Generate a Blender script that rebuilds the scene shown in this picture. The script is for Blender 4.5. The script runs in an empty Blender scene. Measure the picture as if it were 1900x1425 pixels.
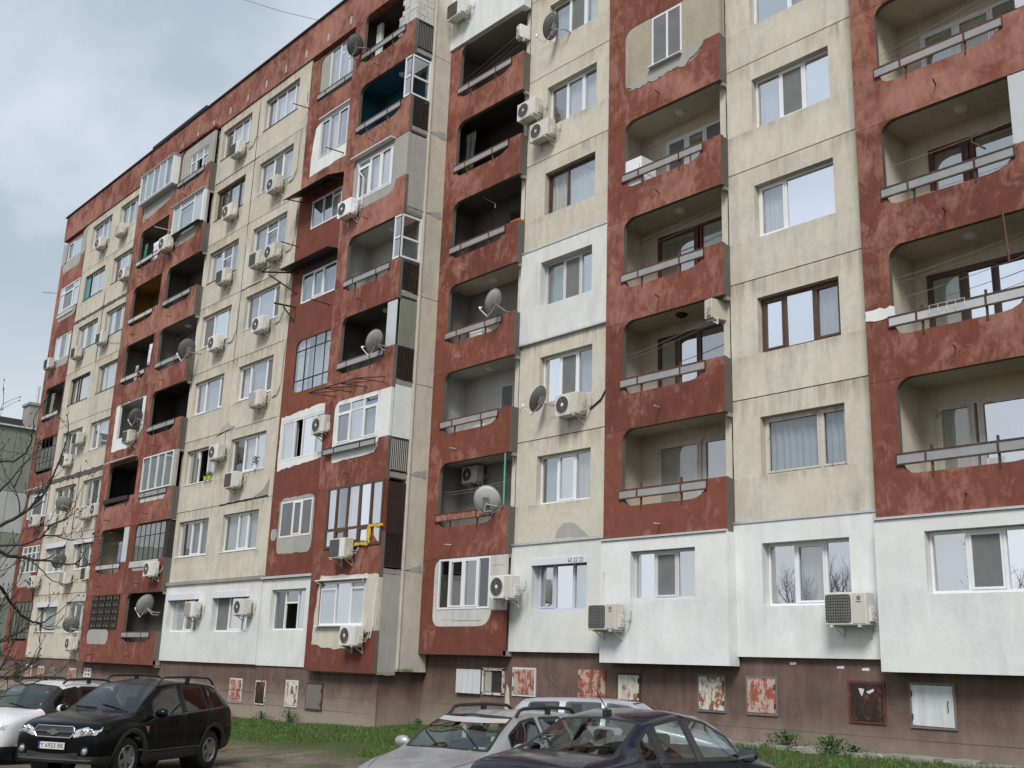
import bpy, bmesh, math, random
from mathutils import Vector, Matrix
from mathutils.geometry import tessellate_polygon, delaunay_2d_cdt
from mathutils.bvhtree import BVHTree
PI = math.pi
R = math.radians
scene = bpy.context.scene
COL = scene.collection

# ------------------------------------------------------------------ camera
CAM = Vector((0.0, -19.375, 2.0))
YAW, PIT, ROL = R(-48.813), R(14.907), R(2.048)
fw = Vector((math.sin(YAW)*math.cos(PIT), math.cos(YAW)*math.cos(PIT), math.sin(PIT)))
rt = Vector((math.cos(YAW), -math.sin(YAW), 0))
up = rt.cross(fw)
r2 = rt*math.cos(ROL) + up*math.sin(ROL)
u2 = -rt*math.sin(ROL) + up*math.cos(ROL)
cam = bpy.data.cameras.new('camera'); cam.sensor_width = 36; cam.lens = 1982.06/1900*36
cam.clip_start = 0.1; cam.clip_end = 4000
camo = bpy.data.objects.new('camera', cam); COL.objects.link(camo)
camo.matrix_world = Matrix(((r2.x, u2.x, -fw.x, CAM.x), (r2.y, u2.y, -fw.y, CAM.y), (r2.z, u2.z, -fw.z, CAM.z), (0, 0, 0, 1)))
scene.camera = camo

# ------------------------------------------------------------------ light
SUN_EL, SUN_AZ = 46.0, 145.0          # azimuth clockwise from +Y: in front of the facade, a little to the right
world = bpy.data.worlds.new('World'); scene.world = world; world.use_nodes = True
wn, wl = world.node_tree.nodes, world.node_tree.links
wn.clear()
def wnode(t, **k):
    n = wn.new(t)
    for a, b in k.items(): setattr(n, a, b)
    return n
wo = wnode('ShaderNodeOutputWorld'); wb = wnode('ShaderNodeBackground')
sky = wnode('ShaderNodeTexSky', sky_type='NISHITA', sun_disc=False)
sky.sun_elevation = R(SUN_EL); sky.sun_rotation = R(SUN_AZ); sky.air_density = 1.6; sky.dust_density = 3.0
tc = wnode('ShaderNodeTexCoord')
sep = wnode('ShaderNodeSeparateXYZ'); wl.new(tc.outputs['Generated'], sep.inputs[0])
mp = wnode('ShaderNodeMapping'); mp.inputs['Scale'].default_value = (1.0, 1.0, 1.5); mp.inputs['Location'].default_value = (16.75, 11.13, 12.85)
wl.new(tc.outputs['Generated'], mp.inputs[0])
n1 = wnode('ShaderNodeTexNoise'); n1.inputs['Scale'].default_value = 2.1; n1.inputs['Detail'].default_value = 10; n1.inputs['Roughness'].default_value = 0.54; n1.inputs['Distortion'].default_value = 0.25
wl.new(mp.outputs[0], n1.inputs['Vector'])
cr = wnode('ShaderNodeValToRGB'); wl.new(n1.outputs['Fac'], cr.inputs[0])
e = cr.color_ramp.elements
e[0].position = 0.40; e[0].color = (0.42, 0.505, 0.585, 1)
e[1].position = 0.63; e[1].color = (0.70, 0.755, 0.87, 1)
x_ = cr.color_ramp.elements.new(0.47); x_.color = (0.45, 0.53, 0.61, 1)
x_ = cr.color_ramp.elements.new(0.53); x_.color = (0.56, 0.63, 0.71, 1)
hz = wnode('ShaderNodeMapRange'); hz.inputs['From Min'].default_value = 0.10; hz.inputs['From Max'].default_value = 0.36; hz.inputs['To Min'].default_value = 0.75; hz.inputs['To Max'].default_value = 0.0; hz.interpolation_type = 'SMOOTHSTEP'
wl.new(sep.outputs['Z'], hz.inputs[0])
hm = wnode('ShaderNodeMixRGB'); hm.inputs[2].default_value = (0.80, 0.83, 0.87, 1)
wl.new(hz.outputs[0], hm.inputs[0]); wl.new(cr.outputs[0], hm.inputs[1])
sk = wnode('ShaderNodeMixRGB', blend_type='MULTIPLY'); sk.inputs[0].default_value = 1; sk.inputs[2].default_value = (0.10, 0.10, 0.10, 1)
wl.new(sky.outputs[0], sk.inputs[1])
fm = wnode('ShaderNodeMixRGB'); fm.inputs[0].default_value = 0.93
wl.new(sk.outputs[0], fm.inputs[1]); wl.new(hm.outputs[0], fm.inputs[2])
wl.new(fm.outputs[0], wb.inputs[0]); wb.inputs[1].default_value = 0.52
wl.new(wb.outputs[0], wo.inputs[0])
sl = bpy.data.lights.new('sun', 'SUN'); sl.energy = 1.5; sl.angle = R(20); sl.color = (1.0, 0.96, 0.91)
so = bpy.data.objects.new('sun', sl); COL.objects.link(so)
sd = Vector((math.sin(R(SUN_AZ))*math.cos(R(SUN_EL)), math.cos(R(SUN_AZ))*math.cos(R(SUN_EL)), math.sin(R(SUN_EL))))
so.rotation_euler = sd.to_track_quat('Z', 'Y').to_euler(); so.location = (0, -30, 40)
scene.view_settings.view_transform = 'Standard'; scene.view_settings.look = 'None'
scene.view_settings.gamma = 1; scene.view_settings.exposure = 1.08; scene.view_settings.use_curve_mapping = False
scene.render.engine = 'CYCLES'
scene.cycles.max_bounces = 5; scene.cycles.diffuse_bounces = 3; scene.cycles.glossy_bounces = 3; scene.cycles.transparent_max_bounces = 10; scene.cycles.caustics_reflective = False; scene.cycles.caustics_refractive = False; scene.cycles.use_denoising = True

# ------------------------------------------------------------------ materials
MATS = {}
class N:
    """small wrapper to write node materials tersely"""
    def __init__(s, name):
        s.m = bpy.data.materials.new(name); s.m.use_nodes = True
        s.t = s.m.node_tree; s.n = s.t.nodes; s.l = s.t.links
        s.b = s.n['Principled BSDF']; MATS[name] = s.m
        s.co = s.n.new('ShaderNodeTexCoord')
    def inp(s, n, k, v):
        if isinstance(v, bpy.types.NodeSocket): s.l.new(v, n.inputs[k])
        elif v is not None: n.inputs[k].default_value = v
    def set(s, **k):
        for a, v in k.items(): s.inp(s.b, {'col': 'Base Color', 'rough': 'Roughness', 'metal': 'Metallic', 'spec': 'Specular IOR Level', 'coat': 'Coat Weight', 'alpha': 'Alpha', 'normal': 'Normal'}[a], v)
        return s
    def map(s, sc=(1, 1, 1), loc=(0, 0, 0), src='Object'):
        m = s.n.new('ShaderNodeMapping'); m.inputs['Scale'].default_value = sc; m.inputs['Location'].default_value = loc
        s.l.new(s.co.outputs[src], m.inputs[0]); return m.outputs[0]
    def noise(s, scale, detail=5, rough=.55, vec=None, dist=0):
        n = s.n.new('ShaderNodeTexNoise'); n.inputs['Scale'].default_value = scale; n.inputs['Detail'].default_value = detail
        n.inputs['Roughness'].default_value = rough; n.inputs['Distortion'].default_value = dist
        s.l.new(vec if vec is not None else s.co.outputs['Object'], n.inputs['Vector']); return n.outputs['Fac']
    def ramp(s, fac, *stops):
        r = s.n.new('ShaderNodeValToRGB'); s.l.new(fac, r.inputs[0]); el = r.color_ramp.elements
        while len(el) < len(stops): el.new(0.5)
        for e_, (p, c) in zip(el, stops): e_.position = p; e_.color = (c, c, c, 1) if isinstance(c, (int, float)) else (*c, 1)
        return r.outputs[0]
    def mix(s, fac, a, b, mode='MIX'):
        m = s.n.new('ShaderNodeMixRGB'); m.blend_type = mode
        for i, v in enumerate((fac, a, b)):
            if isinstance(v, bpy.types.NodeSocket): s.l.new(v, m.inputs[i])
            elif i == 0: m.inputs[0].default_value = v
            else: m.inputs[i].default_value = (*v, 1)
        return m.outputs[0]
    def math(s, op, a, b=None):
        m = s.n.new('ShaderNodeMath'); m.operation = op
        for i, v in enumerate((a, b)):
            if isinstance(v, bpy.types.NodeSocket): s.l.new(v, m.inputs[i])
            elif v is not None: m.inputs[i].default_value = v
        return m.outputs[0]
    def bump(s, h, st=.3, d=.01):
        b = s.n.new('ShaderNodeBump'); b.inputs['Strength'].default_value = st; b.inputs['Distance'].default_value = d
        s.l.new(h, b.inputs['Height']); s.l.new(b.outputs[0], s.b.inputs['Normal']); return s
    def z(s):
        n = s.n.new('ShaderNodeSeparateXYZ'); s.l.new(s.co.outputs['Object'], n.inputs[0]); return n.outputs['Z']

def plain(name, col, rough=.7, metal=0, spec=.5, var=.12, vs=3.0, bump=0, bs=40, coat=0):
    a = N(name)
    c = a.mix(a.ramp(a.noise(vs, 6), (.3, 1-var), (.7, 1+var*.6)), col, col, 'MULTIPLY') if False else None
    r = a.ramp(a.noise(vs, 6), (.3, tuple(max(0, x*(1-var)) for x in col)), (.7, tuple(min(1, x*(1+var*.7)) for x in col)))
    a.set(col=r, rough=rough, metal=metal, spec=spec, coat=coat)
    if bump: a.bump(a.noise(bs, 4), bump)
    return a.m

def red_paint(name, wear, dirt=1.0):
    a = N(name)
    big = a.noise(.55, 4, .6)
    base = a.ramp(a.noise(2.6, 7, .62), (.25, (.148, .048, .033)), (.5, (.188, .063, .044)), (.75, (.222, .078, .055)))
    base = a.mix(a.ramp(a.noise(.9, 5, .6, a.map((1, 1, 1), (7, 3, 1))), (.45, 0.0), (.7, .55)), base, (.150, .058, .043))
    # scuffed-off paint: ragged pale patches and trowel streaks
    oi = a.n.new('ShaderNodeObjectInfo').outputs['Random']
    base = a.mix(1, base, a.ramp(oi, (0, .86), (1, 1.12)), 'MULTIPLY')
    fl = a.noise(2.3, 10, .70, a.map((1.1, 1, .75), (2, 0, 5)), .7)
    f2 = a.noise(7, 7, .7, a.map((1.7, 1, .55)), .8)
    m = a.math('ADD', a.math('MULTIPLY', fl, .72), a.math('MULTIPLY', f2, .28))
    m = a.math('ADD', m, a.math('MULTIPLY', a.math('SUBTRACT', big, .5), .62))
    m = a.math('ADD', m, a.math('MULTIPLY', a.math('SUBTRACT', oi, .5), .05))
    m = a.ramp(m, (.565-wear, 0.0), (.635-wear, .34), (.78-wear, .80))
    c = a.mix(m, base, (.40, .205, .155))
    st = a.ramp(a.noise(3.2, 7, .68, a.map((1.3, 1, .28), (1, 1, 0)), .6), (.36, .72), (.60, 1.05))
    c = a.mix(.75*dirt, c, st, 'MULTIPLY')
    sp = a.ramp(a.noise(26, 3, .6), (.74, 0.0), (.80, .55))
    c = a.mix(sp, c, (.50, .32, .28))
    a.set(col=c, rough=.9, spec=.2)
    a.bump(a.math('ADD', a.noise(70, 4), a.math('MULTIPLY', a.noise(9, 5), 1.2)), .45, .012)
    return a.m
red_paint('red', 0.095, .8); red_paint('red_top', 0.15, .85); red_paint('red_low', .02, .5); red_paint('red_new', -.12, .45)

def render_wall(name, col, dirt_col, amount, stain=.5, grain=1.0, z0=None, sill=None):
    a = N(name)
    c = a.ramp(a.noise(1.1, 7, .6), (.3, tuple(v*.90 for v in col)), (.7, tuple(v*1.05 for v in col)))
    d = a.ramp(a.noise(.8, 8, .66, a.map((1, 1, .8), (4, 0, 9)), .8), (.42, 0.0), (.75, amount))
    c = a.mix(d, c, dirt_col)
    st = a.ramp(a.noise(2.6, 8, .68, a.map((1.5, 1, .22)), .5), (.30, 1-stain*.8), (.56, 1.02))
    sm_ = a.ramp(a.noise(.75, 4, .6, a.map((1, 1, .7), (8, 5, 2))), (.42, .10), (.62, 1.0))
    c = a.mix(a.math('MULTIPLY', sm_, .9), c, st, 'MULTIPLY')
    bl = a.ramp(a.noise(5.5, 7, .7, None, .6), (.3, 1-stain*.28), (.7, 1+stain*.10)); c = a.mix(1, c, bl, 'MULTIPLY')
    yl = a.ramp(a.noise(.6, 5, .6, a.map((1, 1, 1), (11, 2, 3))), (.48, 0.0), (.75, .45))
    c = a.mix(yl, c, tuple(v*k for v, k in zip(col, (.97, .92, .81))))
    if z0 is not None:            # run-off streaks below every panel joint and window sill
        zr = a.math('FRACT', a.math('DIVIDE', a.math('SUBTRACT', a.z(), z0), 2.8))
        j = a.ramp(zr, (.26, 0.0), (.355, .8), (.362, 0.0), (.80, 0.0), (.985, 1.0))
        k = a.ramp(a.noise(3.6, 8, .66, a.map((1.5, 1, .16), (6, 1, 4)), .3), (.42, 0.0), (.60, 1.0))
        k2 = a.ramp(a.noise(.5, 3, .5, a.map((1, 1, 1), (3, 9, 1))), (.38, .15), (.60, 1.0))
        c = a.mix(a.math('MULTIPLY', a.math('MULTIPLY', j, k), k2), c, tuple(v*q for v, q in zip(col, (.52, .47, .40))))
    if sill:                      # grey run-off below the window sills
        mr = a.n.new('ShaderNodeMapRange'); mr.interpolation_type = 'SMOOTHSTEP'; a.l.new(a.z(), mr.inputs[0]); mr.inputs['From Min'].default_value = sill[1]; mr.inputs['From Max'].default_value = sill[0]
        mr2 = a.n.new('ShaderNodeMapRange'); mr2.interpolation_type = 'SMOOTHSTEP'; a.l.new(a.z(), mr2.inputs[0]); mr2.inputs['From Min'].default_value = sill[0]; mr2.inputs['From Max'].default_value = sill[0]+.25; mr2.inputs['To Min'].default_value = 1; mr2.inputs['To Max'].default_value = 0
        k = a.ramp(a.noise(3.0, 8, .68, a.map((1.4, 1, .22), (6, 1, 4)), .3), (.40, 0.0), (.66, .55))
        c = a.mix(a.math('MULTIPLY', a.math('MULTIPLY', mr.outputs[0], mr2.outputs[0]), k), c, tuple(v*.68 for v in col))
    oi = a.n.new('ShaderNodeObjectInfo').outputs['Random']; c = a.mix(1, c, a.ramp(oi, (0, .955), (1, 1.03)), 'MULTIPLY')
    g = a.ramp(a.noise(90, 3, .7), (.25, 1-.10*grain), (.75, 1+.06*grain))
    c = a.mix(1, c, g, 'MULTIPLY')
    sk_ = a.ramp(a.noise(14, 5, .7), (.70, 0.0), (.80, .35))
    c = a.mix(sk_, c, tuple(v*.55 for v in col))
    a.set(col=c, rough=.95, spec=.15)
    a.bump(a.math('ADD', a.noise(110, 3), a.noise(18, 4)), .35, .01)
    return a.m
render_wall('beige', (.63, .588, .505), (.48, .44, .368), .5, .40, 1, 2.46)
render_wall('beige_far', (.60, .56, .478), (.45, .41, .338), .55, .42, 1, 1.825)
render_wall('concrete_shaded', (.16, .15, .135), (.09, .085, .075), .6, .4)  # grimy concrete, shade of reveals, end gaps and grooves painted into its colour
render_wall('strip', (.60, .565, .49), (.42, .385, .325), .5, .35)
render_wall('white', (.75, .77, .765), (.62, .64, .635), .6, .22, .8, sill=(3.55, 2.75))
render_wall('white_rough', (.70, .71, .70), (.55, .56, .55), .55, .26, 1.6)
render_wall('grey_plaster', (.40, .395, .37), (.30, .295, .27), .5, .3)
render_wall('yellow_plaster', (.42, .375, .285), (.31, .275, .21), .6, .35, 2)
render_wall('block', (.58, .575, .55), (.42, .41, .39), .5, .25, 1.6)
render_wall('concrete', (.33, .315, .285), (.22, .21, .19), .6, .4)
render_wall('int_beige', (.66, .60, .49), (.50, .45, .36), .5, .35)
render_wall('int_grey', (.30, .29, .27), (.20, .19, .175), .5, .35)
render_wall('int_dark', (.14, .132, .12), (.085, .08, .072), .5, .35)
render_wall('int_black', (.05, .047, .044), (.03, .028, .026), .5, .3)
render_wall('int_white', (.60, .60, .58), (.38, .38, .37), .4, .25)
render_wall('int_blue', (.035, .15, .23), (.028, .115, .18), .4, .2)
render_wall('int_orange', (.36, .21, .055), (.27, .15, .04), .5, .3)
render_wall('far_green', (.235, .255, .215), (.17, .185, .155), .6, .4)
render_wall('far_pale', (.46, .46, .46), (.37, .37, .37), .5, .3)

def base_brown():
    a = N('base_brown')
    c = a.ramp(a.noise(.9, 8, .64, None, .4), (.3, (.112, .072, .060)), (.5, (.150, .098, .083)), (.72, (.190, .132, .112)))
    st = a.ramp(a.noise(3.0, 8, .68, a.map((1.4, 1, .30)), .5), (.34, .72), (.62, 1.10)); c = a.mix(.8, c, st, 'MULTIPLY')
    zr = a.n.new('ShaderNodeMapRange'); a.l.new(a.math('ADD', a.z(), a.math('MULTIPLY', a.noise(1.6, 6, .6), .9)), zr.inputs[0])
    zr.inputs['From Min'].default_value = .85; zr.inputs['From Max'].default_value = 1.75; zr.inputs['To Min'].default_value = .92; zr.inputs['To Max'].default_value = 0
    c = a.mix(zr.outputs[0], c, (.305, .255, .205))
    sc = a.ramp(a.noise(6, 9, .75, a.map((1.3, 1, 1.0), (3, 1, 2)), 2.5), (.60, 0.0), (.70, .38)); c = a.mix(sc, c, (.34, .27, .225))
    sp = a.ramp(a.noise(22, 3, .6), (.735, 0.0), (.775, .9)); sp = a.mix(a.ramp(a.noise(.5, 3), (.48, 0.0), (.62, 1.0)), (0, 0, 0), sp)
    c = a.mix(sp, c, (.62, .56, .50))
    a.set(col=c, rough=.92, spec=.2); a.bump(a.math('ADD', a.noise(60, 4), a.noise(8, 5)), .4, .012)
base_brown()

def rusty(name, paint, rust=(.16, .062, .028), amt=.0, rough=.6):
    a = N(name)
    m = a.ramp(a.noise(4.5, 9, .68, a.map((1.3, 1, .8)), .8), (.52-amt, 0.0), (.60-amt, 1.0))
    c = a.mix(m, paint, a.ramp(a.noise(12, 5), (.3, rust), (.7, (rust[0]*1.9, rust[1]*2.0, rust[2]*2.0))))
    c = a.mix(a.ramp(a.noise(3, 6, .6, a.map((2.5, 1, .2))), (.35, .25), (.6, 0.0)), c, rust)
    a.set(col=c, rough=rough, spec=.3); a.bump(a.noise(30, 5), .3); return a.m
rusty('hatch_white', (.62, .60, .53), amt=.02); rusty('hatch_pale', (.60, .645, .655), amt=-.12)
rusty('hatch_grey', (.17, .165, .155), amt=-.12); rusty('hatch_black', (.022, .018, .015), (.09, .035, .018), .0)
def hatch_red():
    a = N('hatch_red')
    m = a.ramp(a.noise(4.5, 10, .72, a.map((1.3, 1, .75)), .5), (.47, 0.0), (.53, 1.0))
    c = a.mix(m, (.30, .078, .055), (.46, .35, .295)); c = a.mix(a.ramp(a.noise(7, 6), (.60, 0.0), (.68, .9)), c, (.17, .075, .04))
    a.set(col=c, rough=.65, spec=.3); a.bump(a.noise(30, 5), .25)
hatch_red()
rusty('rail_brown', (.115, .038, .030), (.10, .042, .025), .0); rusty('rail_dark', (.055, .040, .036), (.09, .042, .028), .0)
rusty('iron', (.030, .027, .026), (.07, .038, .026), -.05)
plain('pvc', (.73, .745, .76), .35, var=.04); plain('pvc_grey', (.55, .565, .58), .4, var=.06); plain('pvc_violet', (.50, .50, .60), .35, var=.05)
plain('wood_brown', (.085, .042, .026), .5, var=.3, vs=9); rusty('wood_old', (.56, .54, .48), (.24, .19, .14), -.05, .8)
plain('brown_sheet', (.030, .016, .013), .6, var=.2); plain('teal_paint', (.13, .27, .30), .7); plain('grey_sill', (.46, .46, .45), .5, metal=.3)
plain('zinc', (.62, .63, .64), .4, metal=.6, var=.1); plain('dark_joint', (.065, .058, .052), .9, var=.3, vs=8); plain('black_seal', (.018, .017, .016), .8)
plain('bitumen', (.085, .080, .074), .9, var=.25, vs=6, bump=.3); plain('roof_edge', (.030, .030, .031), .7, var=.3, vs=5)
plain('cable_black', (.012, .012, .012), .6); plain('cable_white', (.62, .60, .56), .6); plain('line_grey', (.36, .36, .35), .6)
plain('green_pipe', (.10, .33, .24), .5); plain('lamp_white', (.72, .72, .68), .45)
plain('curtain_white', (.60, .61, .62), .95, var=.1, vs=5); plain('curtain_grey', (.34, .345, .35), .95, var=.12, vs=5)
plain('curtain_cream', (.50, .47, .40), .95, var=.12, vs=5); plain('curtain_blue', (.33, .36, .40), .95, var=.12); plain('curtain_brown', (.10, .08, .075), .95)
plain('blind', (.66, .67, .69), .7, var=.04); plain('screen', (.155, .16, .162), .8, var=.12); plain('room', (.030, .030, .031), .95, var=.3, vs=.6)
plain('film_pale', (.50, .53, .55), .4, var=.06); plain('dark_stone', (.035, .033, .036), .75, var=.4, vs=7, bump=.6, bs=12)
plain('shutter', (.64, .65, .70), .5, var=.04); plain('rail_sheet', (.29, .30, .295), .45, var=.14, vs=3); plain('rail_sheet_pale', (.46, .47, .46), .45, var=.1)
rusty('rail_sheet_brown', (.24, .10, .078), (.30, .17, .13), .02, .6)
plain('ac_new', (.78, .79, .80), .35, var=.03); plain('ac_dark', (.035, .036, .036), .6, var=.2); plain('ac_mesh', (.17, .17, .165), .6, var=.2)
plain('dish_light', (.42, .425, .41), .5, var=.08); plain('dish_dark', (.18, .18, .172), .6, var=.1); plain('steel', (.36, .36, .36), .45, metal=.7)
plain('cloth_white', (.62, .61, .64), .95); plain('cloth_blue', (.16, .20, .28), .95, var=.45, vs=12); plain('cloth_green', (.03, .16, .07), .95); plain('cloth_red', (.22, .03, .03), .95)
plain('pot_orange', (.50, .16, .03), .6); plain('pot_lime', (.38, .50, .02), .5); plain('leaf', (.05, .13, .03), .7, var=.4, vs=20); plain('leaf_pale', (.20, .24, .12), .8, var=.3)
plain('foam', (.62, .38, .05), .9, var=.3, vs=10, bump=.8, bs=25); plain('logo_blue', (.03, .03, .14), .5); plain('logo_pink', (.45, .06, .22), .5); plain('ink_blue', (.03, .04, .16), .6); plain('ink_red', (.45, .04, .03), .5)
plain('paper_white', (.62, .60, .55), .9)

def glass(name, refl, tint=(.86, .90, .90), rough=0.0):
    a = N(name); a.n.remove(a.b)
    tr = a.n.new('ShaderNodeBsdfTransparent'); tr.inputs[0].default_value = (*tint, 1)
    gl = a.n.new('ShaderNodeBsdfGlossy'); gl.inputs['Roughness'].default_value = rough; gl.inputs['Color'].default_value = (.95, .97, 1, 1)
    lw = a.n.new('ShaderNodeLayerWeight'); lw.inputs['Blend'].default_value = .5
    fr_ = a.math('ADD', a.math('MULTIPLY', a.math('POWER', lw.outputs['Facing'], 5.0), .95), .04)
    mx = a.n.new('ShaderNodeMixShader')
    fac = a.math('MINIMUM', a.math('ADD', a.math('MULTIPLY', fr_, 1.6), refl), 1.0)
    a.l.new(fac, mx.inputs[0]); a.l.new(tr.outputs[0], mx.inputs[1]); a.l.new(gl.outputs[0], mx.inputs[2])
    a.l.new(mx.outputs[0], a.n['Material Output'].inputs[0]); return a.m
glass('glass_lo', .10); glass('glass_mid', .30); glass('glass_hi', .58); glass('glass_mirror', .85)
glass('car_glass', .03, (.66, .75, .71)); glass('car_glass_dark', .0, (.20, .21, .21))

# ------------------------------------------------------------------ mesh helpers
class MB:
    def __init__(s): s.v = []; s.f = []; s.m = []
    def pts(s, P, F, mi=0):
        o = len(s.v); s.v += [tuple(p) for p in P]; s.f += [tuple(i+o for i in q) for q in F]; s.m += [mi]*len(F); return s
    def box(s, x0, x1, y0, y1, z0, z1, mi=0):
        P = [(x, y, z) for z in (z0, z1) for y in (y0, y1) for x in (x0, x1)]
        return s.pts(P, [(0, 2, 3, 1), (4, 5, 7, 6), (0, 1, 5, 4), (2, 6, 7, 3), (0, 4, 6, 2), (1, 3, 7, 5)], mi)
    def prism(s, poly, y0, y1, holes=(), mi=0, axis='y', smi=None):
        """polygon in (x, z) with holes, extruded from y0 (front) to y1"""
        loops = [list(poly)] + [list(h) for h in holes]
        tri = tessellate_polygon([[Vector((a, b, 0)) for a, b in lp] for lp in loops])
        flat = [p for lp in loops for p in lp]; n = len(flat)
        mk = {'y': lambda a, b, t: (a, t, b), 'x': lambda a, b, t: (t, a, b), 'z': lambda a, b, t: (a, b, t)}[axis]
        P = [mk(a, b, y0) for a, b in flat] + [mk(a, b, y1) for a, b in flat]
        F = [tuple(t) for t in tri] + [tuple(i+n for i in reversed(t)) for t in tri]
        o = 0
        for lp in loops:
            k = len(lp)
            for i in range(k): j = (i+1) % k; F.append((o+i, o+j, o+j+n, o+i+n))
            o += k
        o = len(s.f); s.pts(P, F, mi)
        if smi is not None:
            for q in range(o+2*len(tri), len(s.m)): s.m[q] = smi
        return s
    def tube(s, path, r, n=6, mi=0, cap=True):
        path = [Vector(p) for p in path]; rr = r if isinstance(r, (list, tuple)) else [r]*len(path)
        o = len(s.v); prev = None
        for i, p in enumerate(path):
            d = (path[min(i+1, len(path)-1)] - path[max(i-1, 0)])
            d = d.normalized() if d.length > 1e-9 else Vector((0, 0, 1))
            if prev is None:
                a = Vector((0, 0, 1)) if abs(d.z) < .9 else Vector((1, 0, 0)); u = d.cross(a).normalized()
            else: u = (prev - d*prev.dot(d)).normalized()
            prev = u; w = d.cross(u)
            for k in range(n):
                t = 2*PI*k/n; q = p + (u*math.cos(t) + w*math.sin(t))*rr[i]; s.v.append(tuple(q))
        for i in range(len(path)-1):
            for k in range(n):
                a = o+i*n+k; b = o+i*n+(k+1) % n; s.f.append((a, b, b+n, a+n)); s.m.append(mi)
        if cap:
            s.f.append(tuple(o+k for k in reversed(range(n)))); s.m.append(mi)
            e_ = o+(len(path)-1)*n; s.f.append(tuple(e_+k for k in range(n))); s.m.append(mi)
        return s
    def bar(s, p0, p1, w, mi=0):
        return s.tube([p0, p1], w*.7071, 4, mi)
    def lathe(s, prof, n=16, M=None, mi=0):
        """profile of (radius, axial) revolved round z, placed with M"""
        M = M or Matrix.Identity(4); o = len(s.v); k = len(prof)
        for i in range(n):
            t = 2*PI*i/n
            for r_, h in prof: s.v.append(tuple(M @ Vector((r_*math.cos(t), r_*math.sin(t), h))))
        for i in range(n):
            for j in range(k-1):
                a = o+i*k+j; b = o+((i+1) % n)*k+j; s.f.append((a, b, b+1, a+1)); s.m.append(mi)
        return s
    def build(s, name, mat, parent=None, smooth=False, bevel=0):
        me = bpy.data.meshes.new(name)
        me.from_pydata(s.v, [], s.f)
        for m_ in (mat if isinstance(mat, (list, tuple)) else [mat]): me.materials.append(MATS[m_] if isinstance(m_, str) else m_)
        if any(s.m): me.polygons.foreach_set('material_index', s.m)
        bm = bmesh.new(); bm.from_mesh(me); bmesh.ops.recalc_face_normals(bm, faces=bm.faces); bm.to_mesh(me); bm.free()
        if smooth: me.polygons.foreach_set('use_smooth', [True]*len(me.polygons))
        me.update()
        o = bpy.data.objects.new(name, me); COL.objects.link(o)
        if parent: o.parent = parent
        if bevel:
            b = o.modifiers.new('bevel', 'BEVEL'); b.width = bevel; b.segments = 2; b.limit_method = 'ANGLE'
        return o

def tag(o, label=None, cat=None, group=None, kind=None):
    if label: o['label'] = label
    if cat: o['category'] = cat
    if group: o['group'] = group
    if kind: o['kind'] = kind
    return o
def thing(name, label, cat, loc=(0, 0, 0), rz=0, group=None):
    o = bpy.data.objects.new(name, None); COL.objects.link(o); o.location = loc; o.rotation_euler = (0, 0, rz); o.empty_display_size = .2
    return tag(o, label, cat, group)
def copy_tree(o, parent=None):
    c = o.copy(); COL.objects.link(c); c.parent = parent
    for ch in list(o.children): copy_tree(ch, c)
    return c
def rect(x0, x1, z0, z1): return [(x0, z0), (x1, z0), (x1, z1), (x0, z1)]
def arc(cx, cz, r, a0, a1, n=6): return [(cx+r*math.cos(R(a0+(a1-a0)*i/n)), cz+r*math.sin(R(a0+(a1-a0)*i/n))) for i in range(n+1)]
def wob(poly, amp, seed, step=.12):
    """ragged outline"""
    rnd = random.Random(seed); out = []
    for i in range(len(poly)):
        a, b = Vector((*poly[i], 0)), Vector((*poly[(i+1) % len(poly)], 0)); k = max(1, int((b-a).length/step))
        for j in range(k):
            p = a.lerp(b, j/k); out.append((p.x+rnd.uniform(-amp, amp), p.y+rnd.uniform(-amp, amp)))
    return out

a = N('ac_white'); oi = a.n.new('ShaderNodeObjectInfo').outputs['Random']
c = a.ramp(oi, (0, (.70, .69, .66)), (.5, (.60, .585, .54)), (1, (.50, .47, .40)))
c = a.mix(a.ramp(a.noise(5, 6, .65, a.map((1.5, 1, .5))), (.52, 0.0), (.75, .45)), c, (.36, .32, .26)); a.set(col=c, rough=.5)
# ------------------------------------------------------------------ apartment building
rnd = random.Random(11)
ZR, ZL, H = 2.46, 1.865, 2.8                 # level of the first floor in the near and in the far section, storey height
BLD = thing('apartment_building', 'long eight-storey panel block with worn red loggia bays and beige strips', 'building', (-25.5, -1.5, .2))
BINV = Matrix.Translation(-Vector(BLD.location))
def PB(mb, name, mat, parent=None, **k):
    o = mb.build(name, mat, parent or BLD, **k)
    if parent is None: o.matrix_parent_inverse = BINV
    return o
def zf(side, f): return (ZR if side == 'R' else ZL) + H*(f-1)
def redmat(f): return 'red_low' if f <= 2 else 'red' if f <= 5 else 'red_top'

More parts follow.
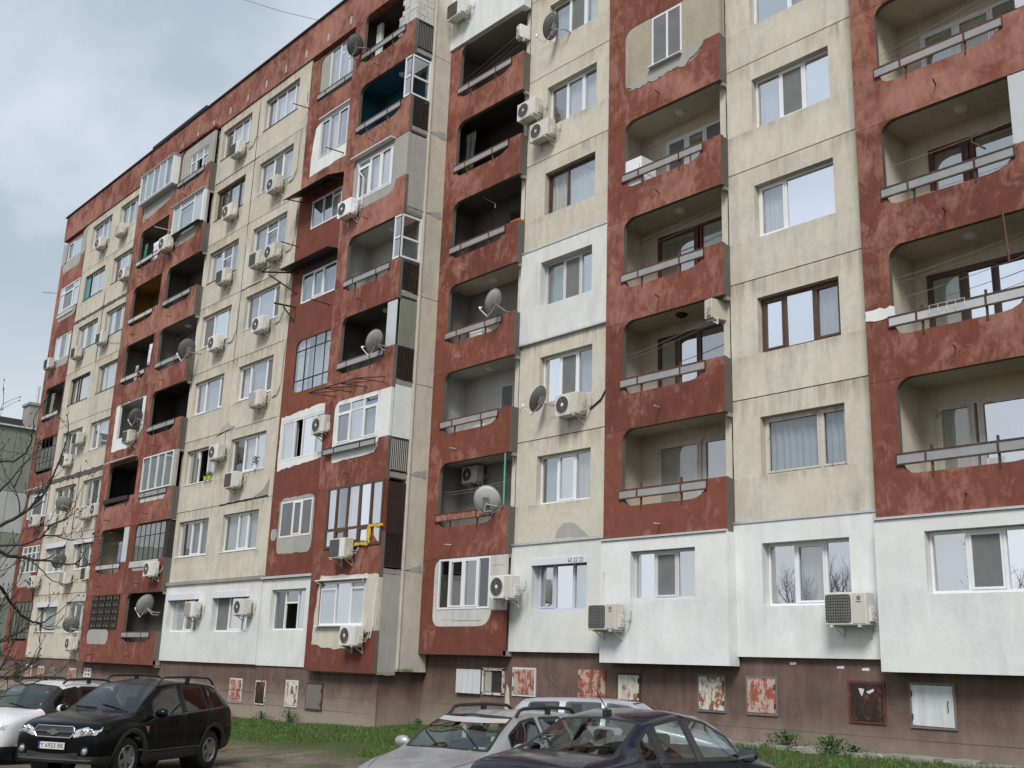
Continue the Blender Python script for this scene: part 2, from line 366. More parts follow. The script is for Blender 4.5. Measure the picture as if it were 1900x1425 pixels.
def folds(x0, x1, y, z0, z1, mb, amp=.025, per=.13, seed=0):
    r_ = random.Random(seed); n = max(4, int((x1-x0)/.035)); P = []
    ph = r_.uniform(0, 6)
    for i in range(n+1):
        x = x0+(x1-x0)*i/n; yy = y+amp*math.sin(x*2*PI/per+ph)+amp*.5*math.sin(x*2*PI/(per*2.3)+ph*2)
        P += [(x, yy, z0), (x, yy*1+amp*.3*math.sin(i), z1)]
    mb.pts(P, [(2*i, 2*i+2, 2*i+3, 2*i+1) for i in range(n)])
WSEED = [0]
BACKM = {'c': 'curtain_white', 'g': 'curtain_grey', 'e': 'curtain_cream', 'u': 'curtain_blue', 'n': 'curtain_brown', 'b': 'blind', 's': 'screen', 'f': 'film_pale'}
GL = {'l': 'glass_lo', 'm': 'glass_mid', 'h': 'glass_hi', 'x': 'glass_mirror'}
def win(x0, x1, z0, z1, y, splits=(.35, .68), fm='pvc', g='mmm', back='cgc', sill=None, transom=None, tpanes=(), sash=(), bar=.055, name='window', label=None, open_pane=None):
    """a framed window: frame mesh with panes, curtains and sill as its pieces. y is the front of the frame."""
    WSEED[0] += 1; r_ = random.Random(WSEED[0]*7+3)
    mb = MB(); t = .06; W = x1-x0
    mb.box(x0, x1, y, y+t, z0, z0+bar).box(x0, x1, y, y+t, z1-bar, z1).box(x0, x0+bar, y, y+t, z0+bar, z1-bar).box(x1-bar, x1, y, y+t, z0+bar, z1-bar)
    xs = [x0+bar] + [x0+W*s for s in splits] + [x1-bar]
    for s in splits: mb.box(x0+W*s-bar*.55, x0+W*s+bar*.55, y-.004, y+t-.004, z0+bar, z1-bar)
    cells = []
    for i in range(len(xs)-1):
        a = xs[i]+(bar*.55 if i else 0); b = xs[i+1]-(bar*.55 if i < len(xs)-2 else 0)
        if transom is not None and (not tpanes or i in tpanes):
            zt = z0+(z1-z0)*transom; mb.box(a, b, y+.002, y+t-.006, zt-bar*.5, zt+bar*.5)
            cells += [(i, a, b, z0+bar, zt-bar*.5), (i, a, b, zt+bar*.5, z1-bar)]
        else: cells.append((i, a, b, z0+bar, z1-bar))
        if i in sash:
            k = .045; A, B, C_, D_ = a+.004, b-.004, z0+bar+.004, (z1-bar if transom is None or (tpanes and i not in tpanes) else z0+(z1-z0)*transom-bar*.5)-.004
            mb.box(A, B, y-.012, y+.03, C_, C_+k).box(A, B, y-.012, y+.03, D_-k, D_).box(A, A+k, y-.012, y+.03, C_+k, D_-k).box(B-k, B, y-.012, y+.03, C_+k, D_-k)
    w = PB(mb, name, fm)
    if label: w['label'] = label
    for ci, (i, a, b, c, d) in enumerate(cells):
        if open_pane == i and ci == [q[0] for q in cells].index(i): continue
        bk = back[i % len(back)]; gg = g[i % len(g)]
        tx, tz = r_.uniform(-.006, .006), r_.uniform(-.006, .006)
        yy = y+.028
        MB().pts([(a, yy-tx-tz, c), (b, yy+tx-tz, c), (b, yy+tx+tz, d), (a, yy-tx+tz, d)], [(0, 1, 2, 3)]).build('pane', GL[gg], w)
        if bk == 's': MB().box(a+.005, b-.005, y+.006, y+.009, c+.005, d-.005).build('fly_screen', 'screen', w)
        elif bk == 'b':
            m2 = MB(); k = int((d-c)/.06)
            for q in range(k): m2.box(a, b, y+.055, y+.063, c+q*(d-c)/k, c+(q+.93)*(d-c)/k)
            m2.build('blind', 'blind', w)
        elif bk == 'f': MB().box(a, b, y+.05, y+.056, c, d).build('film', 'film_pale', w)
        elif bk in 'cgeun':
            m2 = MB(); folds(a-.03, b+.03, y+.16, c-.1, d+.1, m2, seed=WSEED[0]*5+ci, per=r_.uniform(.09, .17)); m2.build('curtain', BACKM[bk], w, smooth=True)
        elif bk == 'h':
            m2 = MB(); folds(a-.03, a+(b-a)*.5, y+.16, c-.1, d+.1, m2, seed=WSEED[0]*5+ci); m2.build('curtain', 'curtain_white', w, smooth=True)
    if sill:
        MB().prism([(y-.15, z0-.035), (y-.15, z0-.012), (y+.01, z0-.002), (y+.01, z0-.025)], x0-.04, x1+.04, axis='x').build('sill', sill, w)
    return w

def panel(x0, x1, z0, z1, y, mat, holes=(), t=.25, name='wall_panel'):
    return PB(MB().prism(rect(x0+.010, x1-.010, z0+.013, z1-.013), y, y+t, holes), name, mat)

# -- interior core behind the windows, floors between storeys
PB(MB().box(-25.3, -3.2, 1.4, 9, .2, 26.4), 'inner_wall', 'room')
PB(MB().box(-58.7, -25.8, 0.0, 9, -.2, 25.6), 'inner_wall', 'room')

# -- beige strips -----------------------------------------------------
def opening_poly(x0, x1, jamb, z):
    L_ = x0+jamb
    p = arc(L_+.3, z+.92, .3, 180, 270, 5) + [(x1-1.05, z+.62), (x1-.85, z+.645), (x1-.70, z+.71), (x1-.60, z+.82), (x1-.545, z+.94), (x1-.53, z+1.04), (x1, z+1.04), (x1, z+2.52)]
    return p + arc(L_+.3, z+2.22, .3, 90, 180, 5)
def loggia_poly(x0, x1, jamb, z, bot=-.272):
    o = opening_poly(x0, x1, jamb, z)
    lo = o[:-6]; ar = o[-6:]
    return [(x0, z+bot), (x1, z+bot)] + [q for q in reversed(lo[:-1])] + list(reversed(ar)) + [(x0, z+2.52)]
def loggia_front(x0, x1, jamb, yf, z, mat, bot=-.272):
    PB(MB().prism(loggia_poly(x0, x1, jamb, z, bot), yf, yf+.12, smi=1), 'loggia_panel', [mat, 'concrete_shaded'])  # side faces darker: shade of the reveals put into the colour
    PB(MB().box(x1-.10, x1-.012, yf+.123, yf+.30, z+bot+.02, z+1.02), 'side_return', 'concrete_shaded')  # shaded gap at the parapet end painted as a dark tone
    PB(MB().box(x1-.10, x1-.02, yf+.123, yf+.33, z+bot-.09, z+bot+.015), 'corbel', 'concrete')
def recess(x0, x1, yf, z, mat, depth=1.15, cross='beige', ceil=None, lamp=True, cw=.26, lw=.17):
    m = MB(); d = yf+depth
    m.box(x0+.02, x0+lw, yf+.125, d, z, z+2.62)                       # side wall
    m.box(x0+.02, x1, d, d+.14, z, z+2.62)                             # back wall
    PB(m, 'loggia_wall', mat)
    PB(MB().box(x0+lw, x1-cw, yf+.125, d, z+2.60, z+2.625), 'loggia_ceiling', ceil or mat)
    PB(MB().box(x0+.02, x1-.11, yf+.125, d+.14, z-.16, z), 'floor_slab', 'concrete')
    if cross: PB(MB().box(x1-cw, x1-.004, yf+.335, d, z-.16, z+2.63), 'cross_wall', cross)
    if lamp:
        cx, cy = (x0+x1)/2+.1, yf+depth*.55
        PB(MB().lathe([(0, -.10), (.07, -.095), (.12, -.07), (.15, -.03), (.155, 0)], 16, Matrix.Translation((cx, cy, z+2.60))), 'ceiling_lamp', 'lamp_white' if lamp is True else lamp, smooth=True)
def railing(x0, x1, yf, z, fm='rail_brown', sm='rail_sheet', fr=(.22, .72), posts=True, up=0.0, z0=.79, z1=1.03, below=.62):
    y = yf-.045; m = MB()
    m.box(x0, x1, y, y+.03, z+z1-.034, z+z1).box(x0, x1, y, y+.03, z+z0, z+z0+.034).box(x0, x0+.018, y+.001, y+.029, z+z0+.018, z+z1-.018).box(x1-.018, x1, y+.001, y+.029, z+z0+.018, z+z1-.018)
    xs = [x0+.018]+[x0+(x1-x0)*q for q in fr]+[x1-.018]
    for q in fr:
        xx = x0+(x1-x0)*q; m.box(xx-.02, xx+.02, y-.002, y+.028, z+z0+.018, z+z1-.018)
    if posts:
        for q in (.24, .70):
            xx = x0+(x1-x0)*q+.05; m.box(xx-.02, xx+.02, y+.032, y+.072, z+below-.1, z+z1+up)
    o = PB(m, 'railing', fm)
    for a, b in zip(xs, xs[1:]):
        if sm: MB().box(a+.002, b-.002, y+.010, y+.018, z+z0+.012, z+z1-.012).build('rail_panel', sm, o)
    return o
def rail_std(x0, x1, jamb, yf, z, **k): return railing(x0+jamb-.07, x1-.53, yf, z, **k)
def infill(x0, x1, jamb, yf, z, mat, holes=(), dy=.02, name='infill_wall'):
    return PB(MB().prism(opening_poly(x0, x1-.004, jamb, z), yf+dy, yf+dy+.10, [rect(*h) for h in holes]), name, mat)
def lines(x0, x1, y, zs, z, mat='line_grey', sag=.06, slope=0.0):
    for i, dz in enumerate(zs):
        P = [(x0+(x1-x0)*t, y+.12*i, z+dz-sag*4*t*(1-t)+slope*t) for t in (0, .2, .4, .6, .8, 1)]
        PB(MB().tube(P, .006, 4), 'clothes_line', mat)
def patch(poly, y, mat, seed=1, amp=.035, name='plaster_patch', holes=()):
    return PB(MB().prism(wob(poly, amp*.6, seed, .16), y-.006, y+.004, holes), name, mat)
def rr(x0, x1, z0, z1, r=.22): return arc(x1-r, z0+r, r, -90, 0, 4)+arc(x1-r, z1-r, r, 0, 90, 4)+arc(x0+r, z1-r, r, 90, 180, 4)+arc(x0+r, z0+r, r, 180, 270, 4)
def seal(P, w, y, mat='dark_joint', seed=0):
    """a strip of sealant smeared along a joint"""
    r_ = random.Random(seed); up_, dn = [], []
    Q = []
    for a, b in zip(P, P[1:]):
        k = max(1, int(math.dist(a, b)/.2))
        Q += [(a[0]+(b[0]-a[0])*i/k, a[1]+(b[1]-a[1])*i/k) for i in range(k)]
    Q.append(P[-1])
    horiz = abs(P[-1][0]-P[0][0]) > abs(P[-1][1]-P[0][1])
    for x, z_ in Q:
        a, b = w*.5*r_.uniform(.55, 1.25), w*.5*r_.uniform(.55, 1.25)
        up_.append((x, z_+a) if horiz else (x+a, z_)); dn.append((x, z_-b) if horiz else (x-b, z_))
    PB(MB().prism(up_+dn[::-1], y-.005, y+.006), 'joint_seal', mat)

# near section, strips B and D
BX, DX = (-14.5, -10.93), (-21.85, -18.28)
WB, WD = (-13.73, -11.63), (-21.0, -18.97)
yR = 0.0
for f in range(1, 9):
    z = zf('R', f); insD = f in (1, 4); insB = f == 1
    yB = -.06 if insB else yR; yD = -.07 if insD else yR
    zt = 1.10 if f == 8 else 0
    hb = [rect(WB[0], WB[1], z+1.0, z+2.33)] if f <= 7 else []
    hd = [rect(WD[0], WD[1], z+1.0, z+2.33)] if f <= 7 else []
    panel(BX[0], BX[1], z-(.06 if f == 1 else 0), z+H+zt, yB, 'white' if insB else 'beige', hb, .25-yB)
    panel(DX[0], DX[1], z-(.04 if f == 1 else 0), z+H+zt, yD, 'white_rough' if insD else 'beige', hd, .25-yD)
def WBw(f, **k): z = zf('R', f); return win(WB[0]+.01, WB[1]-.01, z+1.01, z+2.325, yR+.16, **k)
def WDw(f, **k): z = zf('R', f); return win(WD[0]+.01, WD[1]-.01, z+1.01, z+2.325, yR+.16, **k)
WBw(1, splits=(.33, .68), g='hmh', back='ggg', sash=(1,), sill='pvc')
WBw(2, splits=(.68,), fm='wood_old', g='lll', back='uu', sill='roof_edge', sash=(0, 1), bar=.06)
WBw(3, splits=(.30, .66), fm='wood_brown', g='xxm', back='ccg', sash=(0, 2), bar=.07)
WBw(4, splits=(.36,), g='mxx', back='cc', sash=(0,), sill='pvc')
WBw(5, splits=(.33, .65), g='hmx', back='csb', sash=(1,), sill='pvc')
WBw(6, splits=(.48,), g='hmm', back='bg', sill='pvc', sash=(1,)); WBw(7, g='mmm', back='ccc')
w = WDw(1, splits=(.33, .67), fm='pvc_violet', g='hxh', back='dgg', sash=(0,), bar=.075)
zz = zf('R', 1)
sb = MB().box(WD[0]-.01, WD[1]+.01, -.10, .05, zz+2.18, zz+2.345).build('shutter_box', 'shutter', w)
WDw(2, splits=(.33, .66), g='mhm', back='uge', sash=(1,), sill='pvc')
WDw(3, splits=(.33, .67), g='xlm', back='gsu', sash=(1,), sill='pvc')
WDw(4, splits=(.36, .70), fm='pvc_grey', g='mlh', back='gsg', sash=(1,))
WDw(5, splits=(.40,), fm='wood_brown', g='lmm', back='ec', bar=.06, sill='roof_edge')
WDw(6, splits=(.34, .69), g='mmm', back='dcc', sash=(1,), sill='pvc'); WDw(7, splits=(.36, .70), g='mlm', back='usc', sash=(1,), sill='pvc')
for x_, f0, f1, wd in ((-14.485, 2, 8, .03), (-21.84, 2, 7.9, .025)): seal([(x_, zf('R', f0)), (x_, zf('R', f1))], wd, yR, 'black_seal', int(-x_*10))
# trims and drip strips of the insulated panels
for x0, x1, z_, y_ in ((-14.5, -10.93, zf('R', 2)+.0, -.085), (-18.22, -14.43, zf('R', 2)-.17, -.40), (-10.9, -7.0, zf('R', 2)-.22, -.40), (-21.85, -18.28, zf('R', 2)-.04, -.11), (-21.85, -18.28, zf('R', 5)+.0, -.09), (-21.85, -18.28, zf('R', 4)+.0, -.09)):
    PB(MB().box(x0, x1, y_, y_+.10, z_-.015, z_+.03), 'drip_strip', 'zinc')
patch([(-20.2, zf('R', 2)+.06), (-19.0, zf('R', 2)+.05), (-19.2, zf('R', 2)+.18), (-19.5, zf('R', 2)+.42), (-19.9, zf('R', 2)+.46), (-20.15, zf('R', 2)+.25)], 0, 'grey_plaster', 3)

# -- near section, loggia bays A, C, E --------------------------------
A0, A1, C0, C1, E0, E1 = -10.88, -7.08, -18.2, -14.45, -25.5, -21.8
yf = -.3
def door_set(x0, x1, y, z, fm, g, back, zb=.08, zt=2.18, splits=(.36, .70), sash=(0, 1), bar=.07, **k):
    return win(x0, x1, z+zb, z+zt, y-.05, splits=splits, fm=fm, g=g, back=back, sash=sash, bar=bar, name='balcony_door', **k)
for f in range(2, 9):
    z = zf('R', f)
    # C
    loggia_front(C0, C1, .6, yf, z, redmat(f) if f < 5 else 'red')
    if f <= 5 or f == 7:
        recess(C0, C1, yf, z, 'int_beige', lamp=True if f in (4, 5) else ('cable_black' if f == 3 else False))
        rail_std(C0, C1, .6, yf, z, up={2: .13, 3: .10, 4: .10}.get(f, 0), posts=True)
    elif f == 6:
        infill(C0, C1, .6, yf, z, 'yellow_plaster', [(-16.68, -15.64, z+.98, z+2.50)], dy=.012)
        win(-16.67, -15.65, z+.99, z+2.49, yf+.02, splits=(.52,), g='ll', back='ss', sill='pvc')
        PB(MB().prism(wob([(-17.55, z+.72), (-17.3, z+.60), (-15.5, z+.60), (-15.05, z+.86), (-14.95, z+1.12), (-17.2, z+.92)], .05, 5, .09), yf-.012, yf+.02), 'plaster_patch', 'grey_plaster')
        recess(C0, C1, yf, z, 'int_beige', lamp=False)
    else: infill(C0, C1, .6, yf, z, 'beige'); recess(C0, C1, yf, z, 'int_beige', lamp=False)
    # A
    loggia_front(A0, A1, .58, yf, z, 'red' if f < 4 else 'red_top')
    recess(A0, A1, yf, z, 'int_beige', depth=1.25, lamp=f in (3, 4, 5), cross='beige', lw=.46)
    rail_std(A0, A1, .58, yf, z, fm='rail_dark' if f < 5 else 'rail_brown', up=.10 if f in (2, 3) else 0, sm='rail_sheet' if f != 3 else 'rail_sheet_pale')
    # E
    if f <= 7:
        loggia_front(E0, E1, .58, yf, z, 'red' if f > 4 else 'red_low')
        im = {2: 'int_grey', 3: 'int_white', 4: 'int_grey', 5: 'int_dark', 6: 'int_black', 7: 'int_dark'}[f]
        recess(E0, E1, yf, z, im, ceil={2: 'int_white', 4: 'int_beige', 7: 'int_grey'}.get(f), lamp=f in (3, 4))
        if f != 2: rail_std(E0, E1, .58, yf, z, fm='rail_brown', sm='rail_sheet')
        else: rail_std(E0, E1, .58, yf, z, fm='rail_brown', sm='rail_sheet_brown')
    else:
        panel(E0, E1, z-.20, z+H+1.1, yf-.06, 'white', t=.3); recess(E0, E1, yf, z, 'int_grey', lamp=False)
dC, dA = yf+1.15, yf+1.25
z = zf('R', 2); door_set(-17.4, -14.72, dC, z, 'wood_old', 'lmm', 'dgg', splits=(.50, .54), sash=(0, 2), zt=2.3)
z = zf('R', 3); door_set(-17.4, -14.72, dC, z, 'wood_brown', 'lhm', 'ngg', splits=(.25, .51), zt=2.3)
z = zf('R', 4); door_set(-17.4, -14.72, dC, z, 'rail_brown', 'mhl', 'ugg', splits=(.49, .54), transom=.62, tpanes=(2,), zt=2.3)
z = zf('R', 5); door_set(-17.1, -14.72, dC, z, 'pvc', 'mml', 'sgs', splits=(.30, .56), zt=2.2)
z = zf('R', 2); door_set(-10.12, -7.35, dA, z, 'wood_old', 'lhh', 'duu', splits=(.27, .32), sash=(0, 2))
z = zf('R', 3); door_set(-10.12, -7.35, dA, z, 'wood_brown', 'lxxx', 'nnnn', splits=(.28, .52, .76))
z = zf('R', 4); door_set(-9.9, -7.35, dA, z, 'rail_brown', 'mhm', 'dgu', splits=(.32, .38), transom=.5, tpanes=(2,))
z = zf('R', 5); door_set(-9.9, -7.35, dA, z, 'pvc', 'mlm', 'ddd', splits=(.32, .62))
z = zf('R', 2); door_set(-22.9, -22.1, dC, z, 'pvc', 'mm', 'dd', splits=(.5,))
z = zf('R', 3); door_set(-23.6, -22.1, dC, z, 'pvc_grey', 'mmm', 'ugd', splits=(.45, .7))
z = zf('R', 4); door_set(-22.95, -22.1, dC, z, 'pvc', 'mm', 'dg', splits=(.5,))
z = zf('R', 5); door_set(-23.5, -22.1, dC, z, 'wood_brown', 'mm', 'dd', splits=(.5,))
z = zf('R', 7); door_set(-23.7, -22.1, dC, z, 'wood_brown', 'mm', 'dn', splits=(.5,))
# small loggia furnishings that are fixed to the building
z = zf('R', 4); lines(C0+.2, C1-.25, .15, (2.05, 2.0, 1.95), z, slope=.25); z = zf('R', 3); lines(C0+.2, C1-.25, .1, (1.75, 1.70), z, slope=.5)
z = zf('R', 5); lines(C0+1.1, C1-.25, .1, (1.8,), z, slope=.35)
for f, zs, sl_ in ((3, (1.95, 1.90, 1.6), .35), (5, (1.55, 1.50, 1.45), .5), (4, (1.7,), .1)): lines(A0+.2, A1-.3, .1, zs, zf('R', f), slope=sl_)
z = zf('R', 7); lines(E0+.2, E1-.3, .0, (1.5, 1.45, 1.4), z, slope=.6); z = zf('R', 2); lines(E0+.2, E1-.3, .1, (1.75, 1.7), z, slope=.1)
z = zf('R', 5); PB(MB().tube([(-24.0, .1, z+2.6), (-23.4, .15, z+2.2)], .006, 4).tube([(-23.4, .15, z+2.2), (-23.4, .15, z+2.05)], .02, 6), 'hanging_bulb', 'cable_white')
PB(MB().tube([(-21.95, yf-.02, zf('R', 2)+1.05), (-21.95, yf-.02, zf('R', 2)+2.5)], .025, 8), 'green_pipe', 'green_pipe')
for x0, f, y_ in ((-7.62, 4, -.31), (-7.35, 5, -.31)):
    z = zf('R', f); PB(MB().box(x0, x0+.03, y_, y_+.04, z+1.06, z+2.5).box(x0+.03, A1, y_+.012, y_+.028, z+1.06, z+2.5), 'glazing_sheet', 'film_pale')
z = zf('R', 3); PB(MB().bar((-7.95, yf, z+2.62), (-7.9, yf, z+1.55), .03).bar((-7.9, yf, z+1.55), (-7.2, yf, z+1.65), .03), 'iron_bracket', 'rail_brown')
z = zf('R', 4); PB(MB().bar((-8.55, yf+.3, z+1.85), (-8.5, yf+.2, z+1.5), .02).bar((-8.5, yf+.2, z+1.5), (-8.15, yf-.02, z+1.15), .03), 'iron_bracket', 'rail_dark')
PB(MB().prism(wob(rect(-10.86, -10.20, zf('R', 3)+1.02, zf('R', 3)+1.24), .03, 8, .1), yf-.012, yf+.01), 'plaster_patch', 'white')
# short iron stubs standing out of every red band
def stub(x, y, z, mat='rail_dark', dx=.22):
    PB(MB().bar((x, y+.02, z), (x+dx*.4, y-.28, z-.02), .022), 'iron_stub', mat)
for f in range(2, 8):
    z = zf('R', f)
    stub(-16.4, yf, z+.12, 'cable_white' if f < 4 else 'rail_dark'); stub(-9.05, yf, z+.12); stub(-24.2, yf, z+.10, 'cable_white')
# ground floor of the near section
z = zf('R', 1)
panel(C0-.03, C1+.04, z-.26, z+2.62, yf-.06, 'white', [rect(-17.25, -15.31, z+1.18, z+2.32)], t=.36)
win(-17.24, -15.32, z+1.19, z+2.31, yf+.10, splits=(.33, .68), fm='pvc_grey', g='xmh', back='gsg', sash=(1,))
panel(A0-.03, A1+.04, z-.29, z+2.57, yf-.06, 'white', [rect(-9.88, -7.66, z+1.13, z+2.29)], t=.36)
win(-9.87, -7.67, z+1.14, z+2.28, yf+.10, splits=(.33, .64), fm='pvc', g='hmx', back='gsg', sash=(1,))
PB(MB().prism(loggia_poly(E0, E1, .58, z, -.14), yf, yf+.12), 'loggia_panel', 'red_low')
infill(E0, E1, .58, yf, z, 'block', [(-24.72, -22.42, z+1.08, z+2.515)], dy=.015)
win(-24.71, -22.43, z+1.09, z+2.505, yf+.0, splits=(.22, .50, .78), fm='pvc', g='lhml', back='dddd', sash=(1, 2))
# aerated-concrete blocks round that window
for i, (bx0, bx1, bz0, bz1) in enumerate(((-22.38, -21.86, 1.07, 1.36), (-22.36, -21.86, 1.38, 1.65), (-22.38, -21.86, 1.67, 1.94), (-22.37, -21.86, 1.96, 2.22), (-22.38, -21.86, 2.24, 2.50), (-24.5, -23.9, .80, 1.06), (-23.88, -23.3, .78, 1.06), (-23.28, -22.75, .78, 1.06), (-24.88, -24.74, 1.2, 1.5), (-24.88, -24.74, 1.52, 1.85), (-24.88, -24.74, 1.87, 2.2))):
    PB(MB().box(bx0, bx1, yf+.002+.003*(i % 3), yf+.02, z+bz0, z+bz1), 'block', 'block')
recess(E0, E1, yf, z, 'int_dark', lamp=False)
PB(MB().box(-7.05, -3.4, 0, .25, 2.4, 26.4), 'wall_panel', 'beige')
PB(MB().prism(rect(C0-.25, C0+.02, zf('R', 2), 26.3), .02, .25), 'wall_panel', 'beige')

# -- far section -------------------------------------------------------
yL, yF = -1.5, -1.8
F0, F1, G0, G1, K0, KM, K1 = -29.2, -25.5, -32.65, -29.2, -40.12, -36.62, -32.65
J0, J1, I0, I1, L0, LM, L1, M0, M1 = -43.85, -40.1, -47.75, -43.85, -55.4, -51.45, -47.72, -58.95, -55.4
WKl, WKr, WLl, WLr = (-39.82, -37.28), (-36.14, -33.5), (-54.62, -51.95), (-50.9, -48.45)
for f in range(1, 9):
    z = zf('L', f); ins = f == 1; y_ = yL-.06 if ins else yL
    hd = lambda w_: [rect(w_[0], w_[1], z+1.02, z+2.38)]
    mk = 'white_rough' if ins else 'beige_far'
    panel(K0, KM, z-.04, z+H-.04, y_, mk, hd(WKl), yL+.25-y_); panel(KM, K1, z-.04, z+H-.04, y_, mk, hd(WKr), yL+.25-y_)
    panel(L0, LM, z-(.15 if f == 1 else .04), z+H-.04, yL, 'beige_far', hd(WLl)); panel(LM, L1, z-(.15 if f == 1 else .04), z+H-.04, yL, 'beige_far', hd(WLr))
PB(MB().box(K0, K1+.05, yL-.13, yL+.02, zf('L', 2)-.06, zf('L', 2)+.06), 'drip_ledge', 'concrete')
def WL_(w_, f, dy=.13, **k): z = zf('L', f); return win(w_[0]+.01, w_[1]-.01, z+1.03, z+2.37, yL+dy, **k)
S = dict
spec = {
 (0, 8): S(splits=(.30, .60, .84), g='mmmm', back='dccc', sill='roof_edge'), (1, 8): S(splits=(.27, .55, .82), g='mmmm', back='gccc', sill='roof_edge'),
 (0, 7): S(splits=(.40, .74), fm='wood_brown', g='lmm', back='duu', sill='roof_edge', bar=.07), (1, 7): S(splits=(.38, .66), g='mlm', back='usu', sash=(1,), sill='pvc'),
 (0, 6): S(splits=(.40, .72), g='hlm', back='bgu', transom=.62, tpanes=(1,), sill='roof_edge'), (1, 6): S(splits=(.36, .68), g='mlm', back='ugu', transom=.72, tpanes=(1,), sill='pvc'),
 (0, 5): S(splits=(.38, .80), g='lxh', back='sgc', sash=(0,), sill='pvc'), (1, 5): S(splits=(.34, .78), g='mhl', back='ucs', sash=(2,), sill='pvc'),
 (0, 4): S(splits=(.34, .80), g='mml', back='gus', sash=(0, 2), sill='pvc'), (1, 4): S(splits=(.32, .76), g='lml', back='hus', sash=(0, 2), sill='pvc'),
 (0, 3): S(splits=(.36, .66), g='hlm', back='bdc', sill='pvc', open_pane=1), (1, 3): S(splits=(.34, .68), g='lmh', back='dcc', sash=(1,), sill='pvc'),
 (0, 2): S(splits=(.38, .68), g='hmm', back='guu', sash=(1,), sill='pvc'), (1, 2): S(splits=(.38, .66), g='lml', back='ggg', sash=(1,), sill='pvc'),
 (0, 1): S(splits=(.44, .74), g='lxm', back='bgd', sash=(1,)), (1, 1): S(splits=(.36, .72), g='mhh', back='sgg', sash=(1,)),
 (2, 8): S(splits=(.45, .72), g='mmm', back='ucg', sill='pvc'), (3, 8): S(splits=(.36, .66), g='mlm', back='ugu'),
 (2, 7): S(splits=(.30, .58), g='lhh', back='dcc', sill='roof_edge'), (3, 7): S(splits=(.30, .66), g='lhh', back='dcc', sill='roof_edge'),
 (2, 6): S(splits=(.36, .68), g='hlx', back='cnc', sill='roof_edge'), (3, 6): S(splits=(.36, .70), g='hlx', back='cnc', sill='roof_edge'),
 (2, 5): S(splits=(.30, .42), fm='wood_brown', g='llm', back='ecb', sill='roof_edge', bar=.06), (3, 5): S(splits=(.34,), fm='wood_old', g='mmm', back='cb', sill='roof_edge'),
 (2, 4): S(splits=(.35, .66), g='mhx', back='gbb', sill='pvc'), (3, 4): S(splits=(.32,), g='mmm', back='uu', sash=(0,), sill='pvc'),
 (2, 3): S(splits=(.30, .62), g='lxl', back='dcd', sill='pvc'), (3, 3): S(splits=(.38, .74), g='xlx', back='cnc', sill='roof_edge'),
 (2, 2): S(splits=(.36, .64), g='lmh', back='bdb', sill='pvc'), (3, 2): S(splits=(.30, .70), g='mhm', back='dbg', sill='pvc'),
 (2, 1): S(splits=(.24,), g='lll', back='db', sill='roof_edge'), (3, 1): S(splits=(.38, .70), g='hxx', back='gcc', sill='pvc')}
for (c, f), k in spec.items():
    w_ = (WKl, WKr, WLl, WLr)[c]; o = WL_(w_, f, **k)
    if (c, f) in ((0, 1), (1, 1), (2, 2), (3, 2), (2, 1)):
        z = zf('L', f); yy = yL-.10 if f == 1 and c < 2 else yL-.05
        MB().box(w_[0]-.03, w_[1]+.03, yy, yL+.06, z+2.19, z+2.41).build('shutter_box', 'shutter', o)
z = zf('L', 7); PB(MB().box(WLl[0]+.003, WLl[0]+.02, yL+.01, yL+.125, z+1.03, z+2.37).box(WLl[0]+.02, WLl[0]+.5, yL+.118, yL+.128, z+1.03, z+2.37), 'window_reveal', 'teal_paint')
# smeared joints
seal([(L0, zf('L', 7)-.04), (L1, zf('L', 7)-.04)], .20, yL, 'bitumen', 1); seal([(L0, zf('L', 4)-.04), (L1, zf('L', 4)-.04)], .26, yL, 'bitumen', 2)
seal([(LM, zf('L', 7)+.7), (LM, zf('L', 6)-.0)], .10, yL, 'bitumen', 3); seal([(LM, zf('L', 4)+.4), (LM, zf('L', 2)+2.4)], .10, yL, 'bitumen', 4)
seal([(L0+.05, zf('L', 8)+1.8), (L0+.05, zf('L', 7)+.3)], .05, yL, 'dark_joint', 14); seal([(L0+.03, zf('L', 4)+.1), (L0+.03, zf('L', 2)+1.2)], .12, yL, 'concrete', 15)
seal([(K0+.1, zf('L', 8)-.04), (KM+.4, zf('L', 8)-.04)], .045, yL, 'black_seal', 5); seal([(KM, zf('L', 8)+2.2), (KM, zf('L', 7)-.6)], .05, yL, 'dark_joint', 6); seal([(KM, zf('L', 6)+1.9), (KM, zf('L', 5)-.2)], .04, yL, 'dark_joint', 7)
seal([(KM, zf('L', 6)-.04), (KM+1.6, zf('L', 6)-.04)], .06, yL, 'black_seal', 8); seal([(KM+.1, zf('L', 3)-.04), (K1-.3, zf('L', 3)-.0)], .08, yL, 'black_seal', 9)
seal([(K1-.12, zf('L', 8)+1.4), (K1-.12, zf('L', 8)-.5)], .05, yL, 'black_seal', 10)
seal([(KM-.75, zf('L', 4)-.12), (KM+.65, zf('L', 4)+.06)], .05, yL, 'black_seal', 11); seal([(KM, zf('L', 4)-.75), (KM, zf('L', 4)+.25)], .03, yL, 'black_seal', 12)
patch([(KM-.6, zf('L', 4)-.05), (KM+.5, zf('L', 4)+.05), (KM+.1, zf('L', 4)+.35), (KM-.3, zf('L', 4)+.2)], yL, 'grey_plaster', 21)
patch([(K1-1.4, zf('L', 3)+.0), (K1-.3, zf('L', 3)+.05), (K1-.3, zf('L', 3)+.6), (K1-.7, zf('L', 3)+.25)], yL, 'concrete', 22)
# pipe chase between strip K and bay G, and the corner of the far end
PB(MB().box(K1-.14, K1-.09, yL-.02, yL+.02, zf('L', 1), zf('L', 8)+1), 'rain_strip', 'strip')

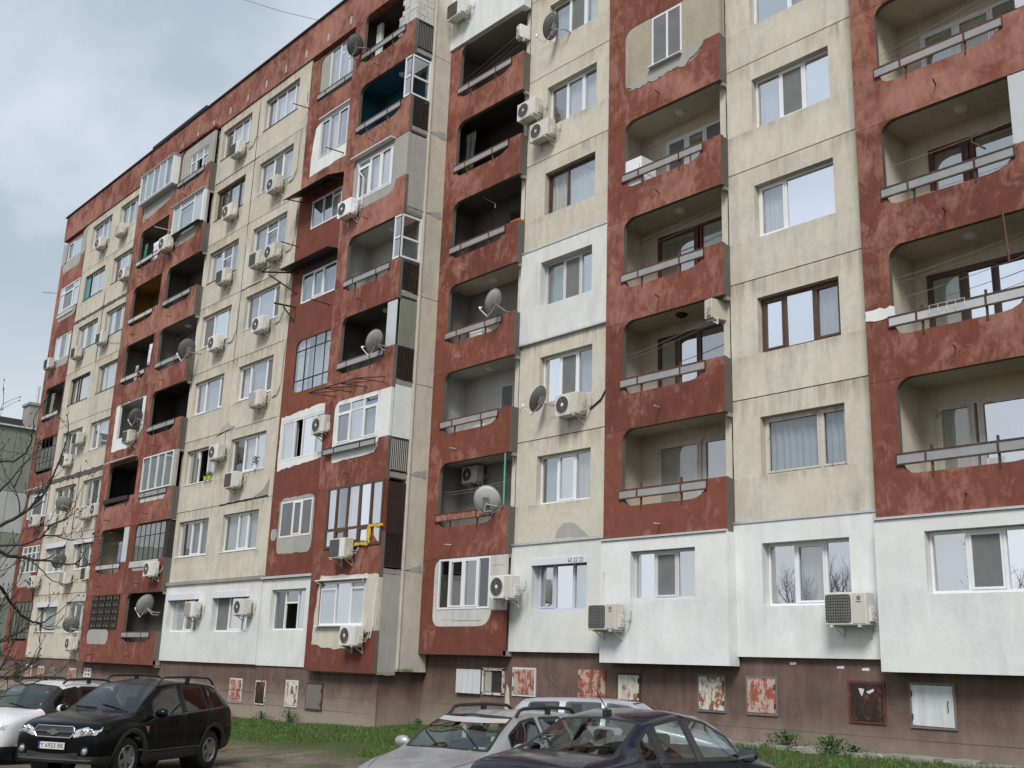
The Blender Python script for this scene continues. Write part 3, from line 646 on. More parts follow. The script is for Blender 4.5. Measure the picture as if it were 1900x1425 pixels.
def flush_front(x0, x1, hx0, hx1, z, mat, full=None, holes=None):
    hp = [arc(hx1-.3, z+.92, .3, -90, 0, 5)+[(hx1, z+2.50)]+arc(hx0+.3, z+2.20, .3, 90, 180, 5)+arc(hx0+.3, z+.92, .3, 180, 270, 5)]
    PB(MB().prism(rect(x0+.004, x1-.004, z-.272, z+2.52+.002), yL, yL+.14, hp if holes is None else [rect(*h) for h in holes], smi=1), 'loggia_panel', [mat, 'concrete_shaded'])  # opening reveals get the same painted shade
    return hp[0]
# parapet, roof edge, f8 lintels
PT = 25.68
for a, b in ((M0, L0+2), (L0+2.01, I0+.4), (I0+.41, J0+.3), (J0+.31, K0+2.5), (K0+2.51, K1-1.2), (K1-1.19, F0-.01)):
    PB(MB().box(a, b-.02, yL-.05, yL+.25, zf('L', 8)+2.765, PT), 'roof_parapet', 'red_top')
PB(MB().box(F0, F1, yF, yF+.3, zf('L', 8)+2.52, PT), 'roof_parapet', 'red_top')
PB(MB().box(M0-.12, F1+.08, yL-.12, yL+.4, PT, PT+.06), 'roof_edge', 'roof_edge'); PB(MB().box(F0-.05, F1+.08, yF-.06, yL-.121, PT, PT+.06), 'roof_edge', 'roof_edge')
PB(MB().box(J0-3.5, J0+2.2, yL-.14, yL+.3, PT+.061, PT+.16), 'roof_edge', 'roof_edge')
PB(MB().box(I0+.0, K0+.0, yL-.29, yL-.051, zf('L', 8)+2.70, zf('L', 8)+2.83), 'lintel', 'red_top')
PB(MB().box(M0, M0+.25, yL+.26, 9, -.2, PT), 'end_wall', 'beige_far')
PB(MB().box(M0-.1, F1, yL+.41, 9, PT-.3, PT-.1), 'roof_slab', 'bitumen'); PB(MB().box(E0, -3.4, .3, 9, 26.1, 26.3), 'roof_slab', 'bitumen')
for i in range(11):
    x = -44+i*1.55; PB(MB().prism(wob(rr(x, x+.13, zf('L', 8)+3.02, zf('L', 8)+3.34, .05), .015, 60+i, .06), yL-.056, yL-.045), 'plaster_patch', 'far_pale' if i % 2 else 'grey_plaster')

# -- far section, bays I and J ----------------------------------------
jI, jJ = .82, .6
for f in range(1, 9):
    z = zf('L', f); b0 = -.21 if f == 1 else -.272
    rm = redmat(f) if f != 8 else 'red_top'
    loggia_front(J0+.002, J1, jJ, yF, z, rm, b0); PB(MB().prism(loggia_poly(I0, I1-.002, jI, z, b0), yF, yF+.12, smi=1), 'loggia_panel', [rm, 'concrete_shaded'])
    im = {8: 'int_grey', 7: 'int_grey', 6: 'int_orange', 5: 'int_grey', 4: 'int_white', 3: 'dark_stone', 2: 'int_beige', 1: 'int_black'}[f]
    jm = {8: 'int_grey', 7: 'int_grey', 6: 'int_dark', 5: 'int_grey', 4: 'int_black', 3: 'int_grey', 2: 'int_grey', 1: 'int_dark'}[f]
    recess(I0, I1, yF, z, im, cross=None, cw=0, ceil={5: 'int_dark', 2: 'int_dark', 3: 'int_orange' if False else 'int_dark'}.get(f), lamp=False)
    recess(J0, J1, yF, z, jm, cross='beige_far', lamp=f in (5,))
    if f in (7, 6, 5, 2): rail_std(I0, I1, jI, yF, z, fm='rail_dark', sm='rail_sheet_pale')
    if f in (8, 6, 5, 4, 1, 3): rail_std(J0, J1, jJ, yF, z, fm='rail_dark', sm='rail_sheet')
    for k in range(2): stub((J0 if k else I0)+1.6, yF, z+.10)
PB(MB().box(I0, J1, yF+.02, yL, ZL-.22, ZL-.05), 'floor_slab', 'concrete')
# J glazed and walled-in loggias
z = zf('L', 8); infill(J0, J1, jJ, yF, z, 'grey_plaster', [(-42.35, -40.62, z+1.10, z+2.06)], dy=.05); win(-42.34, -40.63, z+1.11, z+2.05, yF+.08, splits=(.32, .70), g='mmm', back='gdu', transom=.58, open_pane=1)
z = zf('L', 7); infill(J0, J1, jJ, yF, z, 'grey_plaster', [(-43.2, -40.3, z+1.12, z+2.50)], dy=.01)
win(-43.15, -40.2, z+1.10, z+2.56, yF-.12, splits=(.26, .72), g='lml', back='bgb', transom=.80, tpanes=(1,), sill='roof_edge'); PB(MB().box(-40.199, -40.12, yF-.12, yF+.01, z+1.10, z+2.56), 'glazing_side', 'pvc'); PB(MB().box(-43.3, -40.1, yF-.2, yF+.02, z+2.562, z+2.60), 'canopy', 'grey_sill')
z = zf('L', 3); infill(J0, J1, jJ, yF, z, 'grey_plaster', [(-43.3, -40.36, z+1.05, z+2.515)], dy=.012); win(-43.29, -40.37, z+1.06, z+2.51, yF-.02, splits=(.25, .50, .74), g='mmmm', back='ffff', bar=.05)
patch([(-43.1, z+.60), (-40.9, z+.60), (-40.7, z+.76), (-43.2, z+.78)], yF, 'block', 31, .02)
def grid_glass(x0, x1, z0, z1, y, cols, rows, bar=.028, mat='iron', g='m', back='f', name='steel_glazing', skip=()):
    m = MB(); 
    for i in range(cols+1): xx = x0+(x1-x0)*i/cols; m.box(xx-bar/2, xx+bar/2, y, y+.03, z0, z1)
    zs = [z0]+[z0+(z1-z0)*q for q in rows]+[z1]
    for q in zs: m.box(x0, x1, y-.003, y+.027, q-bar/2, q+bar/2)
    o = PB(m, name, mat)
    for i in range(cols):
        for j in range(len(zs)-1):
            if (i, j) in skip: continue
            a, b = x0+(x1-x0)*i/cols+bar/2, x0+(x1-x0)*(i+1)/cols-bar/2
            t_ = rnd.uniform(-.006, .006)
            MB().pts([(a, y+.014-t_, zs[j]), (b, y+.014+t_, zs[j]), (b, y+.014+t_, zs[j+1]), (a, y+.014-t_, zs[j+1])], [(0, 1, 2, 3)]).build('pane', GL[g], o)
    if back == 'f': MB().box(x0, x1, y+.10, y+.105, z0, z1).build('film', 'film_pale', o)
    elif back == 'c':
        m2 = MB(); folds(x0, x0+(x1-x0)*.3, y+.12, z0, z1, m2, seed=5); folds(x1-(x1-x0)*.25, x1, y+.12, z0, z1, m2, seed=6); m2.build('curtain', 'curtain_white', o, smooth=True)
    return o
z = zf('L', 2); grid_glass(J0+.62, J1-.28, z+1.02, z+2.46, yF+.02, 6, (.68,), back='f', g='h'); PB(MB().box(J0+.45, J1-.55, yF-.03, yF-.005, z+.76, z+1.0), 'rail_panel', 'rail_sheet_pale'); PB(MB().box(J0+.65, J1-.6, yF+.01, yF+.05, z+.62, z+.98), 'infill_wall', 'grey_plaster')
PB(MB().box(J1-.27, J1-.02, yF+.06, yL, z+1.0, z+2.5), 'side_sheet', 'int_black')
# I
z = zf('L', 8); infill(I0, I1, jI, yF, z, 'grey_plaster', dy=.01)
w = win(-46.9, -43.4, z+1.02, z+2.42, yF-.32, splits=(.19, .41, .60, .80), g='lmlml', back='gugug', bar=.05, name='bay_window')
MB().box(-43.399, -43.34, yF-.32, yF+.008, z+1.02, z+2.42).box(-46.96, -46.901, yF-.32, yF+.008, z+1.02, z+2.42).build('side_cheek', 'pvc', w); MB().box(-47.0, -43.3, yF-.36, yF+.008, z+2.421, z+2.46).box(-46.9, -43.4, yF-.30, yF+.008, z+.96, z+1.019).build('cover', 'grey_sill', w)
patch([(-46.9, z+.2), (-45.6, z+.35), (-44.4, z+.45), (-43.6, z+.62), (-43.5, z+1.0), (-46.95, z+1.0)], yF, 'grey_plaster', 41, .05)
z = zf('L', 4); hp = opening_poly(I0, I1-.004, jI, z)
PB(MB().prism(wob([(I0+.70, z+.42), (I0+2.9, z+.42), (I1-.25, z+.95), (I1-.02, z+1.1), (I1-.02, z+2.515), (I0+.72, z+2.515)], .03, 44, .15), yF-.008, yF+.004, [rect(-46.65, -44.15, z+.95, z+2.50)]), 'plaster_patch', 'white')
infill(I0, I1, jI, yF, z, 'white', [(-46.65, -44.15, z+.95, z+2.5)], dy=.004)
z = zf('L', 3); PB(MB().bar((-47.05, yF-.25, z+2.62), (-43.95, yF-.25, z+2.66), .03).box(-47.0, -43.95, yF-.24, yF, z+2.675, z+2.685), 'awning', 'pvc')
patch([(-47.0, z+.20), (-45.0, z+.16), (-44.0, z+.45), (-43.9, z+.85), (-46.9, z+.72)], yF, 'int_orange' if False else 'red_top', 46, .05)
PB(MB().box(-46.9, -44.3, yF-.12, yF-.01, z+.86, z+1.04).bar((-46.8, yF-.06, z+.62), (-46.8, yF-.06, z+.9), .03).bar((-44.5, yF-.06, z+.62), (-44.5, yF-.06, z+.9), .03), 'planter_box', 'brown_sheet')
z = zf('L', 2); PB(MB().box(-44.45, -43.95, yF+.02, yF+.04, z+1.05, z+2.5), 'glazing_sheet', 'film_pale')
z = zf('L', 1); m = MB()
for i in range(5): xx = -46.93+i*(2.96/4); m.box(xx-.02, xx+.02, yF+.0, yF+.03, z+1.12, z+2.52)
for i in range(6): q = z+1.12+i*(1.4/5); m.box(-46.93, -43.97, yF-.002, yF+.026, q-.018, q+.018)
gro = PB(m, 'security_grille', 'iron')
for i in range(4):
    for j in range(5):
        m2 = MB()
        for k in range(4):
            xx = -46.93+.74*i+.14+.15*k; m2.tube([(xx, yF+.015, z+1.14+.28*j), (xx+.035, yF+.0, z+1.22+.28*j), (xx-.02, yF+.0, z+1.31+.28*j), (xx, yF+.015, z+1.39+.28*j)], .012, 4)
        m2.build('scroll_bars', 'hatch_grey', gro)
infill(I0, I1, jI, yF, z, 'red_low', [(-46.93, -43.97, z+1.11, z+2.515)], dy=.008)
patch(rr(-47.0, -44.75, z+.52, z+1.12, .28), yF, 'grey_plaster', 48, .02)
lines(J0+.2, J1-.3, yF+.5, (2.0, 1.9, 1.8), zf('L', 5), slope=.35); lines(I0+.3, I1, yF+.4, (2.0, 1.95, 1.75), zf('L', 2), slope=.1)
z = zf('L', 5); door_set(-42.4, -41.0, yF+1.15, z, 'pvc', 'mm', 'dd', splits=(.5,), zb=.6, zt=1.9)

# -- far end corner bay M ----------------------------------------------
hx0, hx1 = -58.3, -55.55
for f in range(1, 9):
    z = zf('L', f); rm = redmat(f) if f != 8 else 'red_top'
    solid = {8: [(-58.2, -56.05, z+1.36, z+2.45)], 7: None, 6: [(-57.95, -55.62, z+1.12, z+2.5)], 5: None, 4: None, 3: None, 2: [(-58.2, -55.6, z+1.14, z+2.5)], 1: None}[f]
    flush_front(M0, M1, hx0, hx1, z, rm, holes=solid)
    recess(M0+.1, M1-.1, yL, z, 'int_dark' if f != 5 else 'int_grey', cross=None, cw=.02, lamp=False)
z = zf('L', 8); win(-58.19, -56.06, z+1.37, z+2.44, yL+.03, splits=(.42,), g='lxx', back='gc', sash=(0,)); patch(rr(-58.6, -55.95, z+.72, z+1.40, .3), yL, 'grey_plaster', 51); patch([(-58.93, z+1.3), (-58.25, z+1.3), (-58.25, z+2.5), (-58.93, z+2.55)], yL, 'grey_plaster', 52); patch([(-56.0, z+1.1), (-55.42, z+1.3), (-55.42, z+2.75), (-56.0, z+2.6)], yL, 'grey_plaster', 53)
z = zf('L', 7); win(-58.2, -55.42, z+1.12, z+2.56, yL-.03, splits=(.20, .72), g='xlx', back='bdb', transom=.74, sash=(1,)); railing(-58.25, -55.9, yL, z, fm='pvc_grey', sm='rail_sheet_pale', posts=False, z0=.86, z1=1.06); PB(MB().box(-58.2, -55.5, yL+.0, yL+.05, z+.6, z+1.11), 'infill_wall', 'grey_plaster')
z = zf('L', 6); win(-57.94, -55.63, z+1.13, z+2.49, yL+.02, splits=(.34, .70), g='xlx', back='bnb'); patch(rr(-57.9, -55.6, z+.70, z+1.14, .2), yL, 'grey_plaster', 54)
z = zf('L', 5); railing(-58.3, -55.85, yL, z, fm='rail_dark', sm='rail_sheet_pale')
z = zf('L', 4); grid_glass(-58.25, -55.6, z+.85, z+2.52, yL+.02, 5, (.22, .66), g='h', back='', skip=((1, 2), (2, 2), (3, 2))); PB(MB().box(-58.3, -55.5, yL+.13, yL+.14, z+.85, z+1.95), 'film', 'film_pale')
z = zf('L', 3); win(-58.25, -55.5, z+1.1, z+2.6, yL-.02, splits=(.22, .80), g='xlx', back='bdb', transom=.80, sash=(1,)); PB(MB().box(-58.6, -55.4, yL-.25, yL+.01, z+2.60, z+2.625), 'canopy', 'pvc'); PB(MB().box(-58.2, -55.5, yL+.0, yL+.05, z+.6, z+1.09), 'infill_wall', 'red')
z = zf('L', 2); win(-58.19, -55.61, z+1.15, z+2.49, yL+.01, splits=(.30, .55, .80), g='hlmh', back='bgdb', transom=.72); patch(rr(-58.3, -56.3, z+.45, z+1.12, .22), yL, 'grey_plaster', 55)
z = zf('L', 1); grid_glass(-58.25, -55.6, z+.72, z+2.48, yL+.02, 5, (.16, .74), g='h', back='', bar=.035); PB(MB().box(-58.25, -57.6, yL+.10, yL+.11, z+.7, z+2.5).box(-56.0, -55.6, yL+.10, yL+.11, z+.7, z+2.5), 'film', 'film_pale')

# -- bay G ----------------------------------------------------------------
for f in range(2, 9):
    z = zf('L', f)
    solid = {8: None, 7: [(-31.55, -29.66, z+.97, z+2.50)], 6: [(-31.72, -29.72, z+1.06, z+2.16)], 5: [(-31.95, -29.66, z+1.09, z+2.19)], 4: None, 3: [(-32.35, -29.62, z+1.08, z+2.48)], 2: [(-31.95, -29.95, z+1.25, z+2.62-.15)]}[f]
    flush_front(G0, G1, -31.95, -29.45, z, {8: 'red_top', 7: 'red_top', 6: 'red_new', 5: 'red_new', 4: 'red_new', 3: 'red_new', 2: 'red_low'}[f], holes=solid)
    recess(G0, G1, yL, z, 'int_dark', cross=None, cw=.02, lamp=False)
z = zf('L', 8); PB(MB().box(-31.98, -31.3, yL+.03, yL+.12, z+.62, z+2.5), 'infill_wall', 'grey_plaster'); win(-31.3, -29.42, z+.72, z+2.52, yL+.03, splits=(.36, .70), g='mmm', back='uuc'); railing(-32.0, -29.4, yL, z, fm='rail_dark', sm='rail_sheet', posts=False, z0=.72, z1=.96)
z = zf('L', 7); patch([(-32.1, z+.45), (-29.4, z+.5), (-29.3, z+2.62), (-31.4, z+2.62), (-31.9, z+2.35), (-32.05, z+1.6)], yL, 'white', 61, .04, holes=[rect(-31.55, -29.66, z+.97, z+2.50)]); win(-31.54, -29.67, z+.98, z+2.49, yL-.0, splits=(.34, .64), fm='pvc_grey', g='mmm', back='ncn', sash=(0, 2))
PB(MB().box(-31.62, -29.55, yL-.10, yL+.0, z+2.57, z+2.60), 'canopy', 'pvc')
z = zf('L', 6); win(-31.71, -29.73, z+1.07, z+2.15, yL+.01, splits=(.40, .70), g='mml', back='uus', transom=.78, tpanes=(2,)); m = MB().pts([(-32.55, yL-.75, z+2.22), (-29.55, yL-.75, z+2.22), (-29.5, yL, z+2.60), (-32.5, yL, z+2.60), (-32.55, yL-.75, z+2.235), (-29.55, yL-.75, z+2.235), (-29.5, yL, z+2.62), (-32.5, yL, z+2.62)], [(0, 1, 2, 3), (4, 7, 6, 5), (0, 4, 5, 1), (1, 5, 6, 2), (2, 6, 7, 3), (3, 7, 4, 0)])
aw = PB(m, 'awning', 'brown_sheet'); m = MB()
for i in range(4): xx = -32.3+i*.9; m.bar((xx, yL, z+2.3), (xx, yL-.72, z+2.205), .03)
m.build('strut', 'iron', aw)
z = zf('L', 5); win(-31.94, -29.67, z+1.10, z+2.18, yL+.01, splits=(.34, .64), g='mmm', back='uuu', sash=(1,)); m = MB().pts([(-32.75, yL-.55, z+2.44), (-29.5, yL-.55, z+2.44), (-29.5, yL, z+2.52), (-32.75, yL, z+2.52), (-32.75, yL-.55, z+2.46), (-29.5, yL-.55, z+2.46), (-29.5, yL, z+2.54), (-32.75, yL, z+2.54)], [(0, 1, 2, 3), (4, 7, 6, 5), (0, 4, 5, 1), (1, 5, 6, 2), (2, 6, 7, 3), (3, 7, 4, 0)]); PB(m, 'awning', 'brown_sheet')
PB(MB().box(-31.95, -29.6, yL-.004, yL+.01, z+2.2, z+2.5), 'infill_wall', 'brown_sheet')  # flat dark sheet paints the shade of a recess above the window
z = zf('L', 4); grid_glass(-31.93, -29.45, z+.62, z+2.54, yL+.02, 4, (.22, .78), bar=.035, g='m', back='c'); PB(MB().box(-31.9, -29.5, yL+.3, yL+.31, z+.6, z+2.5), 'film', 'film_pale')
z = zf('L', 3); patch([(-32.5, z+.78), (-29.4, z+.95), (-29.4, z+2.78), (-32.5, z+2.66)], yL, 'white', 62, .05, holes=[rect(-32.35, -29.62, z+1.08, z+2.48)]); win(-32.34, -29.63, z+1.09, z+2.47, yL-.0, splits=(.30, .50, .80), g='hlxh', back='cdcc', open_pane=1)
z = zf('L', 2); patch(rr(-32.05, -29.85, z+.72, z+2.58, .25), yL, 'grey_plaster', 63, .03, holes=[rect(-31.95, -29.95, z+1.25, z+2.47)]); win(-31.94, -29.96, z+1.26, z+2.46, yL-.01, splits=(.40, .68), g='mmm', back='sss', sash=(1,)); patch(rr(-32.5, -32.12, z+1.2, z+1.6, .15), yL, 'grey_plaster', 64, .02)
z = zf('L', 1); panel(G0, G1, z-.06, z+2.72, yL-.05, 'white_rough', [rect(-32.0, -29.85, z+1.06, z+2.36)], t=.3); win(-31.98, -29.87, z+1.07, z+2.35, yL+.08, splits=(.34, .72), g='lmh', back='ddd', transom=.68, tpanes=(1,), open_pane=1); PB(MB().box(G0, G1, yL-.14, yL-.0, z+2.725, z+2.80), 'drip_ledge', 'zinc')
recess(G0, G1, yL, z, 'int_dark', cross=None, cw=.02, lamp=False)
# drying brackets between K and G
z = zf('L', 5)
PB(MB().bar((-32.2, yL, z+2.35), (-33.6, yL-.75, z+2.55), .05).bar((-32.2, yL, z+1.55), (-33.3, yL-.6, z+2.4), .04).bar((-33.6, yL-.75, z+2.55), (-33.0, yL-.75, z+2.60), .04), 'iron_bracket', 'iron'); PB(MB().bar((-32.2, yL, z+1.05), (-32.9, yL-.5, z+1.25), .05).bar((-32.25, yL, z+.55), (-32.6, yL-.3, z+1.1), .04).bar((-32.2, yL, z+.4), (-32.2, yL-.02, z+1.1), .03), 'iron_bracket', 'iron')
for f, xx in ((8, -32.5), (6, -32.4), (7, -29.8), (5, -29.9)):
    z = zf('L', f); PB(MB().bar((xx, yL, z+.6), (xx-.35, yL-.55, z+.75), .03), 'iron_bracket', 'iron')

# -- corner bay F ------------------------------------------------------------
jF = .62
for f in range(1, 9):
    z = zf('L', f); rm = {1: 'red_low', 2: 'red_low', 3: 'red', 4: 'red', 5: 'red', 6: 'red_top', 7: 'red_top', 8: 'red_top'}[f]
    PB(MB().prism(loggia_poly(F0, F1, jF, z, -.13 if f == 1 else -.272), yF, yF+.12, smi=1), 'loggia_panel', [rm, 'concrete_shaded'])
    im = {8: 'int_dark', 7: 'int_blue', 6: 'int_grey', 5: 'int_white', 4: 'int_dark', 3: 'int_grey', 2: 'int_grey', 1: 'int_grey'}[f]
    m = MB(); d = yF+1.15
    m.box(F0+.02, F0+.17, yF+.125, d, z, z+2.62).box(F0+.02, F1-.3, d, d+.14, z, z+2.62); PB(m, 'loggia_wall', im)
    PB(MB().box(F0+.17, F1-.02, yF+.125, d, z+2.60, z+2.625), 'loggia_ceiling', im)
    PB(MB().prism(wob(rect(yF+.125, -1.06, z-.17, z-.02), .012, 70+f, .1), F0+.02, F1-.006, axis='x'), 'floor_slab', 'concrete')
    if f in (8, 7, 5, 4): rail_std(F0, F1, jF, yF, z, fm='rail_dark', sm='rail_sheet')
    # iron bars on the open flank
    if f >= 2 and f != 6:
        m = MB(); X = F1+.0
        m.box(X-.02, X+.015, yF+.13, -1.07, z+.98, z+1.01).box(X-.02, X+.015, yF+.13, -1.07, z+.02, z+.05)
        for i in range(9): yy = yF+.16+i*.068; m.box(X-.008, X+.012, yy-.011, yy+.011, z+.05, z+.98)
        PB(m, 'flank_railing', 'iron')
        if f not in (3,): PB(MB().box(X-.06, X-.04, yF+.13, -1.07, z+.03, z+.97), 'flank_sheet', 'brown_sheet' if f == 2 else 'hatch_black' if f != 8 else 'block')
def corner_glazing(f, fm='pvc'):
    z = zf('L', f)
    w_ = win(F1-.42, F1-.02, z+1.06, z+2.5, yF-.01, splits=(), fm=fm, g='m', back='d', transom=.48, name='corner_window')
    m = MB(); X = F1-.02; b = .06
    m.box(X-.05, X+.012, yF-.01, yF+.05, z+1.06, z+2.5).box(X-.05, X+.012, -1.12, -1.06, z+1.06, z+2.5)
    for q in (1.06, 1.70, 2.44): m.box(X-.045, X+.010, yF+.05, -1.12, z+q, z+q+b)
    m.build('side_frame', fm, w_)
    for a, c in ((1.12, 1.70), (1.76, 2.44)): MB().pts([(X-.02, yF+.05, z+a), (X-.02, -1.12, z+a), (X-.02, -1.12, z+c), (X-.02, yF+.05, z+c)], [(0, 1, 2, 3)]).build('pane', 'glass_mid', w_)
corner_glazing(7); corner_glazing(5)
lampm = lambda f: PB(MB().lathe([(0, -.10), (.07, -.095), (.12, -.07), (.15, -.03), (.155, 0)], 16, Matrix.Translation((F0+2.3, yF+.6, zf('L', f)+2.60))), 'ceiling_lamp', 'lamp_white', smooth=True)
lampm(7); lampm(5); lampm(4)
def flank(f, z0, z1, mat, y0=yF+.0, t=.1, name='flank_wall'): z = zf('L', f); return PB(MB().box(F1-t, F1-.002, y0+.123, -1.062, z+z0, z+z1), name, mat)
z = zf('L', 1); flank(1, -.1, 2.62, 'grey_plaster'); infill(F0, F1, jF, yF, z, 'strip', [(-28.6, -26.2, z+1.18, z+2.47)], dy=.015)
patch([(F0+.35, z+.62), (F0+1.6, z+.50), (F0+2.2, z+.55), (F1-.9, z+.80), (F1-.45, z+1.0), (F1-.02, z+1.04), (F1-.02, z+2.62), (F0+.55, z+2.66), (F0+.4, z+1.6)], yF, 'strip', 71, .05, holes=[rect(-28.6, -26.2, z+1.18, z+2.47)])
w = win(-28.59, -26.21, z+1.19, z+2.46, yF+.02, splits=(.36, .70), g='mhl', back='bbb', transom=.84, tpanes=(0, 2), sill='pvc'); PB(MB().box(-28.75, -26.1, yF-.14, yF-.0, z+2.50, z+2.53).bar((-28.7, yF-.13, z+2.5), (-28.55, yF, z+2.38), .03).bar((-26.15, yF-.13, z+2.5), (-26.3, yF, z+2.36), .03), 'canopy', 'pvc')
z = zf('L', 2); infill(F0, F1, jF, yF, z, 'red_low', [(-28.6, -25.58, z+.66, z+2.515)], dy=.012); win(-28.58, -25.54, z+.66, z+2.56, yF-.03, splits=(.19, .39, .60, .80), fm='wood_brown', g='hmhxh', back='cdccg', transom=.30, bar=.08, sash=(1, 3))
PB(MB().prism(wob(rect(-26.15, -25.45, z+1.16, z+1.26), .03, 75, .06), yF-.07, yF-.03).prism(wob(rect(-26.18, -26.05, z+.72, z+1.2), .03, 76, .06), yF-.07, yF-.03).prism(wob(rect(-26.9, -26.1, z+.66, z+.74), .03, 77, .06), yF-.07, yF-.03), 'foam_seal', 'foam'); flank(2, 1.02, 2.5, 'brown_sheet')
z = zf('L', 3); infill(F0, F1, jF, yF, z, 'white', [(-28.4, -26.1, z+1.08, z+2.44)], dy=-.004); win(-28.39, -26.11, z+1.09, z+2.43, yF-.02, splits=(.34, .66), g='mhm', back='dgu', transom=.76, sash=(0, 2)); railing(-28.9, -26.0, yF-.10, z, fm='iron', sm='rail_sheet', posts=False, z0=.80, z1=1.02); patch([(-28.5, z+.55), (-26.2, z+.62), (-26.0, z+.82), (-28.6, z+.80)], yF, 'white', 72, .03); flank(3, 1.03, 2.62, 'white'); flank(3, .02, .98, 'block', t=.16)
m = MB()
for i in range(4): xx = -28.6+i*.9; m.bar((xx, yF, z+2.9), (xx-.25, yF-.85, z+2.72), .025).bar((xx, yF, z+2.72), (xx-.25, yF-.85, z+2.72), .025)
m.bar((-28.85, yF-.85, z+2.72), (-26.15, yF-.85, z+2.72), .03); PB(m, 'awning_frame', 'rail_dark')
z = zf('L', 4); flank(4, 1.04, 2.55, 'far_green', t=.04); PB(MB().box(-26.05, F1-.05, yF+.03, yF+.05, z+1.05, z+2.5), 'glazing_sheet', 'film_pale')
z = zf('L', 6); infill(F0, F1, jF, yF, z, 'grey_plaster', [(-28.3, -26.3, z+.95, z+2.38)], dy=.01); win(-28.29, -26.31, z+.96, z+2.37, yF-.0, splits=(.36, .68), g='lmm', back='gcb', sash=(0, 1, 2), transom=.84, tpanes=(0,)); flank(6, -.0, 2.5, 'grey_plaster'); PB(MB().box(-28.55, -26.2, yF-.2, yF, z+2.52, z+2.55), 'canopy', 'pvc')
z = zf('L', 8); k = 0
for r_i in range(7):                         # loose block wall on the top floor corner
    for a, b in ((-26.35+.12*(r_i % 2), -25.95), (-25.93, -25.52)):
        PB(MB().box(a, b-.012, yF+.03+.004*(k % 3), yF+.13, z+1.06+.205*r_i, z+1.253+.205*r_i), 'block', 'block'); k += 1
    for a, b in ((yF+.14, -1.45+.1*(r_i % 2)), (-1.44+.1*(r_i % 2), -1.07)):
        PB(MB().box(F1-.11, F1-.02-.003*(k % 3), a, b-.01, z+1.06+.205*r_i, z+1.253+.205*r_i), 'block', 'block'); k += 1
PB(MB().box(F0+.6, F0+.9, yF+.5, yF+.6, z+.1, z+2.4), 'balcony_door', 'pvc')
for f in range(3, 9): stub(F0+1.7, yF, zf('L', f)+.10)

# -- blind flank wall of the far section (faces the near section) --------------
for f in range(1, 9):
    z = zf('L', f)
    PB(MB().box(F1-.28, F1+.02, -1.055, .0, z-(.06 if f == 1 else .02), z+H-.04 + (1.0 if f == 8 else 0)), 'flank_wall_panel', 'strip')
PB(MB().box(F1+.022, F1+.06, -1.03, -.99, ZL, PT), 'rain_strip', 'strip')
for i, f in enumerate((2, 3, 6, 7)):
    z = zf('L', f); PB(MB().prism(wob([(-.95, z-.02), (-.35, z-.08), (-.35, z+.18), (-.7, z+.1)], .03, 80+i, .1), F1+.014, F1+.028, axis='x'), 'plaster_patch', 'grey_plaster')

# -- plinth -----------------------------------------------------------------
PB(MB().box(M0+.05, K1+.02, yL+.05, yL+.3, -.6, ZL-.02), 'base_wall', 'base_brown')
PB(MB().box(K1+.022, F1-.18, yL+.0, yL+.3, -.6, ZL-.04), 'base_wall', 'base_brown')
PB(MB().box(F1-.45, F1-.182, yL+.302, .3, -.6, ZL-.05), 'base_wall', 'base_brown')
PB(MB().box(F1-.40, F1-.16, yL-.035, yL-.002, -.6, ZL-.2), 'base_corner', 'base_brown')
PB(MB().box(F1-.18, -3.4, .06, .3, -.6, ZR-.02), 'base_wall', 'base_brown')
PB(MB().box(F1-.1, E1, yf+.02, .3, ZR-.15, ZR-.02), 'floor_slab', 'concrete'); PB(MB().box(F0, F1-.02, yF+.02, yL+.3, ZL-.14, ZL-.05), 'floor_slab', 'concrete')
for zz_, x0, x1, y_ in ((1.60, F1-.1, -3.5, .06), (.98, F1-.1, -3.5, .06), (1.0, K0, F1-.3, yL+.0), (.62, K0, F1-.3, yL+.0)):
    PB(MB().prism(wob(rect(x0, x1, zz_-.004, zz_+.004), .006, int(zz_*100), .4), y_-.004, y_+.004), 'score_line', 'concrete_shaded')
def hatch(x0, x1, z0, z1, y, mat, frame='hatch_white', handle=True, tilt=0, hinge=1):
    m = MB(); b = .045
    m.box(x0-b, x1+b, y-.03, y+.01, z0-b, z0).box(x0-b, x1+b, y-.03, y+.01, z1, z1+b).box(x0-b, x0, y-.03, y+.01, z0, z1).box(x1, x1+b, y-.03, y+.01, z0, z1)
    fr = PB(m, 'cellar_hatch', frame)
    d = tilt; P = [(x0+.004, z0+.004), (x1-.004, z0+.004-d), (x1-.004, z1-.004-d*.3), (x0+.004, z1-.004)]
    MB().prism(P, y-.042, y-.012).build('door_leaf', mat, fr, bevel=.006)
    if handle:
        hx = x1-.09 if hinge < 0 else x0+.09
        MB().tube([(hx, y-.042, (z0+z1)/2-.09), (hx, y-.075, (z0+z1)/2-.08), (hx, y-.075, (z0+z1)/2+.08), (hx, y-.042, (z0+z1)/2+.09)], .009, 6).build('handle', 'iron', fr)
    xx = x1-.01 if hinge > 0 else x0+.01; m2 = MB()
    for q in (.22, .78): m2.tube([(xx, y-.05, z0+(z1-z0)*q-.05), (xx, y-.05, z0+(z1-z0)*q+.05)], .018, 8)
    m2.build('hinges', 'rail_dark', fr)
    return fr
yb = .06
hatch(-21.70, -20.90, 1.36, 1.99, yb, 'hatch_red', 'hatch_pale', True, 0, -1); hatch(-19.26, -18.45, 1.42, 1.99, yb, 'hatch_red', 'hatch_red', True, 0, -1)
hatch(-17.97, -17.31, 1.38, 1.95, yb, 'hatch_white', 'rail_dark', False); hatch(-15.55, -14.87, 1.28, 1.98, yb, 'hatch_white', 'hatch_grey', False, .01)
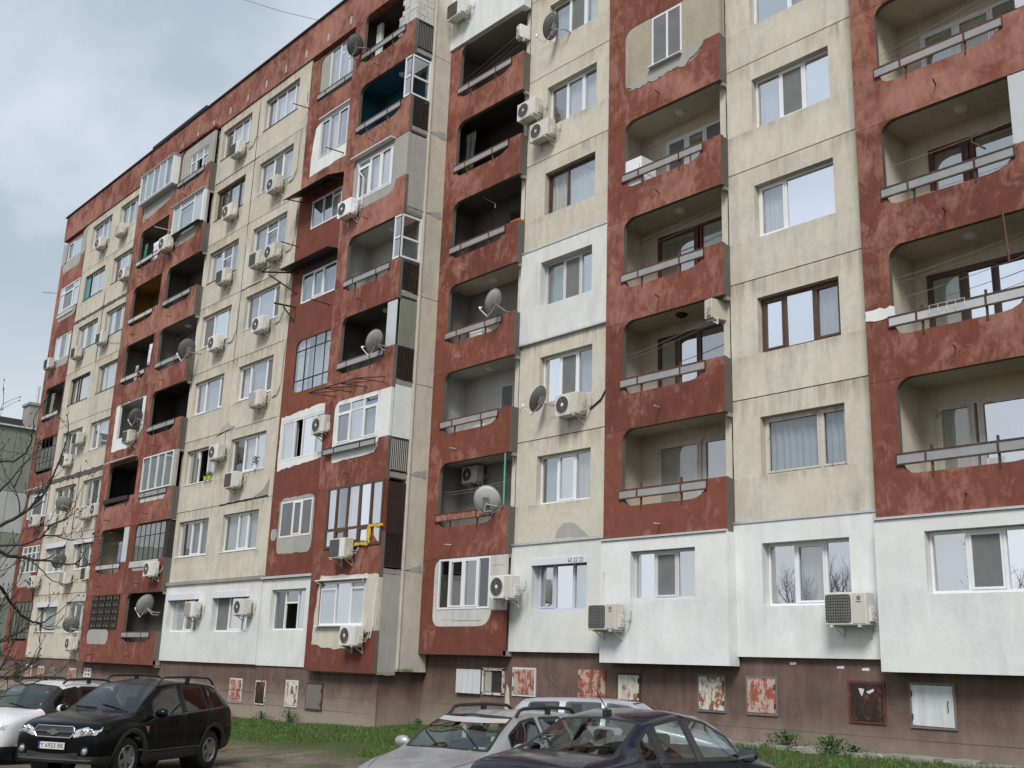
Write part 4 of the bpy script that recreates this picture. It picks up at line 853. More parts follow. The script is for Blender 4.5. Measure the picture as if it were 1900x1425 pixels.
hatch(-14.25, -13.55, 1.28, 1.98, yb, 'hatch_red', 'hatch_grey', False); hatch(-11.82, -11.13, 1.26, 1.96, yb, 'hatch_black', 'rail_brown', False); hatch(-10.54, -9.73, 1.24, 1.97, yb, 'hatch_pale', 'hatch_grey', True, .01, -1)
hb = PB(MB().box(-22.96, -22.9, yb-.05, yb+.0, 1.32, 1.98).box(-22.14, -22.08, yb-.05, yb, 1.32, 1.98).box(-22.96, -22.08, yb-.05, yb, 1.93, 2.0).box(-22.96, -22.08, yb-.05, yb, 1.30, 1.36), 'cellar_hatch', 'hatch_white')
MB().box(-22.9, -22.14, yb-.004, yb-.002, 1.36, 1.93).build('dark_opening', 'int_black', hb); MB().box(-22.86, -22.6, yb-.018, yb-.006, 1.38, 1.90).build('board', 'grey_plaster', hb)
cv = MB().box(-24.02, -23.0, yb-.10, yb-.05, 1.30, 1.94).build('door_leaf', 'hatch_pale', hb, bevel=.012)
ye = yL+.0
hatch(-34.38, -33.62, .62, 1.32, yL+.05, 'hatch_red', 'hatch_pale', False); hatch(-32.5, -31.95, .64, 1.30, ye, 'hatch_black', 'hatch_white', False); hatch(-30.6, -29.95, .66, 1.37, ye, 'hatch_white', 'hatch_pale', False); hatch(-29.36, -28.52, .62, 1.33, ye, 'hatch_grey', 'rail_dark', False)
hatch(-51.8, -51.0, .88, 1.3, yL+.05, 'hatch_grey', 'hatch_grey', False); hatch(-53.4, -52.75, .88, 1.3, yL+.05, 'hatch_red', 'hatch_pale', False); hatch(-49.4, -48.7, .88, 1.3, yL+.05, 'hatch_red', 'hatch_pale', False); hatch(-55.1, -54.4, .8, 1.35, yL+.05, 'hatch_red', 'hatch_pale', False); hatch(-56.6, -55.9, .6, 1.4, yL+.05, 'int_black', 'base_brown', False)
win(-47.6, -46.9, 1.02, 1.40, yL-.01, splits=(.5,), g='ll', back='dd', transom=.5); 
for x, z_, s in ((-18.6, 2.25, 1), (-13.2, 2.28, 2), (-12.1, 2.22, 3), (-11.55, 2.2, 4)): patch(rr(x, x+.16, z_, z_+.05, .02), yb, 'white', 90+s, .012)
patch([(-22.05, .9), (-21.85, .9), (-21.88, 1.5), (-21.98, 1.62), (-22.02, 1.3)], yb, 'curtain_cream', 95, .03)
patch([(-11.62, 1.86), (-11.5, 1.86), (-11.52, 1.80), (-11.56, 1.72), (-11.6, 1.8)], yb-.04, 'paper_white', 96, .015, name='paper_scrap'); patch([(-11.46, 1.80), (-11.3, 1.86), (-11.3, 1.82), (-11.4, 1.77)], yb-.04, 'paper_white', 97, .012, name='paper_scrap')
# lettering on the roller-shutter box
tcu = bpy.data.curves.new('shutter_lettering', 'FONT'); tcu.body = '62 22 22'; tcu.size = .155; tcu.extrude = .001; tcu.align_x = 'RIGHT'; tcu.resolution_u = 3
to = bpy.data.objects.new('lettering', tcu); COL.objects.link(to); to.location = (WD[1]-.10, -.103, ZR+2.205); to.rotation_euler = (PI/2, 0, 0); tcu.materials.append(MATS['ink_blue'])
me = bpy.data.meshes.new_from_object(to); bpy.data.objects.remove(to); to = bpy.data.objects.new('lettering', me); COL.objects.link(to); to.parent = sb
to.location = (WD[1]-.10, -.103, ZR+2.205); to.rotation_euler = (PI/2, 0, 0)
# ------------------------------------------------------------------ ground and background
def gz(x, y):
    s = lambda t: 0 if t <= 0 else 1 if t >= 1 else t*t*(3-2*t)
    return .10+.55*s((x+36)/24)*s((y+4.4)/4.1)-(.10+.12*s((-x-13)/6)+.10*s((-x-21)/4)-.11*s((x+10.6)/2.5))*s((-y-3)/6)+.012*math.sin(x*1.7+y*.9)+.010*math.sin(y*2.3-x*.7)
xs_ = [-600, -300, -160, -110]+[-90+i*.8 for i in range(119)]+[10, 30, 80, 200, 600]
ys_ = [-600, -200, -80, -45]+[-34+i*.7 for i in range(52)]+[6, 12, 30, 80, 200, 600]
P = [(x, y, gz(x, y)) for y in ys_ for x in xs_]; nx = len(xs_)
m = MB().pts(P, [(j*nx+i, j*nx+i+1, (j+1)*nx+i+1, (j+1)*nx+i) for j in range(len(ys_)-1) for i in range(nx-1)])
a = N('dirt')
c = a.ramp(a.noise(.7, 8, .62), (.35, (.120, .098, .072)), (.5, (.165, .138, .104)), (.68, (.225, .195, .152)))
c = a.mix(a.ramp(a.noise(9, 6, .65), (.35, .65), (.65, 1.15)), (0, 0, 0), c) if False else a.mix(.7, c, a.ramp(a.noise(9, 7, .65), (.3, .62), (.7, 1.2)), 'MULTIPLY')
gm = a.ramp(a.noise(.9, 8, .7, a.map((1, 1, 1), (5, 2, 0)), .8), (.53, 0.0), (.64, .85))
c = a.mix(gm, c, a.ramp(a.noise(20, 5), (.3, (.028, .052, .012)), (.7, (.072, .10, .030))))
yy_ = a.n.new('ShaderNodeSeparateXYZ'); a.l.new(a.co.outputs['Object'], yy_.inputs[0])
mr_ = a.n.new('ShaderNodeMapRange'); a.l.new(a.math('ADD', yy_.outputs['Y'], a.math('MULTIPLY', a.noise(.8, 6, .6), 2.4)), mr_.inputs[0]); mr_.inputs['From Min'].default_value = -4.9; mr_.inputs['From Max'].default_value = -3.6; mr_.inputs['To Max'].default_value = .85
c = a.mix(mr_.outputs[0], c, a.ramp(a.noise(14, 6, .65), (.3, (.030, .060, .012)), (.7, (.075, .115, .030))))
st_ = a.ramp(a.noise(38, 2, .5), (.70, 0.0), (.74, .8)); c = a.mix(st_, c, (.30, .28, .24))
a.set(col=c, rough=.95, spec=.2); a.bump(a.math('ADD', a.noise(45, 5), a.math('MULTIPLY', a.noise(6, 6), 2.0)), .8, .05)
tag(m.build('ground', 'dirt', smooth=True), kind='structure')

# grass against the wall
def in_grass(x, y):
    if x < -25.7: ok = -6.6+1.1*math.sin(x*.9) < y < -1.62
    elif x < -20: ok = -4.6+.8*math.sin(x*1.3) < y < -.02
    else: ok = -2.6+.5*math.sin(x*1.1) < y < -.25
    return ok
rg = random.Random(5); gm_ = MB(); k = 0
plain('grass_blade', (.060, .125, .020), .8, var=.45, vs=2.5); plain('grass_dry', (.11, .16, .04), .85, var=.4, vs=4)
while k < 60000:
    x = rg.uniform(-37, -5); y = rg.uniform(-7.8, -.02)
    if not in_grass(x, y): 
        if rg.random() > .015: continue
    if math.sin(x*2.1+y*1.3)+math.sin(x*.8-y*2.2)+rg.uniform(-1, 1) < -1.0: continue
    z0 = gz(x, y); h = rg.uniform(.03, .085)*(1.25 if rg.random() < .15 else 1); a_ = rg.uniform(0, 2*PI); lx, ly = math.cos(a_)*h*.5, math.sin(a_)*h*.5; w_ = .008
    px, py = -math.sin(a_)*w_, math.cos(a_)*w_
    gm_.pts([(x-px, y-py, z0-.01), (x+px, y+py, z0-.01), (x+lx*.45+px*.7, y+ly*.45+py*.7, z0+h*.65), (x+lx, y+ly, z0+h)], [(0, 1, 2), (0, 2, 3)], 1 if rg.random() < .35 else 0); k += 1
go = gm_.build('grass', ['grass_blade', 'grass_dry']); tag(go, 'short green grass along the foot of the brown base wall', 'grass', kind='stuff')

# broken concrete apron along the near section
for i in range(13):
    x = -14.6+i*.62; w_ = rg.uniform(.42, .6); y0, y1 = -.62+rg.uniform(-.1, .1), -.06
    pl = wob(rect(x, x+w_, y0, y1), .05, 300+i, .14); zc = gz(x, -.35)+rg.uniform(.0, .03)
    o = MB().prism(pl, zc-.10, zc+.045, axis='z').build('paving_slab', 'concrete', smooth=False)
    tag(o, 'cracked grey concrete slab at the foot of the base wall, %s from the pale blue hatch end' % ('first second third fourth fifth sixth seventh eighth ninth tenth eleventh twelfth thirteenth'.split()[12-i]), 'paving slab', 'broken apron slabs along the base wall')
def weed(x, y, h, n, seed, label):
    r_ = random.Random(seed); t = thing('weed', label, 'weed', (x, y, gz(x, y)), 0, 'weeds along the base wall'); m = MB(); st = MB()
    for i in range(n):
        a_ = r_.uniform(0, 2*PI); rr_ = abs(r_.gauss(0, h*.75)); zz_ = r_.uniform(.05, 1)*h*(1-.5*rr_/(h*1.8)); c_ = Vector((math.cos(a_)*rr_, math.sin(a_)*rr_*.6, max(.02, zz_)))
        s_ = r_.uniform(.025, .05); q = Matrix.Rotation(r_.uniform(0, 6.3), 3, 'Z') @ Matrix.Rotation(r_.uniform(-.9, .9), 3, 'X')
        m.pts([c_+q @ Vector(v) for v in ((-s_*.45, 0, 0), (0, -s_, .01), (s_*.45, 0, 0), (0, s_, .012))], [(0, 1, 2, 3)])
    for i in range(max(4, n//30)):
        a_ = r_.uniform(0, 6.3); st.tube([(0, 0, -.02), (math.cos(a_)*h*.4, math.sin(a_)*h*.3, h*.5), (math.cos(a_)*h*.8, math.sin(a_)*h*.5, h*.8)], .006, 4)
    m.build('leaves', 'leaf', t); st.build('stems', 'leaf', t)
weed(-13.0, -.45, .36, 420, 1, 'bushy green weed under the rust-red hatch beside broken slabs'); weed(-11.95, -.5, .36, 460, 2, 'broad green weed on the broken slabs below the black hatch')
weed(-11.5, -.45, .18, 160, 3, 'low green weed just beside the broad weed below the black hatch'); weed(-29.9, -1.75, .42, 300, 4, 'tall green weed below the white rusty hatch of the far base wall'); weed(-31.6, -1.75, .3, 240, 5, 'leafy weed between the two rusted hatches of the far base wall')
weed(-34.3, -1.72, .32, 240, 6, 'leafy weed beneath the red and white hatch near the black car'); weed(-25.2, -.4, .22, 200, 7, 'low weed in the corner where the base walls meet')
t = thing('weed', 'grass tuft growing on the ledge above the brown corner wall', 'weed', (-25.38, -.75, ZL-.05), 0, 'weeds along the base wall'); m = MB()
for i in range(120):
    a_ = rg.uniform(0, 6.3); x, y = rg.gauss(0, .05), rg.gauss(0, .16); h = rg.uniform(.05, .14); m.pts([(x-.006, y, 0), (x+.006, y, 0), (x+math.cos(a_)*.05, y+math.sin(a_)*.05, h)], [(0, 1, 2)])
m.build('blades', 'leaf', t)
# rubble stones and litter
for i, (x, y, s_) in enumerate(((-14.2, -.5, .07), (-12.55, -.62, .10), (-10.9, -.55, .09), (-10.2, -.5, .07), (-9.6, -.6, .08), (-13.7, -.62, .06))):
    bm = bmesh.new(); bmesh.ops.create_icosphere(bm, subdivisions=2, radius=s_); r_ = random.Random(i)
    for v in bm.verts: v.co *= r_.uniform(.75, 1.15); v.co.z *= .6
    me = bpy.data.meshes.new('stone'); bm.to_mesh(me); bm.free(); me.materials.append(MATS['concrete']); o = bpy.data.objects.new('stone', me); COL.objects.link(o); o.location = (x, y, gz(x, y)+s_*.35)
    tag(o, ['small grey stone just left of the bushy weed', 'largest grey stone between the two green weeds', 'grey stone below the gap between black and pale blue hatches', 'small grey stone below the left edge of the pale blue hatch', 'grey stone below the right edge of the pale blue hatch', 'smallest grey stone touching the bushy weed'][i]+' on the slabs', 'stone', 'rubble stones along the base wall')

# far grey block behind the left end
FB = thing('far_building', 'grey-green blank end wall of another block behind the bare tree', 'building', (-80, 2, 0))
def pf(m, n, mat): o = m.build(n, mat, FB); o.matrix_parent_inverse = Matrix.Translation((80, -2, 0)); return o
levels = [0, 2.7, 5.5, 8.3, 10.0, 12.9, 15.7, 17.5]
cols_ = ['far_green', 'far_green', 'far_pale', 'far_green', 'far_pale', 'far_green', 'far_green']
ysp = [-22, -15.5, -9, -2.6, 3.6, 9.8]
for i, (a_, b_) in enumerate(zip(levels, levels[1:])):
    for j, (c_, d_) in enumerate(zip(ysp, ysp[1:])): 
        mt = cols_[i]
        if i == 2 and j == 2: mt = 'far_green'
        pf(MB().box(-80.25, -80+.01*((i+j) % 2), c_+.015, d_-.015, a_+.015, b_-.015), 'wall_panel', mt)
pf(MB().box(-95, -80.3, -22, 9.8, 0, 17.4), 'inner_wall', 'concrete'); pf(MB().box(-95, -79.8, -22.2, 10.0, 17.5, 17.62), 'roof_edge', 'zinc'); pf(MB().box(-95, -80.4, -20, 4.0, 17.62, 18.2), 'roof_upstand', 'roof_edge')
pf(MB().box(-84.2, -82.7, 5.0, 6.6, 17.62, 19.9), 'chimney', 'concrete'); pf(MB().box(-84.3, -82.6, 4.9, 6.7, 19.9, 20.1), 'chimney_cap', 'concrete'); pf(MB().tube([(-83.6, 5.7, 20.1), (-83.6, 5.7, 21.6)], .13, 8).tube([(-83.2, 6.1, 20.1), (-83.2, 6.1, 22.0)], .10, 8), 'flue', 'zinc')
for i in range(5): pf(MB().box(-79.99, -79.96, -12+i*3.1, -11.82+i*3.1, 16.55, 16.75), 'anchor_hole', 'roof_edge')

# overhead wire
P0 = CAM+Vector((-.8322, .3795, .5958))*36; P1 = CAM+Vector((-.7901, .4340, .5801))*40
d_ = (P1-P0); wire = MB().tube([P0-d_*3+Vector((0, 0, .6)), P0, P0.lerp(P1, .5)+Vector((0, 0, -.06)), P1], .011, 4)
tag(wire.build('overhead_wire', 'line_grey'), 'thin wire running across the sky to the red parapet', 'wire')

# ------------------------------------------------------------------ air conditioners
def make_ac(kind, wmat='ac_white'):
    t = bpy.data.objects.new('air_conditioner', None); COL.objects.link(t)
    W, Hh, D = .80, .56, .29; y1 = -.10; y0 = y1-D                           # front at y0
    MB().box(-W/2, W/2, y0, y1, 0, Hh).build('casing', wmat, t, bevel=.018)
    MB().box(W/2-.25, W/2-.01, y0-.008, y0-.0005, .03, Hh-.03).build('front_panel', wmat, t, bevel=.003)
    MB().box(W/2, W/2+.035, y0+.10, y1-.02, .06, .32).build('valve_cover', wmat, t, bevel=.01)
    cx, cz, r_ = -W/2+.275, Hh/2, .245
    if kind == 'round':
        M4 = Matrix.Translation((cx, y0, cz)) @ Matrix.Rotation(PI/2, 4, 'X')
        MB().lathe([(r_, .004), (r_-.012, .014), (r_-.03, .004)], 28, M4).build('fan_ring', wmat, t, smooth=True)
        MB().lathe([(r_-.02, .002), (.001, .002)], 24, M4).build('fan_opening', 'ac_dark', t)
        g_ = MB()
        for q in (.06, .10, .14, .18, .215): g_.lathe([(q-.005, .010), (q+.005, .010)], 24, M4)
        for i in range(8):
            a_ = i*PI/4; g_.bar((cx+.04*math.cos(a_), y0-.011, cz+.04*math.sin(a_)), (cx+(r_-.02)*math.cos(a_+.4), y0-.011, cz+(r_-.02)*math.sin(a_+.4)), .007)
        g_.build('fan_grille', 'ac_mesh', t)
        MB().lathe([(.05, .012), (.04, .020), (.001, .022)], 14, M4).build('hub', wmat, t, smooth=True)
    else:
        MB().prism(arc(cx, cz, r_*.98, 0, 360, 4) and rr(cx-.255, cx+.245, .035, Hh-.035, .07), y0-.006, y0-.0005).build('grille_plate', 'ac_mesh', t)
        g_ = MB()
        for i in range(11): xx = cx-.24+i*.047; g_.box(xx-.004, xx+.004, y0-.012, y0-.006, .05, Hh-.05)
        for i in range(10): q = .06+i*.049; g_.box(cx-.245, cx+.235, y0-.013, y0-.0065, q-.004, q+.004)
        g_.build('fan_grille', 'ac_white' if kind == 'pale' else 'ac_dark', t)
    for sx in (-.27, .27):
        b = MB(); b.box(sx-.02, sx+.02, y0-.02, 0, -.035, -.002).box(sx-.018, sx+.018, -.03, 0, -.20, -.036).bar((sx, -.02, -.18), (sx, y0+.12, -.03), .022)
        b.build('bracket', 'ac_white', t)
    MB().tube([(W/2+.03, y0+.17, .14), (W/2+.08, y0+.18, .11), (W/2+.12, y1, .14), (W/2+.14, -.03, .24), (W/2+.13, -.02, .42)], .013, 6).tube([(W/2+.03, y0+.2, .25), (W/2+.09, y0+.2, .2), (W/2+.15, y1, .2), (W/2+.13, -.03, .3)], .010, 6).build('pipes', 'line_grey', t)
    return t
AC = {k: make_ac(*v) for k, v in (('r', ('round',)), ('s', ('square',)), ('p', ('pale',)), ('n', ('round', 'ac_new')))}
used = set(); acg = 'air-conditioner outdoor units hung on the facade'
def ac(x, z, y, kind, label, sc=1.0, rz=0.0):
    o = AC[kind] if kind not in used else copy_tree(AC[kind]); used.add(kind)
    o.location = (x-.06, y, z-.28*sc); o.scale = (sc,)*3; o.rotation_euler = (0, 0, rz)
    tag(o, label, 'air conditioner', acg); return o
fl_ = {1: 'ground-floor', 2: 'second-storey', 3: 'third-storey', 4: 'fourth-storey', 5: 'fifth-storey', 6: 'sixth-storey', 7: 'seventh-storey', 8: 'top-storey'}
Kn, Ln = 'of the middle beige strip', 'of the far beige strip'
for x, z, f, kd, wh in ((-37.73, 22.2, 8, 's', 'left'), (-37.81, 19.46, 7, 'r', 'left'), (-34.19, 19.46, 7, 'r', 'right'), (-37.70, 16.63, 6, 's', 'left'), (-37.76, 13.89, 5, 'r', 'left'), (-34.20, 13.87, 5, 'r', 'right'), (-33.9, 11.0, 4, 'p', 'right'), (-35.11, 8.19, 3, 's', 'right')):
    ac(x, z, yL, kd, 'weathered white air conditioner under the %s %s window %s' % (fl_[f], wh, Kn))
ac(-34.98, 16.62, yL, 's', 'left unit of the two air conditioners under one sixth-storey window'); ac(-33.83, 16.6, yL, 'r', 'right unit of the two air conditioners under one sixth-storey window')
ac(-36.65, 9.4, yL, 'r', 'air conditioner beside the upper corner of an open third-storey window, middle strip')
ac(-37.15, 3.67, yL-.06, 'p', 'air conditioner by the shuttered white ground-floor window nearer the red bays', .95); ac(-33.39, 3.68, yL-.06, 'r', 'air conditioner with yellow sticker beside the second white ground-floor shutter window', .95)
for x, z, f, kd, wh in ((-52.35, 22.24, 8, 'r', 'left'), (-49.79, 22.21, 8, 'p', 'right'), (-48.45, 19.56, 7, 'r', 'right'), (-53.57, 16.64, 6, 's', 'left'), (-50.32, 16.72, 6, 's', 'right'), (-53.81, 8.22, 3, 'p', 'left'), (-50.68, 5.29, 2, 'p', 'left'), (-48.8, 2.39, 1, 'r', 'right')):
    ac(x, z, yL, kd, 'small white air conditioner under the %s %s window %s' % (fl_[f], wh, Ln))
ac(-57.62, 16.83, yL, 's', 'air conditioner at the far corner of the block below a sixth-storey window'); ac(-51.59, 11.95, yL, 's', 'upper of two air conditioners around a fourth-storey window, far beige strip'); ac(-52.85, 11.03, yL, 's', 'lower of two air conditioners around a fourth-storey window, far beige strip')
ac(-49.36, 8.2, yL, 'p', 'rear of the two air conditioners side by side on the third storey'); ac(-47.97, 8.22, yL, 'r', 'front of the two air conditioners side by side on the third storey')
ac(-56.12, 8.35, yL, 'r', 'air conditioner under the white-glazed far corner bay behind the branches'); ac(-54.93, 5.28, yL, 'r', 'air conditioner beside the grey patch of the far corner bay'); ac(-48.04, 5.39, yL, 's', 'air conditioner next to the loggia where blue trousers hang')
ac(-43.11, 19.48, yF, 'r', 'large air conditioner on the pier between laundry loggia and white glazing', 1.1); ac(-44.58, 11.03, yF, 's', 'air conditioner under the dish in the white-plastered loggia', .95); ac(-40.6, 5.24, yF, 'r', 'air conditioner hung below the steel-gridded loggia panes')
ac(-28.33, 16.51, yF, 'n', 'new bright white air conditioner with black fan under the brown awning'); ac(-29.17, 9.33, yL-.1, 'r', 'air conditioner between two white third-storey windows of the red bays'); ac(-27.15, 5.26, yF, 's', 'air conditioner below the brown-framed glazing with yellow foam', 1.05); ac(-26.3, 2.74, yF, 'r', 'air conditioner under the ground-floor window with lion print grille')
ac(-24.74, 22.99, yf-.06, 's', 'air conditioner on the white panel at the top of the photo', 1.05); ac(-21.75, 21.05, -.05, 'p', 'small white air conditioner edge beside the upper loggia', .8, R(-100)); ac(-24.4, 7.55, .82, 'r', 'air conditioner inside the dark loggia above a satellite dish', .9)
ac(-21.51, 4.07, yf+.05, 'r', 'air conditioner between the laundry window and the numbered shutter window', 1.08)
ac(-21.45, 18.14, 0, 'r', 'upper unit of two staggered air conditioners beside a white window'); ac(-20.86, 17.23, 0, 'r', 'lower unit of two staggered air conditioners beside a white window'); ac(-19.45, 8.74, 0, 'r', 'air conditioner with yellowed fan right of a satellite dish', 1.05)
ga = ac(-17.72, 3.25, yf-.06, 's', 'air conditioner on the left end of the white ground-floor bay', 1.08); gb = ac(-11.47, 3.35, -.06, 's', 'large air conditioner beside the white ground-floor window nearest the camera', 1.12)
ac(-14.5, 10.29, -.1, 'p', 'air conditioner hung edge-on under a loggia ceiling corner', .85, R(-100))
# maker's mark on the two nearest units: a dark ring broken by a pink stroke above a small wordmark
for t in (ga, gb):
    m = MB(); y_ = -.402; cx, cz = .275, .455
    def ringp(a0, a1, r0, r1): return arc(cx, cz, r1, a0, a1, 10)+arc(cx, cz, r0, a1, a0, 10)
    m.prism(ringp(30, 300, .021, .036), y_-.001, y_+.001); m.build('logo_ring', 'logo_blue', t)
    MB().prism(ringp(-60, 25, .010, .036), y_-.001, y_+.001).box(cx-.004, cx+.030, y_-.001, y_+.001, cz-.004, cz+.010).build('logo_stroke', 'logo_pink', t)
    MB().box(cx-.052, cx-.030, y_-.001, y_+.001, .385, .398).box(cx-.026, cx-.004, y_-.001, y_+.001, .385, .398).box(cx, cx+.022, y_-.001, y_+.001, .385, .398).box(cx+.026, cx+.048, y_-.001, y_+.001, .385, .398).build('wordmark', 'logo_blue', t)
MB().tube([(-.30, -.015, .56), (-.30, -.015, 1.0), (-.28, -.02, 1.3)], .022, 6).build('riser_pipe', 'cable_white', ga)
# long refrigerant and drain cables running on the walls
def cable(P, r_, mat, label, y):
    o = MB().tube([(x, y-.02-.015*(i % 2), z) for i, (x, z) in enumerate(P)], r_, 5).build('cable', mat); tag(o, label, 'cable'); return o
cable([(-19.0, 8.6), (-18.6, 8.8), (-18.32, 9.2), (-18.3, 10.4), (-18.3, 11.3)], .022, 'cable_black', 'black cable curving from the yellowed unit up the strip edge', 0)
for i, (x, z, f) in enumerate(((-37.2, 22.1, 8), (-33.6, 19.4, 7), (-33.3, 16.5, 6), (-37.2, 13.8, 5), (-33.6, 13.8, 5), (-33.3, 11.0, 4))):
    cable([(x, z), (x+.35, z+.05), (x+.55, z+.4), (x+.58, z+1.3), (x+.6, z+2.0)], .018, 'line_grey', 'grey pipe rising beside the %s air conditioner on the middle strip%s' % (fl_[f], ', left window' if x < -36 else ', right window'), yL)
cable([(-27.9, 16.6), (-27.9, 17.6), (-28.2, 17.85), (-28.3, 18.2)], .03, 'cable_white', 'white pipe rising from the new air conditioner under the awning', yF)
cable([(-25.75, 2.7), (-25.62, 3.0), (-25.6, 4.2)], .025, 'cable_white', 'white pipe bending up beside the ground-floor corner window', yF)

# ------------------------------------------------------------------ satellite dishes
def make_dish(mat):
    t = bpy.data.objects.new('satellite_dish', None); COL.objects.link(t); n = 24; rings = 5; P = [(0, 0, 0)]
    for j in range(1, rings+1):
        r_ = .43*j/rings
        for i in range(n): a_ = 2*PI*i/n; P.append((r_*math.cos(a_)*.94, r_*math.sin(a_), .10*(j/rings)**2))
    F = [(0, 1+i, 1+(i+1) % n) for i in range(n)]+[(1+j*n+i, 1+(j+1)*n+i, 1+(j+1)*n+(i+1) % n, 1+j*n+(i+1) % n) for j in range(rings-1) for i in range(n)]
    m = MB().pts(P, F); o = m.build('reflector', mat, t, smooth=True); so_ = o.modifiers.new('thick', 'SOLIDIFY'); so_.thickness = .008
    MB().tube([(.43*math.cos(2*PI*i/n)*.94, .43*math.sin(2*PI*i/n), .10) for i in range(n+1)], .010, 5).build('rim', mat, t)
    MB().box(-.09, .09, -.12, .12, -.05, -.008).box(-.05, .05, -.28, -.05, -.07, -.012).build('mount', 'steel', t)
    MB().bar((0, -.20, -.04), (0, -.56, .10), .03).bar((0, -.56, .10), (0, -.40, .52), .028).build('feed_arm', 'pvc_grey', t)
    MB().tube([(0, -.40, .48), (0, -.34, .56)], .035, 8).tube([(0, -.37, .52), (0, -.31, .46)], .028, 8).build('receiver', 'pvc', t)
    return t
DI = {'l': make_dish('dish_light'), 'd': make_dish('dish_dark')}; usedd = set()
def dish(x, z, y, kind, label, n=(-.88, -.25, .40), sc=1.0, wall=None):
    o = DI[kind] if kind not in usedd else copy_tree(DI[kind]); usedd.add(kind)
    nv = Vector(n).normalized(); upv = Vector((0, 0, 1)); xv = upv.cross(nv).normalized(); yv = nv.cross(xv)
    o.matrix_world = Matrix.Translation((x, y, z)) @ Matrix(((xv.x, yv.x, nv.x, 0), (xv.y, yv.y, nv.y, 0), (xv.z, yv.z, nv.z, 0), (0, 0, 0, 1))) @ Matrix.Scale(sc*.86, 4)
    tag(o, label, 'satellite dish', 'satellite dishes on the facade')
    # wall arm, in the dish's own frame
    inv = o.matrix_world.inverted(); w_ = wall or (x+.35, y+.36, z-.18); p0 = Vector((x, y, z))-nv*.05+Vector((0, 0, -.08))
    b = MB().tube([inv @ p0, inv @ Vector((w_[0], (y+w_[1])/2-.05, w_[2])), inv @ Vector(w_)], .022, 6); b.build('wall_arm', 'steel', o)
dish(-20.55, 9.04, -.36, 'd', 'dark grey satellite dish left of the unit with yellowed fan'); dish(-22.23, 12.16, -.66, 'l', 'pale satellite dish on the railing of a fourth-storey loggia', wall=(-21.95, -.3, 11.85)); dish(-22.33, 6.42, -.62, 'l', 'pale satellite dish facing out in front of the brown-panelled railing', (-.35, .55, .30), 1.1, (-22.0, -.3, 6.25))
dish(-20.45, 20.44, -.36, 'd', 'dark satellite dish under the highest visible beige-strip window', sc=1.05); dish(-26.05, 11.42, -2.1, 'l', 'pale satellite dish at the corner loggia with green side sheet', wall=(-25.6, -1.85, 11.2)); dish(-28.55, 22.7, -2.1, 'd', 'dark satellite dish beside the yellow-curtained top-storey window', sc=1.05, wall=(-28.9, -1.8, 22.4))
dish(-39.5, 13.9, -2.1, 'd', 'big dark satellite dish on the end of a fifth-storey loggia', sc=1.15, wall=(-40.1, -1.85, 13.6)); dish(-43.9, 11.8, -2.1, 'd', 'dark satellite dish inside the white-plastered loggia opening', sc=.95, wall=(-43.9, -1.8, 11.5)); dish(-40.45, 3.85, -2.15, 'l', 'pale satellite dish on the lowest open loggia beside the white panel', sc=1.1, wall=(-40.15, -1.7, 3.6))
dish(-48.9, 3.17, -1.86, 'd', 'dark satellite dish in front of the lowest far-strip window', (-.75, .3, .35)); dish(-52.13, 8.83, -1.86, 'd', 'dark round satellite dish before a third-storey window of the far strip', (-.7, .45, .3)); dish(-51.39, 6.07, -1.86, 'd', 'dark satellite dish hidden behind branches on the second storey')

# ------------------------------------------------------------------ laundry, pots, cupboard
def cloth(x0, x1, z0, z1, y, mat, label, name='laundry', seed=1):
    m = MB(); n = 14; r_ = random.Random(seed); ph = r_.uniform(0, 6); P = []
    for i in range(n+1):
        x = x0+(x1-x0)*i/n
        for j in range(6):
            t_ = j/5; P.append((x+.015*math.sin(j*1.3+i*.5), y+.03*math.sin(i*1.1+ph)*(.3+t_)+.015*math.sin(i*2.3+j), z1+(z0-z1)*t_+(.03*math.sin(i*.9+ph) if j == 5 else 0)))
    F = [(i*6+j, (i+1)*6+j, (i+1)*6+j+1, i*6+j+1) for i in range(n) for j in range(5)]
    o = m.pts(P, F).build(name, mat, smooth=True); s_ = o.modifiers.new('thick', 'SOLIDIFY'); s_.thickness = .006
    tag(o, label, 'laundry')
z = zf('L', 7); cloth(-45.9, -45.2, z+.75, z+1.75, yF+.25, 'cloth_white', 'white shirts drying in the seventh-storey loggia'); cloth(-46.75, -46.45, z+.9, z+1.9, yF+.2, 'cloth_green', 'green cloth hanging beside white shirts in the loggia'); cloth(-46.5, -46.0, z+.62, z+.85, yF+.1, 'cloth_red', 'dark red cloth low behind the loggia railing')
z = zf('L', 2); cloth(-45.35, -44.6, z+1.0, z+1.95, yF+.2, 'cloth_blue', 'blue patterned trousers drying in a low loggia')
z = zf('L', 5); cloth(-44.35, -44.05, z+1.15, z+2.1, yF+.05, 'cloth_white', 'white towel hanging at the fifth-storey loggia pier'); cloth(-46.5, -46.2, z+.8, z+1.6, yF+.4, 'curtain_grey', 'grey towel hanging in the fifth-storey loggia')
z = zf('R', 1); cloth(-24.15, -23.85, z+1.55, z+2.1, yf+.35, 'cloth_white', 'white garment on the line behind the laundry window'); cloth(-22.75, -22.55, z+1.7, z+2.15, yf+.35, 'curtain_blue', 'pale blue cloth behind the open laundry window sash'); cloth(-22.6, -22.48, z+1.45, z+2.0, yf+.30, 'cloth_white', 'white towel at the open end of laundry window')
z = zf('L', 8); cloth(-26.7, -26.4, z+.75, z+1.6, yF+.15, 'curtain_grey', 'pale cloth hanging in the top corner loggia by the block wall')
z = zf('L', 5+0); cloth(-57.9, -57.4, z+1.0, z+2.2, yL+.2, 'far_green', 'green patterned cloth hanging in the far corner loggia')
